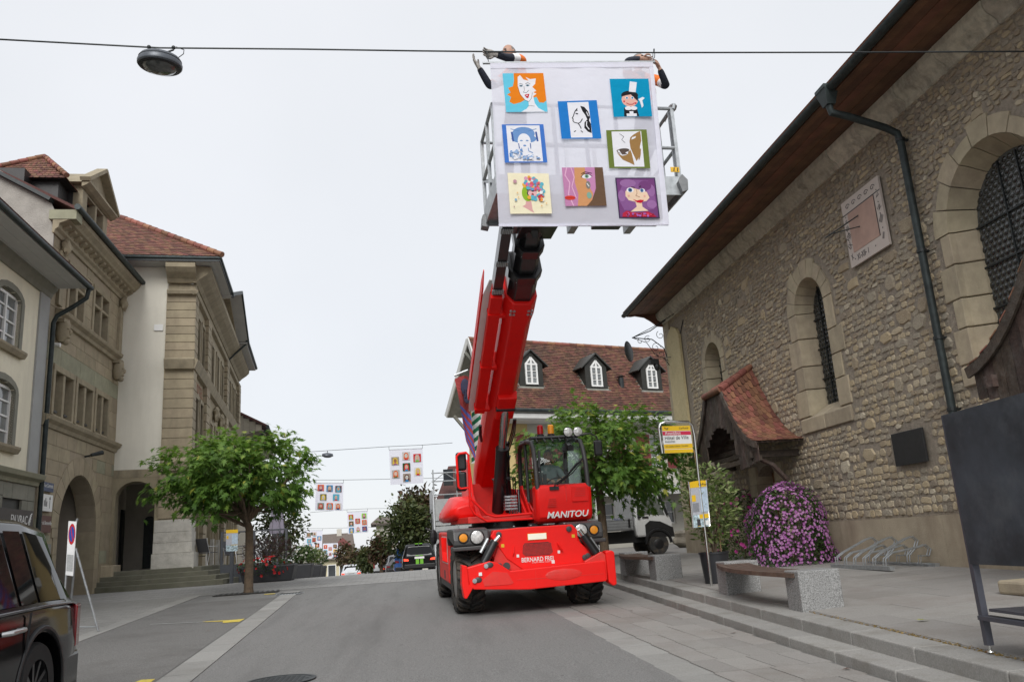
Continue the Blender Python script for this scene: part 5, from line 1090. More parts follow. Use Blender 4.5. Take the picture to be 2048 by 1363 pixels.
b = MB(); b.add([(1.225, y, z) for y, z in [(-1.5, 1.95), (-1.52, 2.35), (-1.4, 2.6), (-1.25, 2.73), (-.25, 2.79), (-.05, 2.0)]], [tuple(range(6))]); b.build('side_glass', CLR, cab)
b = MB(); b.ext([(-1.38, 2.74), (-1.2, 2.82), (-.2, 2.86), (-.05, 2.78), (-.05, 2.74), (-1.2, 2.77)], lambda a, q, d: (d, a, q), .34, 1.2); rf = b.build('cab_roof', CLR, cab)
for k in range(6): b = MB(); xx = .42 + k * .14; b.tube([(xx, -1.38, 2.76), (xx, -1.2, 2.86), (xx, -.15, 2.9)], .014, 6); b.build('roof_bar', BLACK, cab)
b = MB(); b.tube([(.34, -1.22, 2.85), (1.2, -1.22, 2.85)], .03, 8); b.box(.36, 1.18, -1.0, -.1, 2.86, 2.9); b.tube([(.34, -.1, 2.9), (1.2, -.1, 2.9)], .025, 8); b.build('roof_frame', BLACK, cab)
for xx, mt in ((.58, REDL), (.78, AMB)): b = MB(); b.lathe([(.07, 0), (.07, .035), (.05, .05)], 16, (xx, -.9, 2.9)); o = b.build('beacon_base', BLACK, cab, smooth=40); b = MB(); b.lathe([(.058, .05), (.06, .1), (.055, .2), (.04, .215), (.002, .218)], 16, (xx, -.9, 2.9)); b.build('beacon_lens', mt, o, smooth=40)
for xx in (1.02, 1.2): b = MB(); b.lathe([(.05, .05), (.08, .02), (.09, 0), (.085, -.015), (.002, -.02)], 20, (xx, -1.25, 2.93), (0, 1, 0)); o = b.build('work_light', BLACK, cab, smooth=40); b = MB(); b.lathe([(.08, .001), (.06, .012), (.002, .016)], 20, (xx, -1.268, 2.93), (0, -1, 0)); b.build('lens', LENS, o, smooth=60)
b = MB(); b.tube([(1.22, -1.3, 2.86), (1.4, -1.35, 2.88), (1.52, -1.35, 2.82), (1.54, -1.35, 2.7)], .014, 6); o = b.build('mirror_arm', BLACK, cab); b = MB(); b.box(1.46, 1.61, -1.38, -1.28, 2.48, 2.75); b.build('mirror', BLACK, o, bevel=.03, seg=3)
b = MB(); b.tube([(.6, -1.68, 1.93), (.62, -1.69, 1.99), (.85, -1.68, 2.15), (1.05, -1.66, 2.35)], .013, 6); b.tube([(.65, -1.68, 1.98), (.95, -1.66, 2.18), (1.12, -1.64, 2.35)], .01, 6); b.tube([(.72, -1.675, 2.02), (1.16, -1.61, 2.42)], .016, 5); b.box(.52, .68, -1.69, -1.64, 1.9, 1.96); b.build('wiper', BLACK, cab)
b = MB(); b.box(.55, 1.0, -.62, -.2, 1.42, 1.85); b.box(.57, .98, -.32, -.16, 1.8, 2.35); b.box(.64, .9, -.3, -.18, 2.35, 2.55); b.build('seat', BLACK, cab, bevel=.05, seg=2)
b = MB(); b.lathe([(.17, 0), (.185, .012), (.17, .024)], 24, (.77, -1.1, 2.02), (0, .55, .8), cap=False); b.beam((.6, -1.1, 2.03), (.94, -1.1, 2.03), .03, .02); b.beam((.77, -1.12, 2.02), (.77, -1.35, 1.7), .05, .05); b.box(.45, 1.1, -1.5, -1.3, 1.4, 1.88); b.build('steering_wheel', BLACK, cab)

# small fittings: warning decals, boom hose run, tower pivot, step, arm seams
for xx, zz, mt in ((-.5, 1.02, YEL), (.66, 1.1, YEL), (.3, .72, WHITE), (-.9, .62, WHITE)): piece('decal', mt, fp, xx, xx + .05, -2.64 if zz < .7 else -2.466, -2.628 if zz < .7 else -2.461, zz, zz + .05)
b = MB()
for k in range(3): b.tube([bp_(.2 + .03 * k, -.3, 1.6), bp_(.24 + .03 * k, -.33, 2.6), bp_(.235 + .02 * k, -.31, 3.0)], .013, 6)
b.tube([bp_(-.28, -.25, 2.2), bp_(-.33, -.3, 2.5), bp_(-.34, -.22, 2.7)], .03, 8); add('boom_hoses', b, BLKM, bo, smooth=60)
for xx in (-.63, .13): b = MB(); b.lathe([(.13, -.02), (.13, .02), (.08, .03), (.002, .03)], 20, (xx, 1.6, 2.25), (-1 if xx < 0 else 1, 0, 0)); add('pivot_boss', b, GREYM, smooth=40)
for z0_ in (.5,): b = MB(); b.box(-.3, 1.1, -2.624, -2.621, .515, .522); b.box(.0, .004, -2.624, -2.621, .4, .64); add('arm_seam', b, RED2, sb)
for k in range(4): b = MB(); p = Vector((-.25 + k * .28, -2.3, 1.325)); b.lathe([(.018, 0), (.018, .015), (.002, .018)], 8, p); add('deck_bolt', b, STEEL)
piece('cab_step', BLKM, te, .18, .34, -1.3, -1.22, 1.3, 1.36)
b = MB(); b.tube([(.95, -1.64, 2.62), (.95, -1.5, 2.66)], .05, 8); b.box(.85, 1.05, -1.46, -1.4, 2.58, 2.66); b.build('interior_mirror', BLACK, cab)
b = MB(); b.tube([(.42, -1.5, 1.98), (.38, -1.55, 2.3), (.42, -1.45, 2.6)], .025, 6); b.box(.5, .56, -1.3, -1.24, 1.9, 2.2); b.build('cab_controls', BLACK, cab)
# ------------------------------------------------------------------ people
SKIN = pm('skin', (.42, .24, .17), .55, 0, .08, 20); HAIRG = pm('grey_hair', (.2, .19, .18), .8, 0, .4, 60); HAIRD = pm('dark_hair', (.05, .045, .04), .8, 0, .4, 60)
NAVY = pm('navy_cloth', (.018, .022, .035), .85, 0, .25, 20, .3, 60); HIVIS = pm('hi_vis_orange', (.75, .17, .02), .75, 0, .08, 12, .2, 40); TAPE = pm('reflective_tape', (.85, .85, .84), .4, 0, .04, 10); GLOVE = pm('work_glove', (.3, .28, .26), .9, 0, .35, 40, .4, 60); EYE = pm('eye_dark', (.03, .02, .02), .3); LIP = pm('lip', (.34, .13, .11), .5); SHIRT = pm('grey_shirt', (.2, .22, .23), .85, 0, .15, 14)
PMATS = [SKIN, HAIRG, HAIRD, NAVY, HIVIS, TAPE, GLOVE, EYE, LIP, SHIRT]; SK, HG, HD, NV, HV, TP, GV, EY, LP, SH = range(10)
def head(mb, c, face, up=(0, 0, 1), k=1, hair=HG, bald=True, cap=None):
    c = Vector(c); f = Vector(face).normalized(); r = f.cross(Vector(up)).normalized(); u = r.cross(f)
    def P(x, y, z): return c + (r * x + f * y + u * z) * k
    n, m = 22, 18; vs = []; fs = []; mi = []
    for i in range(m + 1):
        ph = PI * i / m
        for j in range(n):
            th = 2 * PI * j / n; x = math.sin(ph) * math.sin(th); y = math.sin(ph) * math.cos(th); z = math.cos(ph)
            w = .078 * (1 - .22 * max(0, -z) ** 1.5); d = .1 - .012 * max(0, -z); h = .122
            X, Y, Z = x * w, y * d, z * h
            if y > .5:
                nose = math.exp(-((x / .2) ** 2 + ((z + .12) / .2) ** 2)); Y += .02 * nose
                for ex in (-.42, .42): Y -= .012 * math.exp(-(((x - ex) / .17) ** 2 + ((z - .08) / .12) ** 2))
                Y += .008 * math.exp(-((x / .3) ** 2 + ((z + .85) / .12) ** 2))
            vs.append(P(X, Y, Z))
    for i in range(m):
        for j in range(n):
            fs.append((i * n + j, (i + 1) * n + j, (i + 1) * n + (j + 1) % n, i * n + (j + 1) % n))
            ph = PI * (i + .5) / m; th = 2 * PI * (j + .5) / n; y = math.sin(ph) * math.cos(th); z = math.cos(ph)
            hr = (y < .2 and z > -.25 and not (bald and z > .62)) or (not bald and z > .55)
            mi.append(hair if hr else SK)
    o = len(mb.v); mb.v += [tuple(v) for v in vs]; mb.f += [[a + o for a in q] for q in fs]; mb.m += mi; mb.r += [.5] * len(fs)
    for sx in (-1, 1):
        mb.ball(P(sx * .032, .084, .012), .011 * k, 8, 6, EY); mb.ball(P(sx * .03, .09, .034), (.02 * k, .012 * k, .006 * k), 8, 5, hair); mb.ball(P(sx * .079, 0, -.005), (.014 * k, .02 * k, .033 * k), 8, 6, SK)
    mb.ball(P(0, .088, -.062), (.024 * k, .012 * k, .008 * k), 8, 5, LP); mb.ball(P(0, .104, -.018), (.013 * k, .018 * k, .02 * k), 8, 6, SK)
def hand(mb, wrist, d, nrm, curl=.5, m=SK, k=1, thumb=1):
    w = Vector(wrist); d = Vector(d).normalized(); n = Vector(nrm); n = (n - d * n.dot(d)).normalized(); s = d.cross(n)
    P = lambda a, b, c: w + (d * a + s * b + n * c) * k
    mb.loft([[P(a, hw * math.cos(t * PI / 4), hh * math.sin(t * PI / 4)) for t in range(8)] for a, hw, hh in ((-.03, .03, .024), (0, .034, .022), (.05, .045, .02), (.095, .043, .015), (.1, .03, .01))], m=m)
    for i, (b, L) in enumerate(((-.033, .062), (-.011, .075), (.011, .08), (.033, .07))):
        a1 = curl; a2 = curl * 2.1; a3 = curl * 3
        p0 = (.085, b, 0); q = [p0]; ang = 0
        for t, (fr, aa) in enumerate(((.45, a1), (.32, a2), (.23, a3))): pa = q[-1]; q.append((pa[0] + L * fr * math.cos(aa), b * (1 + .05 * t), pa[2] + L * fr * math.sin(aa)))
        mb.tube([P(*x) for x in q], [.0105 * k, .0105 * k, .0095 * k, .007 * k], 7, m)
    mb.tube([P(.02, thumb * .035, .005), P(.05, thumb * .06, .02), P(.08, thumb * .062, .035), P(.1, thumb * .05, .045)], [.013 * k, .012 * k, .011 * k, .008 * k], 7, m)
def body(J, E, fn=None):
    """J name -> (pos, radius); E list of (a, b, material): grown with a skin modifier, returned as an MB"""
    names = list(J); me = bpy.data.meshes.new('skin_tmp'); me.from_pydata([tuple(J[n][0]) for n in names], [(names.index(a), names.index(b)) for a, b, m in E], [])
    o = bpy.data.objects.new('skin_tmp', me); COL.objects.link(o); md = o.modifiers.new('s', 'SKIN'); md.use_smooth_shade = True
    for i, n in enumerate(names): r = J[n][1]; me.skin_vertices[0].data[i].radius = (r, r) if not isinstance(r, tuple) else r
    me.skin_vertices[0].data[0].use_root = True
    sb = o.modifiers.new('u', 'SUBSURF'); sb.levels = sb.render_levels = 2
    bpy.context.view_layer.update(); ev = o.evaluated_get(bpy.context.evaluated_depsgraph_get()); m2 = bpy.data.meshes.new_from_object(ev)
    mb = MB(); mb.v = [tuple(v.co) for v in m2.vertices]
    segs = [(Vector(J[a][0]), Vector(J[b][0]), m) for a, b, m in E]
    for p in m2.polygons:
        c = p.center; best = 9; bm_ = 0
        for a, b, m in segs:
            ab = b - a; t = max(0, min(1, (c - a).dot(ab) / max(1e-9, ab.length_squared))); dd = (c - a - ab * t).length
            if dd < best: best = dd; bm_ = m
        if fn: bm_ = fn(c, bm_)
        mb.f.append(list(p.vertices)); mb.m.append(bm_); mb.r.append(.5)
    bpy.data.objects.remove(o); bpy.data.meshes.remove(m2); bpy.data.meshes.remove(me); return mb
# ------------------------------------------------------------------ work platform (world metres along the street frame)
SB = 9.42; FZ = 5.72
wp = thing('work_platform', 'galvanised steel work basket on the boom behind the large banner', 'work platform', St(2.5, 10.0, FZ), -AS)
x0, x1, y0, y1, zt = -.86, 1.58, -.56, .5, 1.2
G = .024
b = MB(); b.box(x0, x1, y0, y1, 0, .05); b.box(x0 - .02, x1 + .02, y0 - .02, y0, -.06, .2); b.box(x0 - .02, x1 + .02, y1, y1 + .02, -.06, .2); b.box(x0 - .021, x0, y0, y1, -.06, .2); b.box(x1, x1 + .021, y0, y1, -.06, .2); wf = b.build('platform_floor', STEEL, wp)
b = MB()
for xx in (x0 + .4, .35, x1 - .4): b.box(xx - .05, xx + .05, y0, y1 + .1, -.14, -.005)
b.build('floor_beam', STEEL, wp); b = MB(); b.box(-.45, .05, -.2, .55, -.24, -.06); b.cyl((-.1, .2, -.12), (.9, .2, -.12), .05, .05, 10); b.box(.55, .95, -.1, .25, -.22, -.06); b.build('slew_mount', BLKM, wp, bevel=.01)
for xx in (x0, x0 + .8, .36, x1 - .8, x1):
    for yy in (y0, y1): b = MB(); b.beam((xx, yy, .0), (xx, yy, zt), .045, .045); b.build('post', STEEL, wp)
for yy in ((y0 + y1) / 2,):
    for xx in (x0, x1): b = MB(); b.beam((xx, yy, 0), (xx, yy, zt), .045, .045); b.build('post', STEEL, wp)
for zz in (.62, zt):
    for A, B in (((x0, y0), (x1, y0)), ((x0, y1), (x1, y1)), ((x0, y0), (x0, y1)), ((x1, y0), (x1, y1))): b = MB(); b.tube([(A[0], A[1], zz), (B[0], B[1], zz)], G, 8); b.build('rail', STEEL, wp, smooth=40)
for xx in (x0, x1): b = MB(); b.tube([(xx, y0, .1), (xx, y1, .6)], .018, 6); b.build('brace', STEEL, wp)
b = MB(); b.tube([(x1 + .02, y0 - .02, 1.18), (x1 + .05, y0, 1.26), (x1 + .05, y0 + .3, 1.26), (x1 + .02, y0 + .34, 1.2)], .022, 8); b.ball((x1 + .06, y0 + .1, 1.27), (.06, .1, .05), 10, 6); b.box(x1 - .02, x1 + .04, y0 + .05, y0 + .1, .2, 1.2); b.build('gate_latch', STEEL, wp, smooth=40)
for k in range(4): b = MB(); b.ext([(x1 - .11 + k * .025, .27), (x1 - .098 + k * .025, .27), (x1 - .088 + k * .025, .32), (x1 - .1 + k * .025, .32)], lambda a, q, d: (a, d, q), y0 - .035, y0 - .03); b.build('hazard_stripe', BLACK if k % 2 else YEL, wp)
b = MB(); b.box(x1 - .12, x1 + .0, y0 - .03, y0 - .024, .26, .33); b.build('hazard_plate', YEL, wp)
b = MB(); b.ext([(x1 - .02, -.05), (x1 + .06, -.02), (x1 + .07, .12), (x1 + .0, .2), (x1 - .06, .1)], lambda a, q, d: (a, d, q), y0 - .1, y0 + .4); b.build('corner_plate', pm('dull_steel', (.2, .205, .21), .55, .5, .2, 9), wp)
b = MB(); b.ext([(x0 + .02, -.12), (x0 - .08, -.1), (x0 - .06, .06), (x0 + .02, .1)], lambda a, q, d: (a, d, q), y1 - .1, y1 + .06); b.build('corner_plate', pm('dull_steel', (.2, .205, .21), .55, .5, .2, 9), wp)
# ------------------------------------------------------------------ workers
def worker(label, parts, arms, hd, face, hair, bald, glove):
    t = thing('person', label, 'person'); hd = Vector(hd); J = {}; E = []
    pel = parts['pelvis']; neck = hd + Vector(face).normalized() * -.03 + Vector((0, 0, -.15)); chest = Vector(parts['chest'])
    J['pelvis'] = (pel, .15); J['belly'] = (Vector(pel).lerp(chest, .5), .155); J['chest'] = (chest, .17); J['collar'] = (chest.lerp(neck, .62), .1); J['neck'] = (neck, .06); J['head0'] = (neck.lerp(hd, .45), .055)
    E += [('pelvis', 'belly', NV), ('belly', 'chest', HV), ('chest', 'collar', HV), ('collar', 'neck', NV), ('neck', 'head0', SK)]
    for s_, (kx, ky) in (('l', parts['footl']), ('r', parts['footr'])):
        f = St(kx, ky, FZ + .06); hip = Vector(pel) + R * (-.1 if s_ == 'l' else .1) + Vector((0, 0, -.06)); kn = hip.lerp(f, .5) - D * .04
        J['hip' + s_] = (hip, .1); J['knee' + s_] = (kn, .068); J['ank' + s_] = (f + Vector((0, 0, .03)), .05); J['toe' + s_] = (f - D * .15, .042)
        E += [('pelvis', 'hip' + s_, NV), ('hip' + s_, 'knee' + s_, NV), ('knee' + s_, 'ank' + s_, NV), ('ank' + s_, 'toe' + s_, HD)]
    for i, (sh, el, wr) in enumerate(a[:3] for a in arms):
        J['sh%d' % i] = (sh, .075); J['el%d' % i] = (el, .056); J['wr%d' % i] = (wr, .04); mid = Vector(sh).lerp(Vector(el), .8)
        J['up%d' % i] = (mid, .064); E += [('collar', 'sh%d' % i, HV), ('sh%d' % i, 'up%d' % i, HV), ('up%d' % i, 'el%d' % i, NV), ('el%d' % i, 'wr%d' % i, NV)]
    def fn(c, m):
        if m == HV:
            for sh, el, wr in (a[:3] for a in arms):
                tt = (c - Vector(sh)).dot(Vector(el) - Vector(sh)) / (Vector(el) - Vector(sh)).length_squared
                dd = (c - Vector(sh).lerp(Vector(el), max(0, min(1, tt)))).length
                if dd < .1 and .42 < tt < .75: return TP
            if abs(c.z - (chest.z - .12)) < .03 or abs(c.z - (chest.z - .26)) < .03: return TP
        return m
    mb = body(J, E, fn); head(mb, hd, face, hair=hair, bald=bald)
    for sh, el, wr, hd_, nr, cu, th in arms: hand(mb, wr, hd_, nr, cu, GV if glove else SK, 1.15 if glove else 1.0, th)
    mb.build('body', PMATS, t, smooth=60); return t
o9 = lambda x, y, s: on_s(x, y, s)
h1 = o9(1019, 108, 9.28)
worker('bald grey-haired worker in orange hi-vis reaching left over the banner with both gloves', dict(pelvis=o9(1030, 262, 9.72), chest=o9(1034, 160, 9.5), footl=(1.85, 9.75), footr=(2.1, 9.85)),
       [(o9(1047, 118, 9.28), o9(1016, 116, 9.14), o9(990, 109, 9.05), -R * .95 + Vector((0, 0, .16)), D * -1 + Vector((0, 0, -.3)), .42, -1),
        (o9(1004, 160, 9.4), o9(979, 172, 9.2), o9(957, 134, 9.06), -R * .45 + Vector((0, 0, .85)), R * 1 + D * -.3, .22, 1)], h1, -R * .9 - D * .5 + Vector((0, 0, -.12)), HG, True, True)
h2 = o9(1277, 124, 9.34)
worker('grey-haired worker in orange hi-vis fastening the right end of the banner', dict(pelvis=o9(1292, 268, 9.72), chest=o9(1290, 180, 9.56), footl=(3.25, 9.75), footr=(3.5, 9.85)),
       [(o9(1254, 150, 9.34), o9(1256, 121, 9.2), o9(1284, 118, 9.06), R * 1 + Vector((0, 0, -.1)), D * -1 + Vector((0, 0, -.5)), .55, -1),
        (o9(1314, 160, 9.36), o9(1333, 172, 9.2), o9(1319, 137, 9.05), R * -.35 + Vector((0, 0, .9)), R * -1 + D * .1, .5, 1)], h2, R * .55 - D * .7 + Vector((0, 0, .1)), HG, False, False)
# driver in the cab (machine frame put into the world)
def cabp(x, y, z): return te_m @ Vector((x, y, z))
dt = thing('person', 'driver in a grey shirt sitting behind the windscreen of the telehandler', 'person'); J = {}; E = []
for n, p, r in (('pelvis', (.77, -.46, 1.95), .15), ('belly', (.77, -.47, 2.08), .15), ('chest', (.77, -.5, 2.24), .165), ('neck', (.77, -.53, 2.42), .06), ('h0', (.77, -.55, 2.47), .055), ('hipl', (.66, -.55, 1.94), .09), ('kneel', (.62, -.95, 1.9), .07), ('ankl', (.62, -1.1, 1.5), .05), ('hipr', (.88, -.55, 1.94), .09), ('kneer', (.92, -.95, 1.9), .07), ('ankr', (.92, -1.1, 1.5), .05), ('shl', (.59, -.52, 2.32), .07), ('ell', (.55, -.78, 2.12), .052), ('wrl', (.66, -1.0, 2.1), .036), ('shr', (.95, -.52, 2.32), .07), ('elr', (1.0, -.78, 2.12), .052), ('wrr', (.88, -1.0, 2.1), .036)): J[n] = (cabp(*p), r)
for a, b_, m in (('pelvis', 'belly', SH), ('belly', 'chest', SH), ('chest', 'neck', SH), ('neck', 'h0', SK), ('pelvis', 'hipl', NV), ('hipl', 'kneel', NV), ('kneel', 'ankl', NV), ('pelvis', 'hipr', NV), ('hipr', 'kneer', NV), ('kneer', 'ankr', NV), ('chest', 'shl', SH), ('shl', 'ell', SH), ('ell', 'wrl', SK), ('chest', 'shr', SH), ('shr', 'elr', SH), ('elr', 'wrr', SK)): E.append((a, b_, m))
mb = body(J, E); head(mb, cabp(.77, -.56, 2.57), te_m.to_3x3() @ Vector((-.1, -1, .12)), hair=HG, bald=False)
hand(mb, cabp(.66, -1.0, 2.1), te_m.to_3x3() @ Vector((.5, -.8, -.1)), (0, 0, -1), .5, SK); hand(mb, cabp(.88, -1.0, 2.1), te_m.to_3x3() @ Vector((-.5, -.8, -.1)), (0, 0, -1), .5, SK)
mb.build('body', PMATS, dt, smooth=60)
# ------------------------------------------------------------------ banners
def cloth(name, col, tr=.35, tp=.0):
    m = bpy.data.materials.new(name); m.use_nodes = True; t = m.node_tree; b = t.nodes['Principled BSDF']; b.inputs['Base Color'].default_value = (*col, 1); b.inputs['Roughness'].default_value = .85; b.inputs['Specular IOR Level'].default_value = .15
    tl = t.nodes.new('ShaderNodeBsdfTranslucent'); tl.inputs[0].default_value = (*col, 1); ms = t.nodes.new('ShaderNodeMixShader'); ms.inputs[0].default_value = tr; t.links.new(b.outputs[0], ms.inputs[1]); t.links.new(tl.outputs[0], ms.inputs[2]); cur = ms.outputs[0]
    g = t.nodes.new('ShaderNodeNewGeometry'); w = t.nodes.new('ShaderNodeTexNoise'); w.inputs['Scale'].default_value = 9; w.inputs['Detail'].default_value = 3; t.links.new(g.outputs['Position'], w.inputs[0]); bp = t.nodes.new('ShaderNodeBump'); bp.inputs['Strength'].default_value = .3; bp.inputs['Distance'].default_value = .03; t.links.new(w.outputs[0], bp.inputs['Height']); t.links.new(bp.outputs[0], b.inputs['Normal'])
    if tp: tt = t.nodes.new('ShaderNodeBsdfTransparent'); m3 = t.nodes.new('ShaderNodeMixShader'); m3.inputs[0].default_value = tp; t.links.new(cur, m3.inputs[1]); t.links.new(tt.outputs[0], m3.inputs[2]); cur = m3.outputs[0]
    t.links.new(cur, t.nodes['Material Output'].inputs[0]); MATS[name] = m; return m
BAN = cloth('banner_voile', (.9, .9, 1.0), .5, .2); BANF = cloth('banner_cloth', (.82, .82, .9), .4)
FAB = {}
def fab(c):
    k = tuple(round(x, 3) for x in c)
    if k not in FAB: FAB[k] = cloth('fabric_%d' % len(FAB), c, .12)
    return FAB[k]
def bil(q, a, b): return q[0].lerp(q[1], a).lerp(q[3].lerp(q[2], a), b)
def wav(a, b): return .012 * math.sin(9 * a + 2 * b) * b + .01 * math.sin(23 * a + 4 * b) + .012 * math.sin(5 * b + 3 * a)
def sheet_on(q, nx, ny, amp=1):
    b = MB(); vs = [bil(q, i / nx, j / ny) - D * (wav(i / nx, j / ny) * amp) for j in range(ny + 1) for i in range(nx + 1)]
    b.add(vs, [(j * (nx + 1) + i, j * (nx + 1) + i + 1, (j + 1) * (nx + 1) + i + 1, (j + 1) * (nx + 1) + i) for j in range(ny) for i in range(nx)]); return b
def patch(root, q, shapes, off, wq=None):
    """appliqué square: backing and flat motif pieces, each layer a hair in front of the last"""
    L = [0]; mats = []; b = MB()
    def put(pts, col):
        L[0] += 1; m = fab(col)
        if m not in mats: mats.append(m)
        b.add([bil(q, x, y) - D * (off + .00022 * L[0]) for x, y in pts], [tuple(range(len(pts)))], mats.index(m))
    for s_ in shapes:
        if s_[0] == 'c': put([(s_[2] + s_[4] * math.cos(2 * PI * i / 18), s_[3] + s_[5] * math.sin(2 * PI * i / 18)) for i in range(18)], s_[1])
        elif s_[0] == 'l':
            P, w_ = s_[2], s_[3]
            for (ax, ay), (bx, by) in zip(P, P[1:]):
                dx, dy = bx - ax, by - ay; l = math.hypot(dx, dy) or 1; nx_, ny_ = -dy / l * w_, dx / l * w_; L[0] -= .98; put([(ax + nx_, ay + ny_), (bx + nx_, by + ny_), (bx - nx_, by - ny_), (ax - nx_, ay - ny_)], s_[1])
            L[0] += 1
        elif s_[0] == 'r': x0, y0, x1, y1 = s_[2]; put([(x0, y0), (x1, y0), (x1, y1), (x0, y1)], s_[1])
        else: put(s_[2], s_[1])
    o = b.build('motif', mats, None, fixn=False); return o
K = (.015, .015, .018); W = (.72, .72, .76); CY = (.12, .5, .66); OR = (.72, .2, .01); RD = (.5, .01, .03); SKN = (.7, .4, .33)
def blobs(n, cx_, cy_, rx, ry, seed, cols, r0=.02, r1=.045):
    rr = random.Random(seed); out = []
    for _ in range(n):
        a = rr.uniform(0, 6.3); d = rr.random() ** .5; r = rr.uniform(r0, r1); out.append(('c', rr.choice(cols), cx_ + rx * d * math.cos(a), cy_ + ry * d * math.sin(a), r, r))
    return out
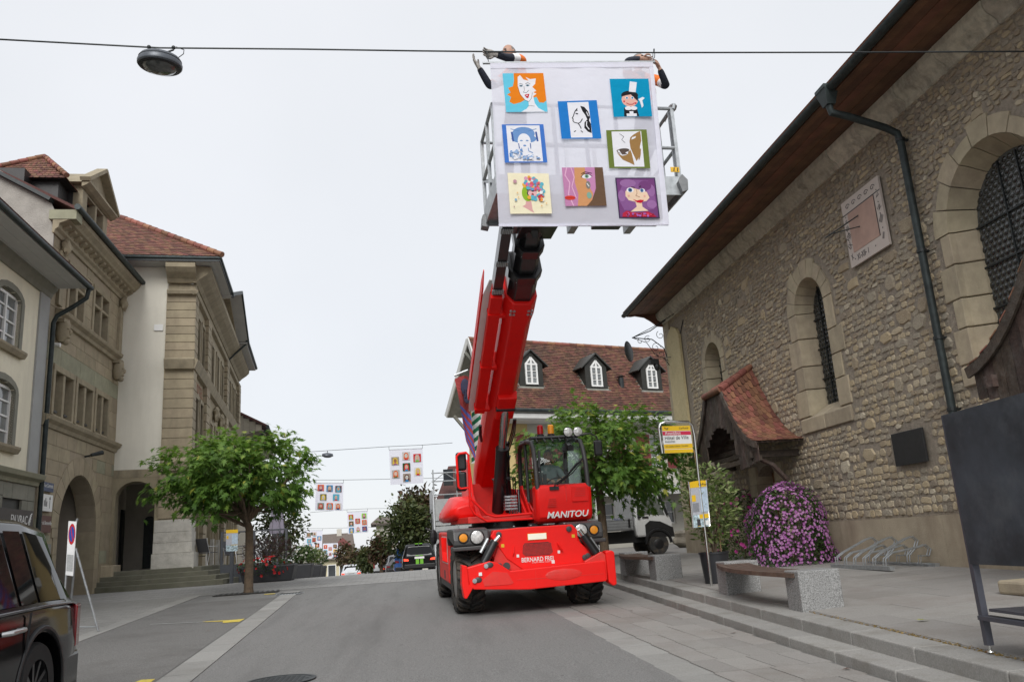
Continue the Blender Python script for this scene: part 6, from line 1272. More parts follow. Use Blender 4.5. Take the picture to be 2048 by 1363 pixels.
ART = [
 [('r', CY, (0, 0, 1, 1)), ('p', OR, [(.27, 0), (1, 0), (1, .71), (.93, .77), (.82, .76), (.77, .62), (.5, .68), (.36, .76), (.2, .8), (.1, .74), (.15, .62), (.06, .55), (.15, .5), (.1, .38), (.22, .34), (.26, .2)]), ('p', W, [(.36, .1), (.42, .05), (.5, .17), (.62, .2), (.55, .1), (.66, .16), (.8, .14), (.77, .28), (.69, .36), (.78, .46), (.7, .5), (.78, .54), (.68, .6), (.64, .66), (.57, .74), (.48, .7), (.38, .55), (.34, .35)]), ('p', W, [(.56, .7), (.69, .6), (.71, .78), (.78, .9), (.94, 1), (.36, 1), (.5, .92), (.56, .84)]), ('c', (.2, .3, .38), .42, .33, .045, .025), ('c', (.2, .3, .38), .58, .32, .045, .025), ('c', K, .42, .33, .016, .016), ('c', K, .58, .32, .016, .016), ('l', K, [(.49, .34), (.49, .45), (.46, .5), (.53, .51), (.6, .44)], .004), ('l', K, [(.37, .29), (.42, .27), (.47, .3)], .004), ('l', K, [(.53, .28), (.59, .25), (.65, .29)], .004), ('p', RD, [(.48, .57), (.52, .55), (.6, .54), (.57, .64), (.53, .65)]), ('p', W, [(.51, .575), (.57, .565), (.54, .6)]), ('l', K, [(.34, .35), (.38, .55), (.48, .7), (.57, .74), (.64, .66), (.68, .5)], .003), ('l', K, [(.53, .86), (.6, .84), (.7, .86)], .003)],
 [('r', (.015, .17, .5), (0, 0, 1, 1)), ('r', W, (.24, .04, .78, .97)), ('p', K, [(.56, .14), (.66, .17), (.74, .28), (.78, .45), (.74, .52), (.78, .62), (.77, .86), (.68, .82), (.6, .72), (.62, .58), (.7, .5), (.66, .38), (.6, .28)]), ('l', W, [(.68, .55), (.66, .66), (.72, .76)], .012), ('l', W, [(.7, .3), (.74, .42)], .01), ('l', K, [(.48, .2), (.4, .3), (.36, .4), (.32, .46), (.35, .48), (.33, .52), (.36, .57), (.46, .6), (.52, .57), (.58, .48)], .011), ('l', K, [(.42, .26), (.48, .25)], .016), ('l', K, [(.42, .34), (.48, .35)], .016), ('l', K, [(.46, .6), (.5, .68), (.52, .74)], .012), ('l', K, [(.33, .82), (.38, .79)], .01), ('l', K, [(.5, .79), (.55, .84)], .01)],
 [('r', (.0, .25, .44), (0, 0, 1, 1)), ('c', K, .47, .44, .22, .12), ('p', W, [(.51, .07), (.69, .1), (.63, .37), (.46, .34)]), ('c', SKN, .46, .56, .21, .18), ('p', K, [(.27, .47), (.33, .36), (.47, .35), (.62, .36), (.68, .5), (.66, .6), (.5, .42), (.38, .44)]), ('p', K, [(.29, .76), (.62, .76), (.66, .99), (.27, .99)]), ('c', W, .4, .78, .09, .05), ('c', W, .54, .78, .09, .05), ('r', W, (.34, .92, .6, .99)), ('r', W, (.42, .86, .52, .95)), ('c', W, .39, .51, .04, .04), ('c', W, .53, .51, .04, .04), ('c', (.05, .2, .35), .39, .51, .025, .028), ('c', (.05, .2, .35), .53, .51, .025, .028), ('c', (.6, .05, .07), .31, .6, .025, .025), ('c', (.6, .05, .07), .6, .65, .025, .025), ('l', RD, [(.36, .64), (.43, .68), (.52, .68), (.57, .64)], .007), ('p', W, [(.68, .55), (.8, .49), (.85, .52), (.78, .58), (.8, .72), (.75, .78), (.72, .62)])],
 [('r', (.05, .16, .5), (0, 0, 1, 1)), ('r', W, (.1, .03, .9, .97)), ('c', (.14, .27, .52), .5, .24, .27, .17), ('c', (.14, .27, .52), .5, .38, .3, .12), ('c', (.74, .74, .78), .5, .44, .155, .2), ('l', (.1, .22, .45), [(.2, .12), (.4, .18)], .008), ('l', (.1, .22, .45), [(.62, .18), (.82, .12)], .008), ('l', (.05, .1, .3), [(.22, .2), (.24, .45)], .022), ('l', (.05, .1, .3), [(.8, .2), (.82, .45)], .022), ('l', (.05, .1, .3), [(.36, .5), (.37, .64)], .01), ('l', (.05, .1, .3), [(.64, .5), (.64, .64)], .01), ('c', (.12, .25, .48), .43, .43, .035, .015), ('c', (.12, .25, .48), .57, .43, .035, .015), ('c', (.14, .27, .52), .5, .56, .035, .022), ('l', (.14, .27, .52), [(.42, .62), (.44, .72), (.36, .76)], .008), ('l', (.14, .27, .52), [(.58, .62), (.58, .7), (.68, .75)], .008)] + blobs(34, .3, .78, .16, .13, 3, [(.14, .27, .52), W, (.3, .42, .62)], .015, .035) + blobs(40, .6, .86, .25, .06, 4, [(.14, .27, .52), W, (.3, .42, .62)], .012, .03),
 [('r', (.13, .17, .035), (0, 0, 1, 1)), ('r', W, (.13, .04, .86, .96)), ('p', (.3, .17, .06), [(.55, .3), (.58, .2), (.66, .13), (.78, .06), (.84, .04), (.84, .3), (.8, .42), (.76, .7), (.68, .82), (.62, .66), (.56, .48)]), ('p', W, [(.62, .2), (.72, .17), (.7, .22), (.6, .26)]), ('p', (.3, .17, .06), [(.22, .6), (.34, .68), (.44, .66), (.55, .52), (.58, .62), (.62, .92), (.5, .86), (.34, .78)]), ('c', (.08, .06, .05), .4, .52, .13, .035), ('p', (.1, .07, .06), [(.28, .54), (.52, .54), (.48, .64), (.34, .65)]), ('p', W, [(.42, .6), (.5, .56), (.48, .64)]), ('l', (.12, .08, .06), [(.28, .52), (.22, .54), (.25, .6), (.3, .62)], .01), ('l', K, [(.32, .1), (.42, .18), (.36, .26), (.44, .34)], .005), ('l', (.3, .17, .06), [(.8, .5), (.78, .66), (.74, .78)], .014)],
 [('r', (.76, .7, .5), (0, 0, 1, 1)), ('p', (.62, .34, .33), [(.4, .68), (.52, .66), (.54, .9), (.58, .99), (.3, .82), (.38, .78)]), ('c', (.25, .42, .03), .45, .5, .14, .2), ('c', (.72, .42, .42), .56, .48, .12, .17), ('l', K, [(.48, .3), (.46, .46), (.44, .5), (.47, .56), (.46, .62), (.58, .64)], .012), ('c', K, .58, .45, .035, .012), ('c', (.3, .04, .05), .57, .53, .03, .03)] + [s_ for k in range(30) for s_ in blobs(1, .58 + .24 * math.cos(-2.9 + k * .165), .38 + .25 * math.sin(-2.9 + k * .165) * (1 if k < 18 else 1), .05, .05, k, [(.6, .1, .12), (.1, .4, .5), (.7, .35, .05), (.45, .2, .3), (.12, .3, .5), (.75, .75, .75), (.6, .3, .4)], .03, .05)] + blobs(26, .6, .3, .2, .12, 8, [(.6, .1, .12), (.1, .4, .5), (.7, .35, .05), (.45, .2, .3), (.12, .3, .5), (.7, .1, .3)], .025, .05) + blobs(16, .76, .55, .07, .14, 9, [(.5, .03, .06), (.1, .4, .5), (.45, .2, .3), (.75, .75, .75), (.7, .3, .05)], .02, .045) + [('c', (.45, .25, .3), .16, .22, .045, .045), ('c', (.7, .45, .2), .2, .5, .018, .018), ('c', (.7, .4, .15), .22, .61, .016, .016), ('c', (.2, .35, .5), .15, .67, .03, .03), ('c', (.7, .4, .15), .76, .82, .018, .018), ('c', (.7, .4, .15), .88, .76, .016, .016), ('c', (.35, .2, .2), .1, .84, .016, .016)],
 [('r', (.46, .2, .36), (0, 0, 1, 1)), ('p', (.56, .27, .12), [(.3, 0), (.62, 0), (.6, .3), (.7, .7), (.62, 1), (.3, 1), (.34, .7), (.28, .4)]), ('p', (.5, .22, .4), [(.56, 0), (.8, 0), (.8, .35), (.74, .7), (.66, .6), (.56, .3)]), ('p', (.13, .075, .045), [(.8, 0), (1, 0), (1, 1), (.52, 1), (.66, .85), (.78, .55)]), ('l', (.68, .4, .55), [(.12, 0), (.06, .2), (.16, .4), (.1, .7), (.2, 1)], .012), ('l', (.68, .4, .55), [(.22, 0), (.28, .25), (.2, .5), (.28, .8)], .01), ('c', W, .58, .24, .12, .055), ('c', (.18, .33, .22), .585, .235, .05, .05), ('c', K, .585, .235, .02, .02), ('l', K, [(.44, .26), (.52, .17), (.64, .17), (.72, .24)], .008), ('l', K, [(.46, .17), (.56, .12), (.72, .16)], .009), ('c', (.2, .19, .17), .6, .46, .055, .1), ('l', W, [(.57, .42), (.62, .5)], .01), ('c', (.2, .36, .29), .6, .73, .06, .085), ('c', (.6, .05, .03), .13, .79, .13, .055), ('l', (.3, .02, .02), [(.0, .79), (.26, .79)], .006)],
 [('r', (.045, .03, .07), (0, 0, 1, 1)), ('r', (.16, .05, .17), (.03, .03, .97, .97)), ('p', (.22, .09, .25), [(.1, .3), (.2, .1), (.45, .05), (.8, .08), (.92, .3), (.95, .6), (.88, .78), (.6, .8), (.15, .8), (.06, .6)]), ('c', (.28, .13, .31), .3, .14, .2, .1), ('c', (.28, .13, .31), .12, .45, .09, .14), ('c', (.28, .13, .31), .86, .32, .1, .15), ('c', (.3, .14, .33), .84, .66, .12, .1), ('p', (.74, .55, .4), [(.22, .34), (.35, .24), (.55, .3), (.75, .36), (.8, .5), (.72, .58), (.6, .6), (.6, .72), (.74, .82), (.3, .84), (.46, .72), (.44, .6), (.28, .56), (.21, .46)]), ('c', (.16, .05, .17), .72, .2, .16, .12), ('c', W, .34, .31, .09, .06), ('c', W, .64, .32, .07, .05), ('c', (.05, .12, .25), .34, .31, .05, .05), ('c', (.05, .12, .25), .63, .32, .04, .045), ('c', K, .34, .31, .02, .02), ('l', K, [(.38, .23), (.46, .25)], .008), ('l', K, [(.56, .25), (.62, .21)], .008), ('l', (.3, .15, .1), [(.5, .3), (.5, .4), (.46, .45), (.56, .48)], .006), ('p', (.5, .01, .03), [(.39, .54), (.48, .57), (.56, .55), (.66, .56), (.58, .63), (.48, .62)]), ('c', (.7, .35, .3), .29, .45, .025, .025), ('c', (.7, .35, .3), .68, .46, .025, .025), ('p', (.42, .02, .05), [(.1, .88), (.2, .82), (.35, .86), (.5, .88), (.72, .84), (.85, .9), (.92, .97), (.08, .97)])] + blobs(40, .5, .92, .38, .035, 12, [(.6, .05, .1), (.3, .02, .04), (.35, .12, .4)], .014, .03),
]
Q = [o9(980, 127, 9.0), o9(1305, 124, 9.0), o9(1338, 450, 9.0), o9(998, 452, 9.0)]
ba = thing('banner', 'large white fabric banner with eight sewn portraits hanging in front of the work basket', 'banner')
sheet_on(Q, 44, 44, .6).build('fabric', BAN, ba, smooth=180)
b = MB(); b.add([p - D * .015 for p in (Q[0], Q[1], bil(Q, 1, .035), bil(Q, 0, .035))], [(0, 1, 2, 3)]); b.add([p + D * .02 for p in (bil(Q, 0, .985), bil(Q, 1, .985), Q[2], Q[3])], [(0, 1, 2, 3)]); b.add([p - D * .012 for p in (bil(Q, .975, .03), bil(Q, 1, .03), Q[2], bil(Q, .965, 1))], [(0, 1, 2, 3)]); b.build('hem', BANF, ba)
b = MB(); b.cyl(Q[0] - R * .09, Q[1] + R * .03, .017, .017, 10); b.build('rod', STEEL, ba, smooth=40)
CR = [((100, 108), (427, 105), (462, 415), (130, 418)), ((542, 332), (855, 322), (893, 630), (574, 632)), ((958, 152), (1270, 150), (1300, 452), (992, 457)), ((94, 517), (428, 515), (460, 822), (120, 823)), ((930, 563), (1255, 557), (1285, 868), (956, 867)), ((140, 905), (470, 910), (497, 1230), (163, 1232)), ((575, 862), (903, 860), (935, 1168), (605, 1170)), ((1003, 943), (1323, 942), (1362, 1268), (1035, 1268))]
NM = ['orange-haired woman on turquoise', 'black profile on white between blue bands', 'cook in a tall white hat on blue', 'blue line drawing of a woman with hairpins', 'brown drinker with cup between green bands', 'head with hair of coloured dots on cream', 'half a face with one eye and red lips', 'woman with purple curls']
for c_, art, nm in zip(CR, ART, NM):
    q = [o9(980 + x * .2495, 120 + y * .2495, 8.977) for x, y in c_]; o = patch(ba, q, art, .0); o.name = 'portrait_patch'; o.parent = ba; o['label'] = 'sewn square: ' + nm
# rope and hooks
ANCH_L = St(-8.6, 9.1, 7.42); PR = o9(2075, 103, 7.7); PM_ = o9(1024, 104, 9.02); PL = o9(320, 96, 9.06); P00 = o9(0, 79, 9.1)
cab_ = MB(); cab_.tube([P00 + (P00 - PL).normalized() * 5.0, P00, PL, o9(600, 98.5, 9.04), o9(830, 102, 9.03), PM_, o9(1305, 105.5, 8.95), o9(1700, 105, 8.3), PR], .011, 6)
tag(cab_.build('span_wire', DARKM, smooth=60), 'thin dark wire stretched across the street above the large banner', 'wire')
for px, py, px2, py2 in ((974, 107, 977, 124), (1308, 101, 1307, 124)):
    h = thing('snap_hook', 'small steel hook joining the wire to the %s end of the banner rod' % ('left' if px < 1000 else 'right'), 'hook'); A, B = o9(px, py, 8.99), o9(px2, py2, 8.99); M_ = (A + B) / 2
    b = MB(); ln = (B - A); pr = R * .012
    b.tube([A, A + ln * .25 + pr, A + ln * .6 + pr, A + ln * .75, A + ln * .6 - pr, A + ln * .25 - pr], .005, 6, closed=True); b.tube([A + ln * .7, B], .005, 6); b.tube([A - ln * .12, A + ln * .1], .01, 6); b.build('hook', DARKM, h)
# street lamp hanging on the wire
LC = o9(320, 127, 9.06); AX = Vector((.06, -.1, 1)); 
def hang_lamp(label, C0, k, det=True):
    t = thing('hanging_lamp', label, 'street lamp'); b = MB(); b.lathe([(.235 * k, -.045 * k), (.248 * k, -.03 * k), (.25 * k, .0), (.235 * k, .03 * k), (.24 * k, .04 * k), (.22 * k, .07 * k), (.12 * k, .1 * k), (.03 * k, .115 * k)], 32, C0, AX, cap=True); b.build('housing', pm('lamp_housing', (.09, .1, .115), .4, .3, .15, 8), t, smooth=35)
    b = MB(); b.lathe([(.19 * k, -.05 * k), (.17 * k, -.075 * k), (.1 * k, -.1 * k), (.003, -.108 * k)], 28, C0, AX, cap=False); b.build('glass', pm('lamp_glass', (.1, .105, .1), .08, 0, .5, 8, spec=.8), t, smooth=60)
    b = MB(); b.lathe([(.235 * k, -.046 * k), (.195 * k, -.056 * k), (.19 * k, -.05 * k)], 32, C0, AX, cap=False); b.lathe([(.195 * k, -.058 * k), (.2 * k, -.054 * k)], 28, C0, AX, cap=False); b.build('rim', BLACK, t)
    if det:
        b = MB(); up = C0 + AX * .1
        for px in (298, 347): w_ = o9(px, 94.5 + (px - 298) * .02, 9.06); b.tube([w_ + Vector((0, 0, .01)), w_ + Vector((0, 0, -.03)), up + (w_ - up) * .25], .012, 6); b.ball(w_, .025, 8, 6)
        b.tube([o9(352, 94, 9.06), o9(368, 100, 9.06), o9(367, 108, 9.06), o9(356, 116, 9.06)], .006, 6); b.ball(up + AX * .02, .02, 8, 6); b.build('hanger', DARKM, t, smooth=60)
    else: b = MB(); b.cyl(C0, C0 + Vector((0, 0, .3)), .02, .02, 6); b.build('hanger', DARKM, t)
    return t
hang_lamp('round hanging street lamp on the near wire at upper left', LC, 1.0)
# distant banners and their wires
rb = random.Random(5)
PAL = [(.5, .03, .03), (.03, .2, .4), (.1, .35, .45), (.15, .13, .05), (.3, .25, .2), (.6, .12, .03), (.1, .03, .03), (.4, .38, .36), (.02, .05, .15), (.62, .45, .05), (.15, .4, .03), (.3, .1, .2)]
def far_banner(label, tl, tr_, br, bl, s, spots, cols, wl, wr, lbl_w, wire=True):
    t = thing('banner', label, 'banner', group=None); q = [on_s(*p, s) for p in (tl, tr_, br, bl)]; sheet_on(q, 8, 8, .6).build('fabric', BANF, t, smooth=180)
    b = MB(); b.cyl(q[0], q[1], .02, .02, 6); b.build('rod', STEEL, t)
    for i, (cx_, cy_) in enumerate(spots):
        r_ = .115; pq = [bil(q, cx_ - r_, cy_ - r_) - D * .05, bil(q, cx_ + r_, cy_ - r_) - D * .05, bil(q, cx_ + r_, cy_ + r_) - D * .05, bil(q, cx_ - r_, cy_ + r_) - D * .05]
        c1 = cols[i]; c2 = rb.choice(PAL); fc_ = rb.choice([(.5, .3, .2), (.6, .4, .3), (.3, .15, .08), (.65, .5, .4), (.55, .55, .5)])
        art = [('r', c1, (0, 0, 1, 1)), ('c', c2, .5, .42, .3, .34), ('p', c2, [(.2, .4), (.8, .4), (.85, .9), (.15, .9)]), ('c', fc_, .5, .48, .2, .26), ('p', rb.choice(PAL), [(.25, 1), (.32, .82), (.5, .76), (.68, .82), (.75, 1)]), ('c', K, .42, .44, .035, .025), ('c', K, .58, .44, .035, .025), ('c', RD, .5, .62, .06, .03)]
        o = patch(t, pq, art, .0); o.name = 'portrait_patch'; o.parent = t
    if wire:
        b = MB(); A, B = on_s(*wl, s), on_s(*wr, s); up = Vector((0, 0, .25)); n = 12; pts = [A, q[0] + Vector((0, 0, .22)), q[1] + Vector((0, 0, .22)), B]; b.tube(pts, .016, 5); b.tube([q[0], q[0] + Vector((0, 0, .24))], .014, 5); b.tube([q[1], q[1] + Vector((0, 0, .24))], .014, 5); tag(b.build('span_wire', DARKM), lbl_w, 'wire')
C_ = lambda *i: [PAL[k] for k in i]
far_banner('far banner with seven portraits, nearest the scaffolding', (778, 899), (845, 896), (847, 965), (781, 969), 55, [(.17, .33), (.5, .2), (.83, .27), (.5, .52), (.17, .7), (.5, .82), (.84, .66)], [PAL[4], (.5, .48, .46), PAL[0], (.03, .08, .03), PAL[7], PAL[4], (.6, .6, .6)], (603, 904), (905, 885), 'far span wire carrying the lamp and the seven portrait banner')
far_banner('far banner with eight portraits in red and teal, beside the left tree', (632, 965), (687, 965), (686, 1021), (630, 1020), 64, [(.18, .18), (.5, .2), (.82, .22), (.28, .52), (.74, .52), (.2, .84), (.52, .84), (.82, .84)], [PAL[5], PAL[1], PAL[6], PAL[3], PAL[2], (.2, .25, .2), PAL[5], (.55, .52, .5)], (620, 962), (900, 955), 'far span wire above the red and teal portrait banner')
far_banner('far banner with a green corner portrait above the white car', (694, 1023), (735, 1021), (737, 1064), (696, 1067), 83, [(.18, .25), (.82, .22), (.5, .44), (.18, .55), (.82, .52), (.18, .85), (.5, .82), (.82, .82)], [PAL[0], (.25, .6, .05), PAL[0], PAL[3], PAL[5], PAL[1], (.65, .64, .66), PAL[8]], (620, 1024), (775, 1016), 'far span wire above the banner with the green portrait')
far_banner('far banner with a plain blue square, half way down the hill', (610, 1060), (645, 1060), (644, 1097), (609, 1098), 100, [(.22, .24), (.55, .2), (.83, .42), (.25, .56), (.53, .5), (.3, .82), (.72, .8)], [PAL[3], (.6, .5, .45), PAL[1], PAL[2], PAL[4], PAL[2], PAL[6]], (560, 1060), (850, 1050), 'far span wire above the banner with the blue square')
far_banner('farthest small banner low in front of the grey roof', (646, 1086), (676, 1085), (677, 1115), (645, 1117), 110, [(.17, .22), (.48, .36), (.8, .2), (.17, .54), (.8, .52), (.17, .84), (.48, .72), (.8, .84)], [PAL[5], (.6, .3, .25), PAL[6], PAL[2], PAL[9], PAL[6], (.6, .55, .5), PAL[1]], (0, 0), (0, 0), '', False)
hang_lamp('far hanging street lamp beside the seven portrait banner', on_s(655, 910, 55), 1.5, False)
# ------------------------------------------------------------------ trees and plants
LEAFP = [(0, 0), (.3, -.1), (.12, .12), (.52, .2), (.2, .3), (.4, .66), (.12, .5), (.1, .72), (0, 1.05), (-.1, .72), (-.12, .5), (-.4, .66), (-.2, .3), (-.52, .2), (-.12, .12), (-.3, -.1)]
def leaf(mb, p, d, n, size, shape=LEAFP, fold=.12, rv=None):
    d = Vector(d).normalized(); n = Vector(n); s = d.cross(n); s = s.normalized() if s.length > 1e-5 else d.orthogonal().normalized(); n = s.cross(d)
    mb.rv = random.random() if rv is None else rv
    mb.add([p + (d * y + s * x + n * (abs(x) * fold - .25 * y * y * .5)) * size for x, y in shape], [tuple(range(len(shape)))])
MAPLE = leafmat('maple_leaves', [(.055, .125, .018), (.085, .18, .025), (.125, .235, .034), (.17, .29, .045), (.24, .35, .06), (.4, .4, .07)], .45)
BARK = pm('bark', (.12, .085, .055), .9, 0, .3, 14, .8, 30, stain=((.07, .055, .04), 3, .5))
def maple(label, base, th, crown_c, rx, ry, rz, nl, seed, leafsz=.17, tr=.12):
    rr = random.Random(seed); t = thing('maple_tree', label, 'tree', base); b = MB(); cc = Vector(crown_c) - Vector(base)
    top = Vector((0, 0, th)); b.tube([(0, 0, -.05), (0, 0, .1), (.01, 0, th * .5), top, top.lerp(cc, .7)], [tr * 1.25, tr, tr * .9, tr * .85, tr * .5], 12)
    cl = []; n = 64
    for i in range(n):
        ph = math.acos(1 - 1.72 * (i + .5) / n); a = i * 2.39996 + rr.uniform(-.3, .3); k = rr.uniform(.72, 1.08) if i % 3 else rr.uniform(.3, .65)
        c = cc + Vector((rx * k * math.sin(ph) * math.cos(a), ry * k * math.sin(ph) * math.sin(a), rz * k * (math.cos(ph) + .1))); cl.append(c)
    for c in cl[::2]:
        m = top.lerp(c, .5) + Vector((rr.uniform(-.15, .15), rr.uniform(-.15, .15), .12)); b.tube([top.lerp(cc, rr.uniform(0, .5)), m, c], [tr * .42, tr * .22, .012], 6)
    b.build('trunk', BARK, t, smooth=60); lf = MB()
    for c in cl:
        k = int(nl / n * rr.uniform(.7, 1.3)); sz = rr.uniform(.38, .62) * min(rx, rz * 1.6) * .4
        out = (c - cc).normalized()
        for _ in range(k):
            q = Vector((rr.gauss(0, 1), rr.gauss(0, 1), rr.gauss(0, .75))) * sz * .55; p = c + q
            dr = Vector((rr.uniform(-1, 1), rr.uniform(-1, 1), -rr.uniform(.1, 1.1))) + out * .7
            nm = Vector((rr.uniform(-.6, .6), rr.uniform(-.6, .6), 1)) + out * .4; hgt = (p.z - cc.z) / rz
            rv = min(1, max(0, .3 + .22 * hgt + rr.gauss(0, .16))) if rr.random() > .015 else 1  # leaf colour turns paler towards the crown top, with random spread
            leaf(lf, p, dr, nm, leafsz * rr.uniform(.6, 1.25), rv=rv)
        tip = c + out * sz * 1.1 + Vector((0, 0, -.05))
        for j in range(10): leaf(lf, c.lerp(tip, j / 8), Vector((rr.uniform(-1, 1), rr.uniform(-1, 1), -.5)) + out, (rr.uniform(-.5, .5), rr.uniform(-.5, .5), 1), leafsz * rr.uniform(.5, 1), rv=rr.uniform(.3, .85))
    tag(lf.build('crown', MAPLE, t, fixn=False), kind='stuff'); return t
tb = on_road(497, 1185); s1 = su(tb).y
maple('round-crowned maple street tree in a paved bed on the left', tb, 1.65, on_s(468, 968, s1 - .1), 1.85, 1.7, 1.3, 6800, 3, .185, .12)
tpit = thing('tree_pit', 'dark iron tree grating at the foot of the left maple', 'tree grating', tb + Vector((0, 0, .006)), -AS)
for k in range(12): piece('bar', DARKM, tpit, -.75 + k * .13, -.69 + k * .13, -.55, .55, 0, .012)
piece('frame', pm('pit_soil', (.03, .027, .024), .95), tpit, -.8, .8, -.6, .6, -.01, .003)
t2 = Vector((4.6, 20.2, plat(4.6, 20.2))); maple('taller maple tree behind the telehandler cab', t2, 1.9, t2 + Vector((.05, 0, 2.3)), 2.0, 1.6, 1.5, 6000, 8, .18, .12)
def shrub(name, label, cat, base, rx, ry, h, n, mat, sz, shape=None, seed=1, stems=6, flowers=None, dome=False, group=None, low=.1):
    rr = random.Random(seed); t = thing(name, label, cat, base, group=group); b = MB()
    for k in range(stems): a = rr.uniform(0, 6.3); b.tube([(0, 0, 0), (rx * .3 * math.cos(a), ry * .3 * math.sin(a), h * .45), (rx * .6 * math.cos(a), ry * .6 * math.sin(a), h * rr.uniform(.6, .9))], [.014, .01, .004], 5)
    b.build('stems', BARK, t); lf = MB(); sh = shape or [(0, 0), (.22, .35), (.18, .7), (0, 1), (-.18, .7), (-.22, .35)]
    def pt(k=None):
        while True:
            x, y, z = rr.uniform(-1, 1), rr.uniform(-1, 1), rr.uniform(low, 1)
            e = x * x + y * y
            ang = math.atan2(y, x); bump_ = 1 + .22 * math.sin(3 * ang + 5 * z + seed) + .14 * math.sin(7 * ang - 9 * z) + .12 * (1 - z); prof = (1 - max(0, (z - .45) / .55) ** 2.0) * bump_ * .85 if dome else 1 - (abs(z - .55) / .47) ** 2
            if prof > 0 and e < prof and (k is None or e > prof * k or z > .88): return Vector((x * rx, y * ry, z * h))
    for _ in range(n):
        p = pt(.45 if dome else None); out = Vector((p.x / rx, p.y / ry, .3)); leaf(lf, p, out + Vector((rr.uniform(-1, 1), rr.uniform(-1, 1), rr.uniform(-.6, .8))), (rr.uniform(-1, 1), rr.uniform(-1, 1), 1), sz * rr.uniform(.6, 1.3), sh, rv=rr.random())
    tag(lf.build('foliage', mat, t, fixn=False), kind='stuff')
    if flowers:
        fm_, fn_, fs = flowers; f = MB()
        for _ in range(fn_):
            p = pt(.86); out = Vector((p.x / rx, p.y / ry, (p.z / h) ** 3 * .9 + .1)).normalized(); p += out * .03; s = fs * rr.uniform(.7, 1.2); a = out.orthogonal().normalized(); c = out.cross(a); f.rv = rr.random(); n5 = 5
            vs = []
            for i in range(10): r_ = s * (1 if i % 2 else .72); vs.append(p + (a * math.cos(PI * i / 5) + c * math.sin(PI * i / 5)) * r_ + out * .012)
            vs.append(p); f.add(vs, [(i, (i + 1) % 10, 10) for i in range(10)], 0)
            e = s * .28; f.add([p + out * .009 + (a * math.cos(PI * i / 3) + c * math.sin(PI * i / 3)) * e for i in range(6)], [tuple(range(6))], 1)
        tag(f.build('flowers', fm_, t, fixn=False), kind='stuff')
    return t
GREENL = leafmat('shrub_leaves', [(.03, .06, .012), (.05, .1, .02), (.08, .14, .03)], .25); VARI = leafmat('variegated_leaves', [(.08, .13, .03), (.14, .2, .05), (.24, .3, .11), (.36, .4, .18)], .35)
DARKL = leafmat('dark_tree_leaves', [(.035, .05, .016), (.055, .08, .022), (.08, .1, .03), (.11, .11, .035)], .3); REDL_ = leafmat('russet_leaves', [(.05, .04, .02), (.095, .045, .026), (.06, .07, .022), (.12, .055, .03)], .3); PURL = leafmat('purple_foliage', [(.04, .018, .02), (.07, .03, .03), (.05, .05, .025)], .2)
PET = leafmat('pink_petals', [(.44, .1, .42), (.52, .17, .5), (.62, .3, .58), (.36, .07, .34)], .3); PETC = leafmat('flower_eye', [(.3, .25, .25), (.45, .4, .4)], .1); MAG = leafmat('magenta_petals', [(.35, .02, .18), (.45, .04, .25)], .3); REDF = leafmat('geranium_petals', [(.5, .01, .015), (.62, .02, .02)], .25); WHF = leafmat('pale_petals', [(.5, .48, .45), (.6, .58, .5)], .3)
fb = Vector((7.32, 15.75, plat(7.32, 15.75))); shrub('flower_mound', 'tall mound of pink-purple flowers against the church plinth', 'flower bush', fb, .78, .72, 1.55, 5200, GREENL, .07, dome=True, seed=4, flowers=([PET, PETC], 1900, .029), low=.0)
fb = Vector((7.55, 18.75, plat(7.5, 18.7))); shrub('flower_mound', 'darker mound with few magenta flowers left of the church side door', 'flower bush', fb, .55, .6, 1.6, 2600, GREENL, .08, dome=True, seed=6, flowers=([MAG, MAG], 90, .05), low=.0)
# potted shrub with canes
pb = on_plat(1436, 1168) + Vector((.1, .3, .008)); pt_ = thing('plant_pot', 'tall black plastic plant pot beside the bus stop', 'pot', pb); b = MB(); b.lathe([(.19, 0), (.235, .46), (.25, .46), (.25, .49), (.225, .49), (.21, .42), (.002, .42)], 28); b.build('pot', pm('pot_black', (.02, .021, .024), .45, 0, .15, 6), pt_, smooth=40); b = MB(); b.lathe([(.21, .43), (.002, .445)], 20); b.build('soil', pm('soil', (.03, .02, .014), .95), pt_)
sh = shrub('potted_shrub', 'leafy variegated shrub tied to canes growing in the black pot', 'shrub', pb + Vector((.02, 0, .42)), (.46), .46, 1.5, 1500, VARI, .1, seed=9, low=.02)
b = MB()
for dx, dy, h in ((-.08, .05, 1.75), (.1, -.03, .8), (.0, .1, 1.1)): b.tube([(dx, dy, 0), (dx * 1.3 - .03, dy, h)], .011, 6)
b.build('canes', pm('bamboo', (.3, .2, .1), .7), sh)
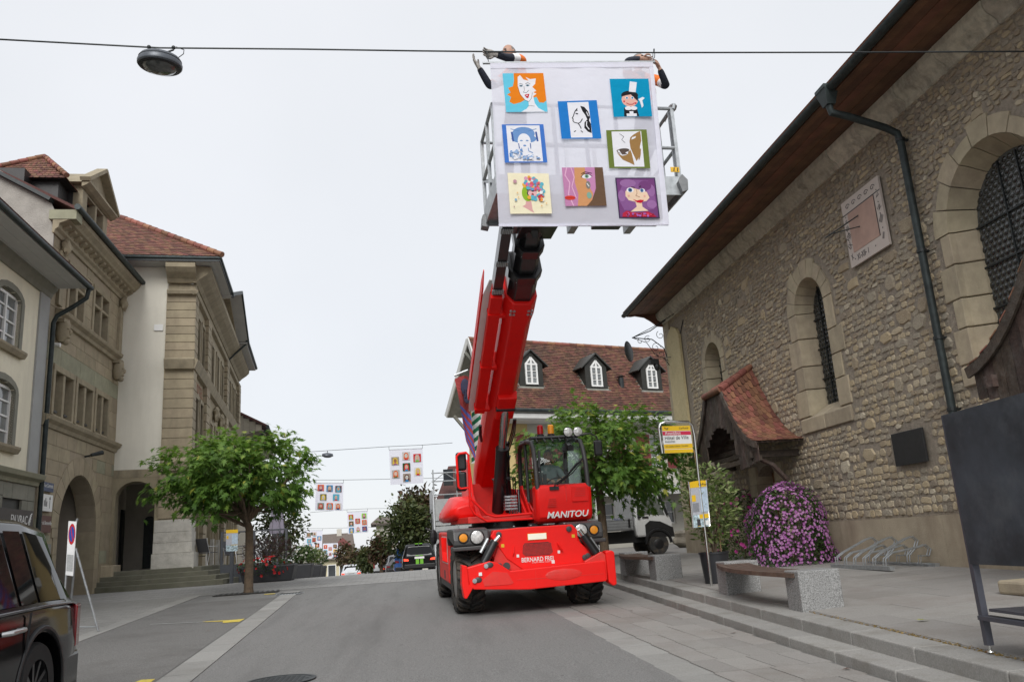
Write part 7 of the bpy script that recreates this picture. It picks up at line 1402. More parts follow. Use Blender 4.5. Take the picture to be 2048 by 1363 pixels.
# ------------------------------------------------------------------ benches, bus stop, rack, blackboard
WOODB = pm('bench_wood', (.085, .05, .035), .7, 0, .3, 9, .4, 40, stain=((.2, .17, .14), 4, .35))
def bench(label, pn, pf):
    t = thing('bench', label, 'bench', (0, 0, 0), group='granite block benches'); d = (pf - pn); d.z = 0; L = d.length; d.normalize(); e = Vector((d.y, -d.x, 0))
    for i, (p, sgn) in enumerate(((pn, 1), (pf, -1))):
        b = MB(); q = [p, p + e * .5, p + e * .5 + d * .38 * sgn, p + d * .38 * sgn]; z = plat(p.x, p.y) - .02; b.ext([(v.x, v.y) for v in q], lambda a, c, dd: (a, c, dd), z, z + .455); b.build('granite_block', SPECK, t, bevel=.012)
    z = plat(pn.x, pn.y) + .385; n = 14
    for k in range(5):
        b = MB(); pts = []
        for i in range(n + 1): f = i / n; bow = .22 * math.sin(PI * f); pts.append(pn + d * (.1 + (L - .2) * f) + e * (.02 + k * .094 - bow) + Vector((0, 0, (plat(pf.x, pf.y) - plat(pn.x, pn.y)) * f)))
        for p, q in zip(pts, pts[1:]): b.beam(Vector((p.x, p.y, z + p.z - pn.z)), Vector((q.x, q.y, z + q.z - pn.z)), .082, .05)
        b.build('seat_slat', WOODB, t)
    b = MB(); b.beam(pn + e * .1 + Vector((0, 0, .34)), pf + e * .1 + Vector((0, 0, .34)), .04, .02); b.build('seat_bracket', STEEL, t); return t
bench('bench with curved dark seat on two speckled granite blocks, nearest the blackboard', on_plat(1606, 1222), on_plat(1456, 1188) + Vector((0, .36, 0)))
bench('farther granite block bench beside the rear of the telehandler', on_plat(1314, 1160), on_plat(1250, 1150) + Vector((0, .36, 0)))
bs = thing('bus_stop_sign', 'steel bus stop post with yellow stop flag and timetable panel', 'bus stop'); fp_ = on_plat(1423, 1171); sB = su(fp_).y; O = lambda x, y, ds=0: on_s(x, y, sB + ds)
b = MB(); tl_, tr_ = O(1319, 846), O(1384, 846); b.tube([fp_ - Vector((0, 0, .05)), O(1397, 950), O(1389, 870), O(1384, 850), O(1377, 843), O(1330, 843.5), O(1321, 847), O(1318, 856), O(1325, 906)], .021, 10); b.build('post', CHROME, bs, smooth=60)
PYEL = pm('post_yellow', (.75, .47, .01), .45, 0, .03, 5); PRED = pm('post_red', (.55, .02, .07), .45, 0, .03, 5); GINK = pm('sign_ink', (.04, .04, .045), .5)
def flat(name, pts, mat, parent, off=0, th=.0):
    b = MB(); n = len(pts); b.add([p - D * off for p in pts], [tuple(range(n))]); return b.build(name, mat, parent, solid=th)
fq = [O(1323, 852), O(1379, 851), O(1386, 904), O(1329, 906)]
b = MB(); b.add([p + D * .012 for p in fq] + [p - D * .012 for p in fq], [(0, 1, 2, 3), (4, 5, 6, 7), (0, 1, 5, 4), (1, 2, 6, 5), (2, 3, 7, 6), (3, 0, 4, 7)]); fl_ = b.build('stop_flag', WHITE, bs)
for y0_, y1_, m in ((0, .18, PYEL), (.2, .34, PRED), (.67, .85, PYEL), (.87, 1, PYEL)): flat('stripe', [bil(fq, 0, y0_), bil(fq, 1, y0_), bil(fq, 1, y1_), bil(fq, 0, y1_)], m, fl_, .014)
def txt_on(q, a, b_, s, size, mat, parent, off=.017, align='LEFT', sx=.9): p = bil(q, a, b_) - D * off; ex = (q[1] - q[0]).normalized(); ez = (q[0] - q[3]).normalized(); o = text('lettering', s, mat, parent, p, (PI / 2, 0, -AS), size, .0006, align, sx=sx); return o
txt_on(fq, .08, .27, 'Aventibus', .075, WHITE, fl_); txt_on(fq, .05, .45, 'Hôtel de Ville', .082, GINK, fl_); txt_on(fq, .05, .58, 'Avenches', .05, GINK, fl_); txt_on(fq, .05, .76, '533 Aventibus Oleyres - Domdidier', .03, GINK, fl_); txt_on(fq, .6, .09, 'CarPostal', .045, GINK, fl_)
b = MB(); b.tube([bil(fq, .08, .05) - D * .016, bil(fq, .14, .1) - D * .016, bil(fq, .22, .06) - D * .016, bil(fq, .16, .14) - D * .016], .006, 5); b.build('horn_emblem', GINK, fl_)
iq = [O(1377, 963), O(1412, 959), O(1420, 1051), O(1386, 1055)]
b = MB(); b.add([p + D * .02 for p in iq] + [p - D * .01 for p in iq], [(0, 1, 2, 3), (4, 5, 6, 7), (0, 1, 5, 4), (1, 2, 6, 5), (2, 3, 7, 6), (3, 0, 4, 7)]); ip = b.build('timetable_panel', pm('panel_grey', (.42, .43, .47), .4, 0, .1, 30), bs)
b = MB(); b.tube([p - D * .005 for p in iq], .016, 8, closed=True); b.build('panel_frame', CHROME, ip, smooth=60)
for x0_, y0_, x1_, y1_, m in ((.0, 0, 1, .14, PYEL), (.55, .17, 1, .68, pm('map_blue', (.42, .52, .62), .5, 0, .2, 18)), (.08, .3, .3, .44, PYEL), (.0, .73, 1, 1, pm('photo_green', (.12, .22, .12), .5, 0, .8, 22, col2=(.4, .5, .6))), (.42, .73, .98, .82, PYEL), (.74, .87, .98, .97, WHITE), (.25, .83, .45, .97, GINK), (.27, .92, .45, .98, PYEL)): flat('print', [bil(iq, x0_, y0_), bil(iq, x1_, y0_), bil(iq, x1_, y1_), bil(iq, x0_, y1_)], m, ip, .013 + .001 * y0_ + .002 * (m is not PYEL) + .003 * (x1_ - x0_ < .6))
txt_on(iq, .5, .08, 'CarPostal', .05, GINK, ip, .02)
for k in range(9): flat('text_line', [bil(iq, .08, .48 + .022 * k), bil(iq, .45, .48 + .022 * k), bil(iq, .45, .487 + .022 * k), bil(iq, .08, .487 + .022 * k)], GINK, ip, .014)
# bicycle rack
rk = thing('bicycle_rack', 'low galvanised bicycle rack of six slanted wheel loops by the church plinth', 'bicycle rack'); zr_ = plat(7.8, 13)
for xx in (7.25, 8.0): b = MB(); b.box(xx - .04, xx + .04, 12.25, 14.1, zr_ - .01, zr_ + .05); b.build('base_rail', STEEL, rk)
for k in range(6):
    yy = 12.45 + k * .3; hi = .46 if k % 2 else .33
    for dy in (-.035, .035): b = MB(); b.tube([(7.25, yy + dy, zr_ + .03), (7.27, yy + dy, zr_ + .16), (7.4, yy + dy, zr_ + .24), (7.85, yy + dy, zr_ + hi - .03), (7.97, yy + dy, zr_ + hi), (8.05, yy + dy, zr_ + hi - .07), (8.0, yy + dy, zr_ + hi - .17), (7.86, yy + dy, zr_ + .17), (7.84, yy + dy, zr_ + .05), (8.0, yy + dy, zr_ + .03)], .012, 6); b.build('wheel_loop', STEEL, rk, smooth=60)
# blackboard
bf = on_plat(1981, 1303); bd = Vector((math.sin(math.radians(4.85)), math.cos(math.radians(4.85)), 0)) * -1; bn = Vector((-bd.y, bd.x, 0)); bn = bn if bn.x < 0 else -bn
BBM = pm('board_steel', (.065, .068, .085), .45, .2, .08, 5); SLATE = pm('chalk_board', (.02, .025, .032), .6, 0, .5, 2.2, col2=(.03, .036, .045), stain=((.09, .1, .11), 2.4, .6))
bb = thing('blackboard', 'large standing blackboard with grey steel frame at the right edge', 'blackboard', bf)
def BP(a, z, n_=0): return bd * a + bn * n_ + Vector((0, 0, z))
zt_ = on_s(1890, 830, su(bf).y).z - bf.z; zb_ = on_s(1944, 1127, su(bf).y).z - bf.z
for a in (0, 1.62): b = MB(); b.beam(BP(a, .05), BP(a, zt_), .05, .05, bn); b.build('post', BBM, bb); b = MB(); b.cyl(BP(a, 0), BP(a, .06), .012, .012, 8); b.lathe([(.028, 0), (.024, .012), (.012, .016)], 14, BP(a, 0)); b.build('levelling_foot', CHROME, bb, smooth=40)
b = MB(); b.add([BP(.005, zb_, .03), BP(1.6, zb_, .03), BP(1.6, zt_, .03), BP(.005, zt_, .03), BP(.005, zb_, -.03), BP(1.6, zb_, -.03), BP(1.6, zt_, -.03), BP(.005, zt_, -.03)], [(0, 1, 2, 3), (4, 5, 6, 7), (0, 1, 5, 4), (1, 2, 6, 5), (2, 3, 7, 6), (3, 0, 4, 7)]); b.build('slate_panel', SLATE, bb)
b = MB(); b.beam(BP(0, .25), BP(1.62, .25), .03, .1, bn); b.beam(BP(.1, .31, -.15), BP(1.6, .31, -.15), .32, .02); b.build('cross_bar', BBM, bb)
st = thing('porch_step', 'worn pale stone step slab below the right porch canopy', 'step', (0, 0, 0)); b = MB(); zs = plat(7, 8); b.ext([(6.35, 8.72), (6.4, 5.3), (8.1, 5.3), (8.1, 8.85), (7.2, 8.8)], lambda a, c, d: (a, c, d), zs - .02, zs + .13); b.build('slab', CUT, st, bevel=.03); b = MB(); b.box(7.0, 8.1, 6.0, 8.2, zs + .12, zs + .42); b.build('slab', CUT, st, bevel=.03)
b = MB(); rr = random.Random(2); b.ball((0, 0, .3), (.75, .45, .42), 22, 14, fn=lambda d: d * (1 + .14 * math.sin(5 * d.x + 3 * d.y) + .1 * math.sin(9 * d.z + 4 * d.x) + .05 * math.sin(17 * d.y + 13 * d.x)))
tag(b.build('boulder', pm('rough_stone', (.27, .24, .19), .9, 0, .3, 4, 1, 18, stain=((.15, .13, .1), 3, .6)), smooth=50, loc=on_plat(1398, 1092) + Vector((0, .3, -.02))), 'rough weathered stone block lying at the church corner', 'boulder')
# ------------------------------------------------------------------ vehicles
def boolcut(o, cutters):
    for c in cutters: m = o.modifiers.new('cut', 'BOOLEAN'); m.object = c; m.operation = 'DIFFERENCE'; m.solver = 'EXACT'
    bpy.context.view_layer.update(); ev = o.evaluated_get(bpy.context.evaluated_depsgraph_get()); me = bpy.data.meshes.new_from_object(ev); o.modifiers.clear(); o.data = me
    for c in cutters: bpy.data.objects.remove(c)
def ringc(x, zb, zm, zbelt, zt, wb, wt, ww=None):
    ww = ww or wb
    h = [(wb * .9, zb), (ww, zb + .1), (ww * 1.005, zm), (wb * .985, zbelt - .05), (wb * .965, zbelt), (wt + .02, zt - .06), (wt - .04, zt - .01), (wt * .6, zt + .012)]
    return [(x, -y, z) for y, z in h[::-1]] [::-1] + [(x, y, z) for y, z in h[::-1]]
def car(label, loc, rz, L, W, H, paint, kind='suv', group=None, rear_glass=True, lights=True, name='parked_car', detail=True, taillit=None):
    """x forward along the length, tail at x = 0; tail lamps, glass, wheels and bumper as parts"""
    t = thing(name, label, 'car', loc, rz, group=group); wb = W / 2; wt = wb * .74; hb = H * .57
    if kind == 'suv': stn = [(0, .32, .6, hb * .96, hb * .97, wb * .9, wb * .8), (.06, .28, .62, hb, hb + .02, wb * .95, wb * .84), (.2, .26, .64, hb + .02, H * .86, wb * .985, wt * .94), (.42, .25, .64, hb + .03, H * .97, wb, wt), (.9, .24, .64, hb + .03, H, wb, wt), (L * .55, .22, .62, hb, H * .995, wb, wt), (L * .64, .22, .62, hb - .02, H * .94, wb, wt * .98), (L * .78, .22, .62, hb - .05, hb - .02, wb, wb * .8), (L * .95, .24, .6, hb - .14, hb - .12, wb * .93, wb * .75), (L, .32, .55, hb - .25, hb - .24, wb * .8, wb * .7)]
    else: stn = [(0, .32, .55, hb * .92, hb * .93, wb * .88, wb * .8), (.08, .26, .58, hb, hb + .01, wb * .95, wb * .82), (.55, .24, .6, hb + .01, H * .8, wb * .99, wt * .9), (.95, .22, .6, hb + .02, H * .96, wb, wt), (1.5, .2, .6, hb, H, wb, wt), (L * .55, .2, .6, hb - .02, H * .98, wb, wt), (L * .75, .2, .6, hb - .05, hb, wb, wb * .8), (L * .95, .22, .56, hb - .15, hb - .14, wb * .92, wb * .75), (L, .3, .5, hb - .25, hb - .24, wb * .8, wb * .7)]
    b = MB(); b.loft([ringc(*s_) for s_ in stn]); o = b.build('body', paint, t, smooth=38); wr = .36 if kind == 'suv' else .32; ax = (.95, .95 + L * .585)
    if detail:
        cut = []
        for x in ax:
            for sg in (-1, 1): c = MB(); c.cyl((x, sg * wb * .62, wr), (x, sg * (wb + .1), wr), wr + .07, wr + .07, 28); cut.append(c.build('cut', BLACK, t))
        boolcut(o, cut); o.data.polygons.foreach_set('use_smooth', [True] * len(o.data.polygons)); o.data.set_sharp_from_angle(angle=math.radians(35))
    for x in ax:
        for sg in (-1, 1):
            w_ = bpy.data.objects.new('wheel', None); COL.objects.link(w_); w_.parent = t; w_.location = (x, sg * (wb - .13), wr)
            b = MB(); b.lathe([(wr * .64, -.11), (wr * .95, -.11), (wr, -.08), (wr, .08), (wr * .95, .11), (wr * .64, .11)], 36, (0, 0, 0), (0, 1, 0), cap=False); b.build('tyre', RUB if not detail else pm('car_tyre', (.018, .018, .018), .8, 0, .2, 9), w_, smooth=40)
            b = MB(); b.lathe([(wr * .66, .1), (wr * .62, .06), (wr * .6, -.05)], 30, (0, 0, 0), (0, sg, 0), cap=False); b.lathe([(wr * .6, -.02), (.01, -.02)], 24, (0, 0, 0), (0, sg, 0), cap=False)
            for k in range(10): a = 2 * PI * k / 10; b.beam((.04 * math.cos(a), sg * .07, .04 * math.sin(a)), (wr * .62 * math.cos(a), sg * .085, wr * .62 * math.sin(a)), .035, .03, (0, 1, 0))
            b.lathe([(.05, .09), (.002, .1)], 16, (0, 0, 0), (0, sg, 0)); b.build('rim', pm('black_alloy', (.03, .03, .032), .3, .6, .1, 6), w_)
    return t, stn
def sidep(stn, x, f, sg, out=.004):
    """point on the side window surface: f 0 at the belt, 1 at the roof edge"""
    for a, b_ in zip(stn, stn[1:]):
        if a[0] <= x <= b_[0]: k = (x - a[0]) / (b_[0] - a[0]); s_ = [p + (q - p) * k for p, q in zip(a, b_)]; break
    y0, z0 = s_[5] * .965, s_[3]; y1, z1 = s_[6] + .02, s_[4] - .06; return Vector((x, sg * (y0 + (y1 - y0) * f + out), z0 + (z1 - z0) * f))
# black estate off-roader at the left edge: tail towards the far end of the street
BPAINT = pm('black_car_paint', (.004, .004, .0045), .1, 0, .1, 3, spec=.32); TGL = pm('tinted_glass', (.006, .006, .007), .03, 0, .2, 1, spec=.3); TAIL = pm('tail_lens', (.22, .008, .012), .15, 0, .2, 20, coat=.6)
sloc = St(-3.5, 8.12, gz(7.2)); su_, stn = car('glossy black off-road car parked at the left edge, tail towards the tree', sloc, -AS - PI / 2, 4.75, 1.96, 1.66, BPAINT)
for sg in (1, -1):
    for xs in ((.36, .95), (1.0, 1.3), (1.36, 2.3)):
        n = 6; lo = [sidep(stn, xs[0] + (xs[1] - xs[0]) * i / n, .06, sg, .008) for i in range(n + 1)]
        off = .17 if xs[0] < .5 else .0
        hi = [sidep(stn, min(xs[1], max(xs[0], xs[0] + off + (xs[1] - xs[0] - off) * i / n)), .93, sg, .008) for i in range(n + 1)]
        b = MB(); b.add(lo + hi, [(i, i + 1, n + 2 + i, n + 1 + i) for i in range(n)]); b.build('side_window', TGL, su_, smooth=60)
    b = MB(); b.tube([sidep(stn, .1 + .2 * i, -.0, sg, .02) for i in range(12)], .012, 6); b.build('belt_trim', pm('satin_trim', (.12, .12, .13), .25, .8, .05, 5), su_, smooth=60)
    for xs in (1.32, 1.34): b = MB(); b.tube([(xs, sg * .985, .45), (xs - .05, sg * .99, .75), (xs - .1, sg * .985, .95)], .004, 4); b.build('door_seam', BLACK, su_)
    b = MB(); b.tube([(1.45, sg * .98, .84), (1.45, sg * 1.03, .845), (1.68, sg * 1.035, .84), (1.7, sg * .98, .835)], .018, 8); b.build('door_handle', pm('satin_silver', (.5, .5, .5), .3, .9, .05, 5), su_, smooth=60)
    b = MB(); b.loft([[(x, sg * y, z) for x, y, z in ((-.012, .86, z_), (-.012, .935, z_), (.2, .975, z_), (.2, .9, z_))] for z_ in (.6, .7, .85, .95)]); b.build('tail_light', TAIL, su_, bevel=.015)
    b = MB(); b.tube([(.95 + .46 * math.cos(a), sg * .975, .36 + .46 * math.sin(a)) for a in [PI * i / 14 for i in range(15)]], .022, 6); b.build('wheel_arch', BLACK, su_, smooth=60)
b = MB(); b.loft([[(x, y, z) for x, y, z in ((-.1, -.9, z_), (-.12, 0, z_), (-.1, .9, z_), (.1, .97, z_), (.5, .985, z_), (.5, -.985, z_), (.1, -.97, z_))] for z_ in (.3, .36, .52, .57)]); ob = b.build('rear_bumper', BPAINT, su_, bevel=.03)
b = MB(); b.box(-.12, .48, -.9, .9, .22, .3); b.build('bumper_underside', BLACK, su_)
b = MB(); b.add([(.16, -.62, .98), (.16, .62, .98), (.4, .58, 1.52), (.4, -.58, 1.52)], [(0, 1, 2, 3)]); b.build('tailgate_window', TGL, su_)
b = MB(); b.box(.3, .62, -.5, .5, 1.6, 1.64); b.build('roof_spoiler', BPAINT, su_, bevel=.015)
# cars down the hill
def far_car(label, px, py, s, L, W, H, paint, kind, lit=True, stripes=False, hatch=True):
    p = on_s(px, py, s); u = su(p).x; t, stn = car(label, St(u, s, gz(s)), -AS + PI / 2, L, W, H, paint, kind, 'cars beyond the crest', detail=False)
    w = W / 2
    b = MB(); z0, z1 = H * .6, H * .9; x0 = .1 if kind == 'suv' else .2; x1 = .3 if kind == 'suv' else .8; b.add([(x0 - .03, -w * .74, z0), (x0 - .03, w * .74, z0), (x1 - .02, w * .62, z1 + .02), (x1 - .02, -w * .62, z1 + .02)], [(0, 1, 2, 3)]); b.build('rear_window', TGL, t, solid=.02)
    for sg in (-1, 1): b = MB(); b.loft([[(-.03, sg * w * a, z) for a, z in ((.62, H * .44), (.9, H * .44), (.9, H * .52), (.66, H * .5))], [(.12, sg * w * a, z) for a, z in ((.62, H * .44), (.94, H * .44), (.94, H * .52), (.66, H * .5))]]); b.build('tail_light', TAILON if lit else TAIL, t)
    piece('number_plate', WHITE, t, -.05, -.02, -.26, .26, H * .5, H * .57)
    b = MB(); b.box(-.06, .2, -w * .9, w * .9, .3, .52); b.build('bumper', BLACK, t, bevel=.03)
    for sg in (-1, 1):
        q = [sidep(stn, x, f, sg, .01) for x, f in ((.45 if kind == 'suv' else .9, .08), (L * .6, .08), (L * .55, .9), (.6 if kind == 'suv' else 1.1, .9))]; b = MB(); b.add(q, [(0, 1, 2, 3)]); b.build('side_window', TGL, t)
    if stripes:
        for y0 in (-.2, .03): piece('stripe', GRN, t, -.045, -.012, y0, y0 + .17, H * .3, H * .49); piece('stripe', GRN, t, .06, .1, y0, y0 + .17, H * .585, H * .62); piece('stripe', GRN, t, .3, L * .5, y0, y0 + .17, H * .985, H * 1.015)
    return t
TAILON = pm('lit_tail_lens', (.8, .06, .03), .3, 0, .1, 10, emit=.9); GRN = pm('lime_stripe', (.15, .42, .03), .4)
far_car('black off-road car with lime green stripes parked beyond the crest', 839, 1120, 46, 4.4, 1.84, 1.58, BPAINT, 'suv', True, True)
far_car('dark grey hatchback parked ahead of the lime striped car', 797, 1120, 58, 4.2, 1.78, 1.45, pm('grey_car_paint', (.06, .062, .068), .25, 0, .1, 3, coat=.8), 'car', False)
far_car('blue car half hidden behind the lime striped car', 816, 1110, 52, 4.3, 1.75, 1.75, pm('blue_car_paint', (.03, .1, .32), .25, 0, .1, 3, coat=.8), 'suv', False)
far_car('second dark hatchback with red tail lamp beside the white van', 783, 1125, 63, 4.1, 1.74, 1.43, pm('dark_car_paint', (.03, .03, .035), .25, 0, .1, 3, coat=.8), 'car', True)
far_car('white car driving away over the crest below the banners', 702, 1140, 76, 4.3, 1.76, 1.42, pm('white_car_paint', (.6, .62, .64), .25, 0, .05, 3, coat=.8), 'car', True)
vs_ = 66; vp = on_s(747, 1135, vs_); vu = su(vp).x
vn = thing('delivery_van', 'white delivery van with red lettering and a roof rack beyond the crest', 'van', St(vu, vs_, gz(vs_)), -AS); b = MB(); b.loft([[(.0, y, z) for y, z in ((.05, .4), (.0, .9), (.15, 1.85), (.3, 1.98), (4.6, 2.0), (5.0, 1.3), (5.1, .4))], [(2.3, y, z) for y, z in ((.05, .4), (.0, .9), (.15, 1.85), (.3, 1.98), (4.6, 2.0), (5.0, 1.3), (5.1, .4))]]); b.build('body', MATS['white_car_paint'], vn, bevel=.08, seg=2)
for k in range(3): b = MB(); b.box(0, 2.3, .6 + k * 1.4, .65 + k * 1.4, 2.1, 2.14); b.build('rack_bar', BLACK, vn)
for xx in (.1, 2.2): b = MB(); b.box(xx, xx + .05, .4, 4.4, 2.14, 2.18); b.build('rack_rail', BLACK, vn)
RTX = pm('van_red', (.5, .06, .04), .5); text('lettering', 'EDUC', RTX, vn, (1.75, -.03, 1.62), (PI / 2, 0, 0), .3, .002); text('lettering', 'BOIS', RTX, vn, (1.75, -.03, 1.3), (PI / 2, 0, 0), .3, .002); b = MB(); b.ball((1.0, -.02, 1.05), (.2, .02, .5), 10, 8); b.ball((1.0, -.02, 1.62), (.17, .02, .15), 10, 6); b.box(.3, .65, -.03, -.01, 1.58, 1.68); b.build('emblem', RTX, vn)
for xx in (.0, 2.2): b = MB(); b.box(xx, xx + .1, -.03, .02, .8, 1.5); b.build('tail_light', TAIL, vn)
for xx in (.15, 2.1): b = MB(); b.cyl((xx, .9, .33), (xx + .2, .9, .33), .33, .33, 16); b.build('wheel', RUB, vn)
b = MB(); b.box(-.02, 2.32, -.08, .1, .38, .6); b.build('bumper', BLACK, vn)
# small white tipper truck behind the bench
tk = thing('tipper_truck', 'small white tipper truck with black cab lower half and grey load bed', 'truck', Vector((4.35, 24.6, .745)), math.radians(4)); WC = pm('truck_white', (.58, .58, .57), .4, 0, .05, 4, coat=.3); ALU = pm('aluminium', (.36, .37, .38), .45, .55, .12, 8)
b = MB(); prof = [(2.35, .55), (3.45, .55), (3.52, .9), (3.38, 1.25), (3.12, 1.85), (2.95, 1.93), (2.5, 1.93), (2.38, 1.8), (2.3, .9)]
b.ext(prof, lambda a, q, d: (a, d, q), 0, 1.5); b.build('cab', WC, tk, bevel=.06, seg=2)
b = MB(); b.ext([(2.52, 1.22), (3.28, 1.16), (3.06, 1.78), (2.58, 1.8)], lambda a, q, d: (a, d, q), -.012, .0); b.build('side_window', pm('truck_glass', (.12, .13, .12), .06, 0, .4, 3, spec=.8), tk)
b = MB(); b.tube([(2.44, -.02, 1.1), (2.46, -.02, 1.8), (2.6, -.02, 1.92), (3.0, -.02, 1.9), (3.14, -.02, 1.8), (3.36, -.02, 1.15)], .045, 8); b.build('cab_frame', BLACK, tk, smooth=60)
b = MB(); b.ext([(2.62, .55), (2.62, .9), (2.78, 1.02), (3.1, .98), (3.5, .78), (3.52, .5)], lambda a, q, d: (a, d, q), -.025, -.0); b.build('lower_panel', BLACK, tk); piece('door_handle', BLACK, tk, 2.55, 2.75, -.03, 0, 1.1, 1.15)
b = MB(); b.box(-1.2, 2.22, -.08, 1.55, .78, 1.15); bd_ = b.build('load_bed', ALU, tk)
for k in range(4): piece('side_rib', ALU, bd_, -1.15, 2.2, -.1, -.08, .82 + k * .085, .86 + k * .085)
piece('bed_latch', BLACK, bd_, 2.06, 2.12, -.12, -.08, .85, 1.1); b = MB(); b.box(2.18, 2.24, 0, 1.5, 1.15, 1.85); b.build('headboard', ALU, tk); b = MB(); b.box(-1.2, 3.3, .2, 1.3, .4, .75); b.build('chassis', BLACK, tk)
text('lettering', 'MULTIS', pm('truck_blue', (.05, .07, .25), .5), tk, (1.75, -.105, 1.11), (PI / 2, 0, 0), .08, .001)
for x in (-.4, 3.0):
    for y in (.08, 1.4): b = MB(); b.lathe([(.12, -.1), (.3, -.1), (.32, -.06), (.32, .06), (.3, .1), (.12, .1)], 24, (x, y, .32), (0, 1, 0)); o = b.build('wheel', RUB, tk, smooth=40); b = MB(); b.lathe([(.17, .09), (.14, .11), (.02, .115)], 16, (x, y, .32), (0, -1 if y < 1 else 1, 0)); b.build('rim', BLACK, o, smooth=40)
b = MB(); b.tube([(3.0 + .4 * math.cos(a), -.02, .34 + .4 * math.sin(a)) for a in [PI * i / 12 for i in range(13)]], .05, 6); b.build('wheel_arch', BLACK, tk, smooth=60)
# ------------------------------------------------------------------ portable no-parking sign
sf = on_road(150, 1262); sS = 15.4; Z = gz(sS)
ns = thing('no_parking_sign', 'portable no parking sign on a leaning steel stand behind the black car', 'traffic sign'); on = lambda x, y, ds=0: on_s(x, y, sS + ds)
qs = [on(137, 1041), on(153, 1042), on(146, 1151), on(131, 1149)]
b = MB(); b.add([p + D * .02 for p in qs] + [p for p in qs], [(0, 1, 2, 3), (4, 5, 6, 7), (0, 1, 5, 4), (1, 2, 6, 5), (2, 3, 7, 6), (3, 0, 4, 7)]); bo_ = b.build('board', pm('retro_white', (.85, .85, .85), .5), ns)
def disc(q, cx_, cy_, rx, ry, mat, off, parent, nm): pts = [bil(q, cx_ + rx * math.cos(2 * PI * i / 28), cy_ + ry * math.sin(2 * PI * i / 28)) for i in range(28)]; return flat(nm, pts, mat, parent, off)
disc(qs, .52, .24, .43, .195, pm('sign_red', (.55, .01, .015), .4), .003, bo_, 'red_ring'); disc(qs, .52, .24, .31, .14, pm('sign_blue', (.01, .06, .38), .4), .006, bo_, 'blue_disc')
flat('red_bar', [bil(qs, .34, .13), bil(qs, .42, .115), bil(qs, .72, .345), bil(qs, .64, .365)], MATS['sign_red'], bo_, .009)
flat('notice', [bil(qs, .08, .62), bil(qs, .9, .62), bil(qs, .9, .92), bil(qs, .08, .92)], pm('notice_grey', (.42, .43, .43), .4, 0, .15, 40), bo_, .004); piece('clip', DARKM, bo_, 0, .001, 0, .001, 0, .001) if False else None
b = MB(); ft = on_s(172, 1246, sS - .15); ft.z = gz(sS - .15) + .02
b.tube([qs[1] + D * .04 + Vector((0, 0, .05)), ((qs[0] + qs[3]) / 2 + D * .05), St(su(qs[3]).x, sS, Z + .02)], .02, 8); b.tube([(qs[1] + qs[2]) / 2 + D * .04, St(su(qs[2]).x + .42, sS + .1, Z + .03)], .02, 8); b.tube([(qs[1] + qs[2]) / 2 + D * .06, St(su(qs[2]).x - .2, sS + .55, Z + .03)], .02, 8); b.tube([St(su(qs[2]).x + .1, sS + .1, Z + .12), St(su(qs[2]).x + .4, sS + .1, Z + .1)], .012, 6); b.build('stand', STEEL, ns, smooth=60)
# ------------------------------------------------------------------ yellow house behind the machine
HR = math.radians(20.5); hh = thing('yellow_house', 'long yellow house with red-brown tiled roof and three black dormers', 'house', (3.67, 33, 0), HR)
YELW = pm('yellow_render', (.55, .42, .19), .85, 0, .06, 2); OFFW = pm('old_white_render', (.5, .48, .42), .9, 0, .08, 1.5, stain=((.36, .33, .28), 1.5, .5)); SHUT = pm('red_shutter', (.17, .03, .03), .7, 0, .1, 6); TIMB = pm('grey_timber', (.2, .2, .175), .8, 0, .2, 5); WOODW = pm('white_wood', (.55, .55, .53), .7, 0, .06, 4)
TILH = pm('house_tile', (.125, .057, .036), .85, 0, .3, 9, .4, 40, attr=True, rand=.38, stain=((.06, .042, .033), .55, .85))
ops = [(1.35, 2.15, 4.2, 5.6), (4.4, 5.2, 4.2, 5.6), (7.4, 8.2, 4.2, 5.6), (10.4, 11.2, 4.2, 5.6)]; g_ops = [(2.2, 2.9, 1.75, 2.75), (4.7, 5.7, 1.75, 2.75), (7.5, 8.4, 1.75, 2.75)]
w = MB(); wall_open(w, 0, 14, 3.2, 6.3, ops, .2); w.build('upper_wall', OFFW, hh); w = MB(); wall_open(w, 0, 14, .3, 3.2, g_ops, .2); w.build('lower_wall', OFFW, hh)
w = MB(); w.box(0, 1.2, -.03, .1, 3.2, 6.3); w.build('yellow_corner', YELW, hh); w = MB(); w.box(.02, 14, .3, 3.1, .2, 6.4); w.add([(0, 0, .2), (0, 3.2, .2), (0, 3.2, 6.3), (0, 1.6, 9.4), (0, 0, 6.3)], [(0, 1, 2, 3, 4)]); w.build('gable_wall', YELW, hh)
for o in ops:
    sash(hh, 'window', o[0], o[1], o[2], o[3], .12, 2, 3, WHITE, GLASSL, .05)
    for xa in (o[0] - .78, o[1] + .06): b = MB(); b.box(xa, xa + .72, -.06, -.01, o[2] - .05, o[3] + .05); s_ = b.build('shutter', SHUT, hh); [piece('slat', SHUT, s_, xa + .06, xa + .66, -.075, -.06, o[2] + .03 + k * .17, o[2] + .13 + k * .17) for k in range(8)]
    b = MB(); b.box(o[0] - .1, o[1] + .1, -.1, .1, o[2] - .16, o[2] - .02); b.build('window_sill', SANDM, hh)
for o in g_ops: sash(hh, 'window', o[0], o[1], o[2], o[3], .12, 2, 2, WHITE, GLASS, .06)
b = MB(); b.add([(.8, -.02, 3.42), (14, -.02, 3.42), (14, -1.4, 3.1), (.8, -1.4, 3.1)], [(0, 1, 2, 3)]); b.build('lean_to_roof', pm('zinc_roof', (.4, .41, .42), .5, .2, .08, 3), hh, solid=.05); b = MB(); b.box(.8, 14, -1.45, -1.35, 2.95, 3.12); b.build('lean_to_fascia', WOODW, hh)
for xx in (3.4, 6.6, 9.6): piece('lean_to_post', WOODW, hh, xx, xx + .12, -1.3, -1.18, .6, 3.0)
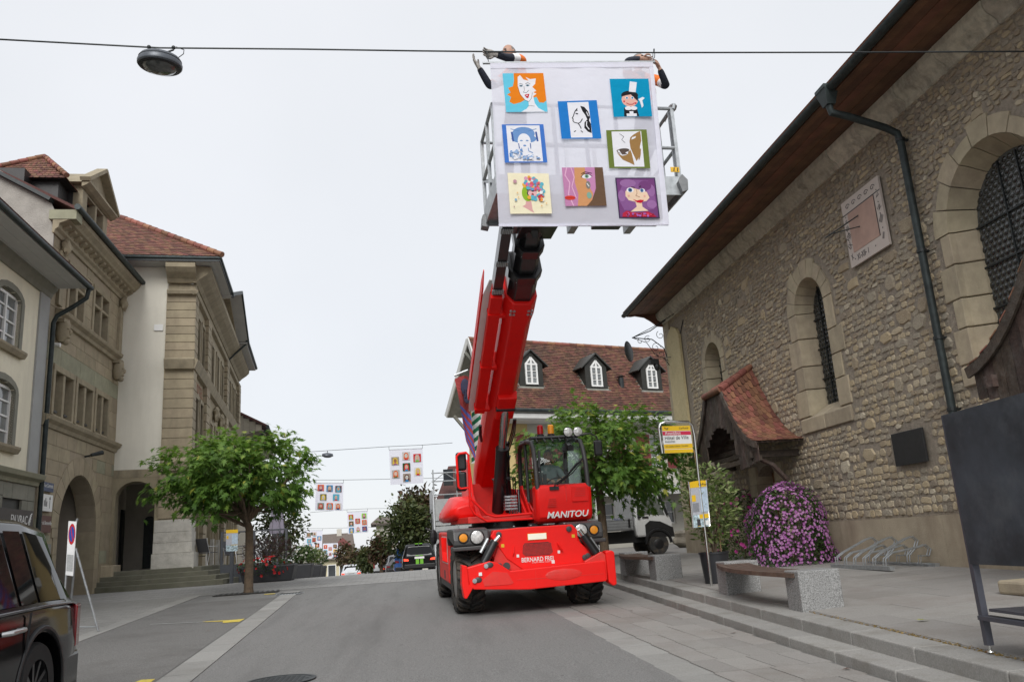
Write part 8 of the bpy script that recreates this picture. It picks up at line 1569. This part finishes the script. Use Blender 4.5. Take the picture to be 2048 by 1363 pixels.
b = MB(); b.ext([(0, 6.3), (.0, 6.42), (-.85, 6.42), (-.95, 6.36), (-.95, 6.18), (-.8, 6.1), (-.1, 6.08)], lambda a, q, d: (d, a, q), -.9, 14.2); b.build('boxed_eaves', WOODW, hh); gutter(hh, [(-.9, -1.0, 6.5), (14.2, -1.0, 6.5)], .08)
RT, RE = 10.0, 6.45; RY = 1.6
dorm = [1.5, 4.75, 7.75]; dz = lambda y: RE + (RT - RE) * (y + 1) / (RY + 1)
def dskip(p):
    y = p.y
    for xd in dorm:
        if abs(p.x - xd) < .62 and -.2 < y < .65: return True
    return False
tile_field((-.95, -1.0, RE), (14.2, -1.0, RE), (-.5, RY, RT), (14.2, RY, RT), 84, 40, 'roof_tiles', hh, TILH, th=.025, skip=dskip, scal=False)
b = MB(); b.add([(-.95, -1, RE - .04), (14.2, -1, RE - .04), (14.2, RY, RT - .04), (-.5, RY, RT - .04)], [(0, 1, 2, 3)]); b.add([(-.75, 3.8, RE + .5), (14.2, 3.8, RE + .5), (14.2, RY, RT - .04), (-.5, RY, RT - .04)], [(0, 1, 2, 3)]); b.build('roof_deck', TIMB, hh, solid=.06)
for k in range(38): b = MB(); b.cyl((-.5 + k * .39, RY, RT + .03), (-.5 + (k + 1.08) * .39, RY, RT + .03), .1, .09, 8); b.build('ridge_tile', TILE, hh, smooth=50)
b = MB()
for A, B in (((-.98, -1.05, RE), (-.55, RY, RT)), ((-.78, 3.8, RE + .55), (-.55, RY, RT))): b.beam(A, B, .06, .22); pass
b.build('verge_board', WOODW, hh)
for sg in (0, 1):
    for k in range(12):
        f = (k + .5) / 12; y = -1.0 + 2.6 * f; y = y if sg == 0 else 3.2 - y
        if y > 3.5: continue; b = MB(); b.box(-.84, -.02, -.14, .14, -.02, .02); o = b.build('gable_board', TIMB, hh); o.location = (0, y, RE - .12 + (RT - RE) * f); o.rotation_euler = (math.atan2(RT - RE, 2.6) * (1 if sg == 0 else -1), 0, 0)
for y, z in ((.1, 6.9), (1.6, 9.4), (3.1, 6.9)): b = MB(); b.beam((-.7, y, z), (0, y, z - .8), .1, .12); b.build('gable_bracket', TIMB, hh)
DORM = pm('dormer_cladding', (.022, .022, .018), .6, 0, .2, 6)
for xd in dorm:
    zb = dz(-.12) + .02; b = MB(); hw = .56; y0 = -.15
    b.ext([(xd - hw, zb), (xd + hw, zb), (xd + hw, zb + .95), (xd, zb + 1.5), (xd - hw, zb + .95)], lambda a, q, d: (a, d, q), y0, 1.3); o = b.build('dormer', DORM, hh)
    b = MB(); pk = Vector((xd, y0 - .1, zb + 1.55))
    for sg in (-1, 1): q = Vector((xd + sg * .8, y0 - .1, zb + .86)); b.add([pk, q, q + Vector((0, 1.0, 0)), pk + Vector((0, 1.45, 0))], [(0, 1, 2, 3)])
    b.build('dormer_roof', pm('dark_sheet2', (.05, .05, .045), .5, .2, .15, 5), o, solid=.05)
    f = MB(); a0, a1, z0, z1 = xd - .29, xd + .29, zb + .06, zb + .92; f.box(a0, a0 + .07, y0 - .05, y0, z0, z1); f.box(a1 - .07, a1, y0 - .05, y0, z0, z1); f.box(a0, a1, y0 - .052, y0, z0, z0 + .07); f.box(xd - .04, xd + .04, y0 - .053, y0, z0, z1 + .25); f.box(a0, a1, y0 - .051, y0, z1 - .03, z1 + .04)
    f.beam((a0 + .03, y0 - .025, z1), (xd, y0 - .025, z1 + .3), .05, .07); f.beam((a1 - .03, y0 - .025, z1), (xd, y0 - .025, z1 + .3), .05, .07)
    for k in (1, 2): f.box(a0, a1, y0 - .045, y0, z0 + k * .28, z0 + k * .28 + .03)
    wn = f.build('dormer_window', WHITE, o)
    for i in range(2):
        for k in range(3): piece('pane', GLASSL, wn, a0 + .07 + i * .26, a0 + .25 + i * .26, y0 - .012, y0 - .005, z0 + .08 + k * .28, z0 + .26 + k * .28)
    b = MB(); b.ext([(a0 + .06, z1 + .04), (a1 - .06, z1 + .04), (xd, z1 + .28)], lambda a, q, d: (a, d, q), y0 - .012, y0 - .005); b.build('pane', GLASSL, wn)
b = MB(); b.cyl((6.15, .0, dz(0) - .2), (6.15, .0, dz(0) + .4), .12, .12, 10); b.cyl((6.15, 0, dz(0) + .45), (6.15, 0, dz(0) + .5), .2, .05, 10); b.build('roof_vent', DARKM, hh, smooth=40)
# flags hung on the gable
def flag(label, q, s, cols, slant):
    t = thing('hanging_flag', label, 'flag'); P = [on_s(*p, s) for p in q]; n = 18
    for k in range(n):
        a, c = k / n, (k + 1) / n; b = MB(); sl = slant; mt = fab(cols[k % len(cols)])
        def pt(u, v): w_ = bil(P, u, v); return w_ - D * (.12 * math.sin(5 * v + 3 * u))
        b.add([pt(0, max(0, min(1, a - sl))), pt(.33, max(0, min(1, a - sl * .33))), pt(.66, max(0, min(1, a + sl * .33))), pt(1, max(0, min(1, a + sl))), pt(1, max(0, min(1, c + sl))), pt(.66, max(0, min(1, c + sl * .33))), pt(.33, max(0, min(1, c - sl * .33))), pt(0, max(0, min(1, c - sl)))], [(0, 1, 6, 7), (1, 2, 5, 6), (2, 3, 4, 5)]); b.build('stripe', mt, t)
    b = MB(); b.cyl(P[0] + Vector((0, 0, .1)), P[1] + Vector((0, 0, .1)), .03, .03, 8); b.build('pole', STEEL, t); return t, P
fr, P = flag('red and blue hanging flag with a bird emblem left of the boom', [(909, 758), (936, 747), (951, 925), (934, 885)], 21.5, [(.3, .05, .05)] * 7 + [(.3, .05, .05), (.08, .1, .32)] * 6, .03)
b = MB(); b.ball(bil(P, .62, .16) - D * .2, (.12, .03, .23), 10, 8); b.ball(bil(P, .7, .3) - D * .2, (.1, .03, .15), 10, 8); b.tube([bil(P, .45, .22) - D * .22, bil(P, .62, .2) - D * .24, bil(P, .55, .3) - D * .22], .03, 5); b.build('emblem', pm('flag_black', (.02, .02, .05), .8, 0, .4, 3), fr)
flag('green and white striped hanging flag close to the boom', [(941, 770), (953, 768), (975, 918), (944, 926)], 22, [(.02, .14, .07), (.62, .62, .6)], -.04); flag('red and white striped flag behind the boom', [(1000, 850), (1006, 850), (1010, 935), (1002, 935)], 28, [(.4, .04, .05), (.62, .62, .6)], .04)
# ------------------------------------------------------------------ scaffolded house and the far end of the street
sS_ = 50; sp = lambda x, y, s=sS_: on_s(x, y, s); pu = su(sp(868, 1000)).x; sc_ = thing('scaffolded_house', 'house wrapped in scaffolding and pale netting behind the telehandler', 'house', St(pu, sS_, gz(sS_)), -AS); zt = sp(880, 992).z - gz(sS_); NET = clearglass('net', (.5, .5, .5), .0); NETM = pm('scaffold_net', (.45, .46, .46), .9, 0, .1, 6, alpha=.6); NETW = pm('white_sheet', (.66, .67, .7), .8, 0, .05, 2)
b = MB(); b.box(.4, 6, 1, 10, -1, zt - .3); b.build('wall', OFFW, sc_); b = MB(); b.add([(.1, .6, zt - .4), (6, .6, zt - .4), (6, 5, zt + 2.2), (1.4, 5, zt + 2.2)], [(0, 1, 2, 3)]); b.build('roof', TILH, sc_, solid=.1)
for k in range(5):
    for j in range(4): piece('window', GLASS, sc_, .7 + k * 1.0, 1.3 + k * 1.0, .96, .99, .6 + j * 1.5, 1.6 + j * 1.5) if k % 2 == 0 else None
for x in (0, 1.4, 2.8, 4.2): b = MB(); b.cyl((x, 0, -.8), (x, 0, zt + (1.6 if x < 2 else .8)), .04, .04, 6); b.build('upright', STEEL, sc_)
for z in (zt - 3.2, zt - 1.4, zt + .1, zt + .9, zt + 1.4): b = MB(); b.cyl((-.1, 0, z), (5, 0, z), .035, .035, 6); b.build('ledger', STEEL, sc_)
b = MB(); [b.cyl((i * .7, 0, zt + .9 + (.5 if i % 2 else 0)), (i * .7 + .7, 0, zt + .9 + (0 if i % 2 else .5)), .025, .025, 5) for i in range(5)]; b.build('brace', STEEL, sc_)
for i in range(3):
    for j in range(3): piece('net_panel', NETM, sc_, .05 + i * 1.4, 1.38 + i * 1.4, .04, .06, -.5 + j * (zt + .4) / 3, -.55 + (j + 1) * (zt + .4) / 3)
piece('white_sheet', NETW, sc_, -.06, -.02, -.1, 3, -.5, zt + .4)
def far_tree(label, px, py, s, rx, rz, n, mat, seed, sz=.3, hb=None, trunk=1.2):
    rr = random.Random(seed); c = on_s(px, py, s); g = gz(s); t = thing('broadleaf_tree', label, 'tree', Vector((c.x, c.y, g)), group='trees down the street'); cz = c.z - g; b = MB(); b.tube([(0, 0, -.2), (0, 0, cz * .5), (0, 0, cz)], [.16, .12, .05], 8); cl = []
    for i in range(26): a = i * 2.4; ph = math.acos(1 - 2 * (i + .5) / 26); k = rr.uniform(.5, .95); cl.append(Vector((rx * k * math.sin(ph) * math.cos(a), rx * .8 * k * math.sin(ph) * math.sin(a), cz + rz * k * math.cos(ph)))); b.tube([(0, 0, cz * .45), cl[-1] * .5 + Vector((0, 0, cz * .25)), cl[-1]], [.06, .04, .015], 5)
    b.build('trunk', BARK, t); lf = MB(); q = [(0, 0), (.3, .3), (.2, .8), (0, 1), (-.2, .8), (-.3, .3)]
    for cc in cl:
        o = (cc - Vector((0, 0, cz))).normalized(); sp_ = rr.uniform(.22, .38) * rx
        for _ in range(n // 26): p = cc + Vector((rr.gauss(0, 1), rr.gauss(0, 1), rr.gauss(0, .9))) * sp_; leaf(lf, p, Vector((rr.uniform(-1, 1), rr.uniform(-1, 1), rr.uniform(-1, .6))) + o, (rr.uniform(-1, 1), rr.uniform(-1, 1), 1), sz * rr.uniform(.6, 1.3), q, rv=min(1, max(0, rr.gauss(.5, .25) + .15 * (p.z - cz) / rz)))  # leaf colour value rises with height in the crown, plus random spread
    tag(lf.build('crown', mat, t, fixn=False), kind='stuff'); return t
far_tree('large dark green tree right of the far banners', 820, 1056, 52, 1.35, 1.6, 3200, DARKL, 1, .26); far_tree('tree with russet top behind the large dark tree', 836, 1020, 56, 1.1, 1.2, 2000, REDL_, 2, .27); far_tree('small russet tree beside the white van', 762, 1098, 62, .75, .95, 1400, REDL_, 3, .26); far_tree('round green tree beyond the white car', 742, 1116, 72, 1.0, .9, 1400, DARKL, 4, .3); far_tree('low russet tree left of the white van', 716, 1120, 84, 1.1, .9, 1200, REDL_, 5, .32); far_tree('small reddish tree in front of the grey roofed house', 690, 1108, 100, .9, 1.2, 900, REDL_, 6, .32); far_tree('green tree rising behind the cafe planters', 560, 1052, 40, 1.0, 1.6, 1800, DARKL, 7, .18)
def far_house(label, x0, x1, ye, yr, yb, s, wallm, roofm, wins=(), chim=None, hipped=.18):
    A, B = on_s(x0, ye, s), on_s(x1, ye, s); g = gz(s) - .5; t = thing('far_house', label, 'house', Vector((A.x, A.y, g)), -AS, group='houses down the hill'); L = (B - A).length; ze = (A.z + B.z) / 2 - g; zr = on_s((x0 + x1) / 2, yr, s).z - g
    b = MB(); b.box(.2, L - .2, .3, 8, -1, ze); b.build('wall', wallm, t); i = L * hipped
    b = MB(); b.add([(-.3, -.3, ze), (L + .3, -.3, ze), (L - i, 3.8, zr), (i, 3.8, zr), (-.3, 8.2, ze), (L + .3, 8.2, ze)], [(0, 1, 2, 3), (4, 5, 2, 3), (0, 3, 4), (1, 5, 2)]); b.build('roof', roofm, t, solid=.12)
    for (wx, wz, w_, h_) in wins: f = piece('window', WHITE, t, wx * L - w_ / 2 - .1, wx * L + w_ / 2 + .1, .24, .32, wz - .1, wz + h_ + .1); b = MB(); b.box(wx * L - w_ / 2, wx * L + w_ / 2, .2, .235, wz, wz + h_); b.build('pane', GLASS, t)
    if chim: p = on_s(chim[0], chim[1], s + 3); b = MB(); xx = (p - A).dot(R); b.box(xx - .35, xx + .35, 3.4, 4.1, ze, p.z - g); b.build('chimney', OFFW, t)
    return t
GROOF = pm('grey_brown_roof', (.13, .105, .09), .85, 0, .2, 6, .4, 20); far_house('cream house with grey-brown roof at the foot of the hill', 640, 706, 1118, 1066, 1140, 125, pm('far_cream', (.5, .45, .3), .9, 0, .06, 1), GROOF, ((.35, .6, 1.0, 2.6), (.7, .6, 1.0, 2.6)), (678, 1057), .02)
b = MB(); dp = on_s(684, 1098, 122); b.box(-.9, .9, 0, 2, -1.4, .6); b.ext([(-1.2, .6), (1.2, .6), (0, 1.7)], lambda a, q, d: (a, d, q), -.2, 2); o = b.build('roof_dormer', pm('dormer_red', (.16, .05, .045), .8), bpy.data.objects['far_house']); o.location = bpy.data.objects['far_house'].matrix_world.inverted() @ dp if False else Vector(((dp - bpy.data.objects['far_house'].location).dot(R), 0, dp.z - bpy.data.objects['far_house'].location.z)); piece('dormer_window', WHITE, o, -.5, .5, -.06, -.01, -1.0, .5)
far_house('dark roofed house showing left of the far banners', 596, 648, 1112, 1088, 1135, 140, OFFW, GROOF); far_house('narrow house with dark gutters left of the large dark tree', 748, 800, 1046, 1030, 1120, 80, OFFW, GROOF); far_house('house with red-brown roof behind the large dark tree', 800, 880, 1015, 985, 1120, 72, OFFW, TILH)
# ------------------------------------------------------------------ cafe terrace on the left
GREYF = pm('terrace_grey', (.06, .065, .075), .55, .1, .1, 5); cf_s = 30.2
cu = lambda x, y, s=cf_s: on_s(x, y, s)
tr_ = thing('terrace_fence', 'grey steel terrace fence with cut-out pattern panels around the cafe', 'fence', St(-5.3, 31.0, gz(30.5)), -AS)
b = MB(); b.box(0, 2.28, -.06, .0, .0, .62); b.build('plinth_panel', GREYF, tr_)
for xx in (0, 1.1, 2.2): piece('post', GREYF, tr_, xx, xx + .08, -.05, .03, .0, 1.75)
for xx in (0, 1.1): piece('rail', GREYF, tr_, xx + .08, xx + 1.1, -.03, .0, 1.7, 1.75)
for k in range(1):
    b = MB(); rr = random.Random(k)
    for i in range(70): cx_ = 1.3 + k * 1.05 + rr.uniform(0, .8); cz_ = rr.uniform(.68, 1.65); a = rr.uniform(0, 3); l = rr.uniform(.08, .16); b.beam((cx_ - l * math.cos(a), -.015, cz_ - l * math.sin(a)), (cx_ + l * math.cos(a), -.015, cz_ + l * math.sin(a)), .02, .035, (0, 1, 0))
    b.build('pattern_panel', GREYF, tr_)
ALUC = pm('chair_aluminium', (.5, .5, .5), .35, .8, .1, 6); MESHC = pm('chair_mesh', (.05, .05, .055), .8)
def chair(label, p, rz):
    t = thing('terrace_chair', label, 'chair', p, rz, group='terrace chairs'); b = MB(); b.add([(-.25, -.22, .44), (.25, -.22, .44), (.25, .22, .42), (-.25, .22, .42)], [(0, 1, 2, 3)]); b.build('seat', MESHC, t, solid=.02); b = MB(); b.add([(-.25, .22, .45), (.25, .22, .45), (.24, .36, .92), (-.24, .36, .92)], [(0, 1, 2, 3)]); b.build('backrest', MESHC, t, solid=.02)
    for sg in (-1, 1):
        b = MB(); b.tube([(sg * .26, -.26, 0), (sg * .26, -.2, .64), (sg * .26, .2, .64), (sg * .26, .28, .66)], .014, 6); b.build('front_leg', ALUC, t, smooth=60); b = MB(); b.tube([(sg * .26, .3, 0), (sg * .26, .2, .43), (sg * .25, .36, .93)], .014, 6); b.build('rear_leg', ALUC, t, smooth=60)
    return t
chair('aluminium terrace chair standing on the arcade steps', St(-5.75, 31.2, 1.27), 2.6); chair('aluminium terrace chair just inside the terrace fence', St(-4.95, 31.6, gz(31.5) + .55), 1.3); chair('aluminium terrace chair behind the tree trunk', St(-4.1, 31.9, gz(31.5) + .55), -1.4)
tdk = thing('terrace_deck', 'raised dark terrace deck behind the fence', 'deck', (0, 0, 0)); b = MB(); b.ext([(p.x, p.y) for p in (St(-5.25, 31.05), St(-3.05, 31.05), St(-3.05, 36), St(-5.25, 36))], lambda a, q, d: (a, q, d), gz(31) - .2, gz(31) + .55); b.build('deck', GREYF, tdk)
bt = thing('terrace_table', 'small aluminium table on the cafe terrace', 'table', St(-4.5, 31.9, gz(31.5) + .55)); b = MB(); b.lathe([(.35, .7), (.35, .73)], 20); b.build('top', ALUC, bt); b = MB(); b.cyl((0, 0, 0), (0, 0, .7), .03, .03, 8); b.lathe([(.22, 0), (.05, .03)], 16); b.build('leg', ALUC, bt)
pa = thing('closed_parasol', 'closed lilac-grey parasol on the cafe terrace', 'parasol', St(-3.55, 32.5, gz(31.5) + .5)); b = MB(); n = 16; rings = []
for z, r in ((1.15, .2), (1.3, .22), (1.9, .17), (2.6, .1), (2.75, .03)): rings.append([(r * (1 + .3 * (i % 2)) * math.cos(2 * PI * i / n), r * (1 + .3 * (i % 2)) * math.sin(2 * PI * i / n), z) for i in range(n)])
b.loft(rings); b.build('folded_canopy', pm('parasol_cloth', (.24, .22, .27), .9, 0, .08, 6), pa); b = MB(); b.cyl((0, 0, 0), (0, 0, 2.85), .03, .03, 8); b.build('pole', STEEL, pa)
ib_ = thing('bus_info_board', 'yellow and blue bus information board on a dark post by the terrace', 'information board'); iS = 29.6; fo = on_s(463, 1156, iS); fo.z = gz(iS)
q2 = [on_s(453, 1059, iS), on_s(477, 1058, iS), on_s(476, 1101, iS), on_s(453, 1102, iS)]; b = MB(); b.beam(fo, Vector((fo.x, fo.y, q2[0].z)), .16, .1); b.build('post', GREYF, ib_)
b = MB(); b.add([p - D * .07 for p in q2] + [p - D * .1 for p in q2], [(0, 1, 2, 3), (4, 5, 6, 7), (0, 1, 5, 4), (1, 2, 6, 5), (2, 3, 7, 6), (3, 0, 4, 7)]); pn_ = b.build('panel', MATS['panel_grey'], ib_)
for x0_, y0_, x1_, y1_, m in ((0, 0, 1, .16, PYEL), (.5, .2, 1, .68, MATS['map_blue']), (0, .72, 1, 1, MATS['photo_green']), (.45, .7, 1, .8, PYEL), (.05, .28, .22, .42, PYEL)): flat('print', [bil(q2, x0_, y0_), bil(q2, x1_, y0_), bil(q2, x1_, y1_), bil(q2, x0_, y1_)], m, pn_, .103 + .002 * y0_)
# planters
PLAN = pm('planter_dark', (.035, .036, .04), .6, 0, .12, 4)
def planter(label, p, w, d, h, rz=0):
    t = thing('planter', label, 'planter', p, rz, group='dark street planters'); b = MB(); b.frustum((0, 0), w * .86, d * .86, w, d, 0, h); b.build('box', PLAN, t, bevel=.04, seg=2); b = MB(); b.box(-w * .44, w * .44, -d * .44, d * .44, h - .02, h + .01); b.build('soil', MATS['soil'], t); return t
pz = lambda px, s: St(su(on_s(px, 1140, s)).x, s, gz(s))
p1 = pz(538, 28.5); planter('large dark planter with red geraniums right of the tree trunk', p1, 1.75, .9, .52)
shrub('grass_planting', 'purple grasses and red geraniums overflowing the large planter', 'plants', p1 + Vector((0, 0, .45)), .85, .5, .95, 1500, PURL, .17, [(0, 0), (.06, .4), (0, 1), (-.06, .4)], 21, 6, None)
shrub('geraniums', 'red geraniums trailing over the front of the large planter', 'flowers', p1 + Vector((-.1, -.32, .1)), .85, .3, .7, 700, GREENL, .08, None, 22, 4, ([REDF, REDF], 60, .055))
for i, (px, s, w_, nm) in enumerate(((598, 31.2, 1.0, 'dark planter with white and red flowers beside the large one'), (618, 33.5, 1.0, 'dark planter with feathery pale plants, third along the edge'), (633, 36.0, .8, 'farthest dark planter with a round green shrub'))):
    p = pz(px, s); planter(nm, p, w_, .7, .5); shrub('planting', 'mixed flowering plants in the ' + ('second', 'third', 'farthest')[i] + ' dark planter', 'plants', p + Vector((0, 0, .4)), w_ * .6, .45, .75, 800, GREENL if i != 1 else VARI, .11, None, 30 + i, 5, ([WHF, WHF], 70, .045) if i < 2 else None)
# fallen leaves
for i, (px, py, pl_, lb) in enumerate(((1838, 1243, 1, 'yellow-green leaf lying on the church forecourt'), (1262, 1222, 0, 'small brown leaf on the slabs right of the telehandler'), (1470, 1268, 0, 'small brown leaf on the slabs below the near bench'), (1700, 1340, 0, 'small brown leaf on the slabs nearest the blackboard'), (420, 1262, 0, 'small brown leaf in the parking bay near the yellow mark'))):
    p = on_plat(px, py) if pl_ else on_road(px, py); b = MB(); leaf(b, p + Vector((0, 0, .02)), (math.cos(i), math.sin(i), .02), (0, 0, 1), .11 if pl_ else .07, rv=.9 if pl_ else .5); lm = leafmat('fallen_leaf_%d' % i, [(.3, .33, .04), (.3, .33, .04)] if pl_ else [(.09, .045, .025), (.12, .06, .03)], .1)
    tag(b.build('fallen_leaf', lm, fixn=False), lb, 'leaf', 'fallen leaves')
# ------------------------------------------------------------------ lettering becomes plain mesh
bpy.context.view_layer.update(); dg = bpy.context.evaluated_depsgraph_get()
for o in [o for o in bpy.data.objects if o.type == 'FONT']:
    me = bpy.data.meshes.new_from_object(o.evaluated_get(dg)); n = bpy.data.objects.new('lettering', me); nm = o.name.split('.')[0]
    COL.objects.link(n); n.parent = o.parent; n.location = o.location; n.rotation_euler = o.rotation_euler; n.scale = o.scale
    if not me.materials: me.materials.append(o.data.materials[0])
    bpy.data.objects.remove(o); n.name = nm
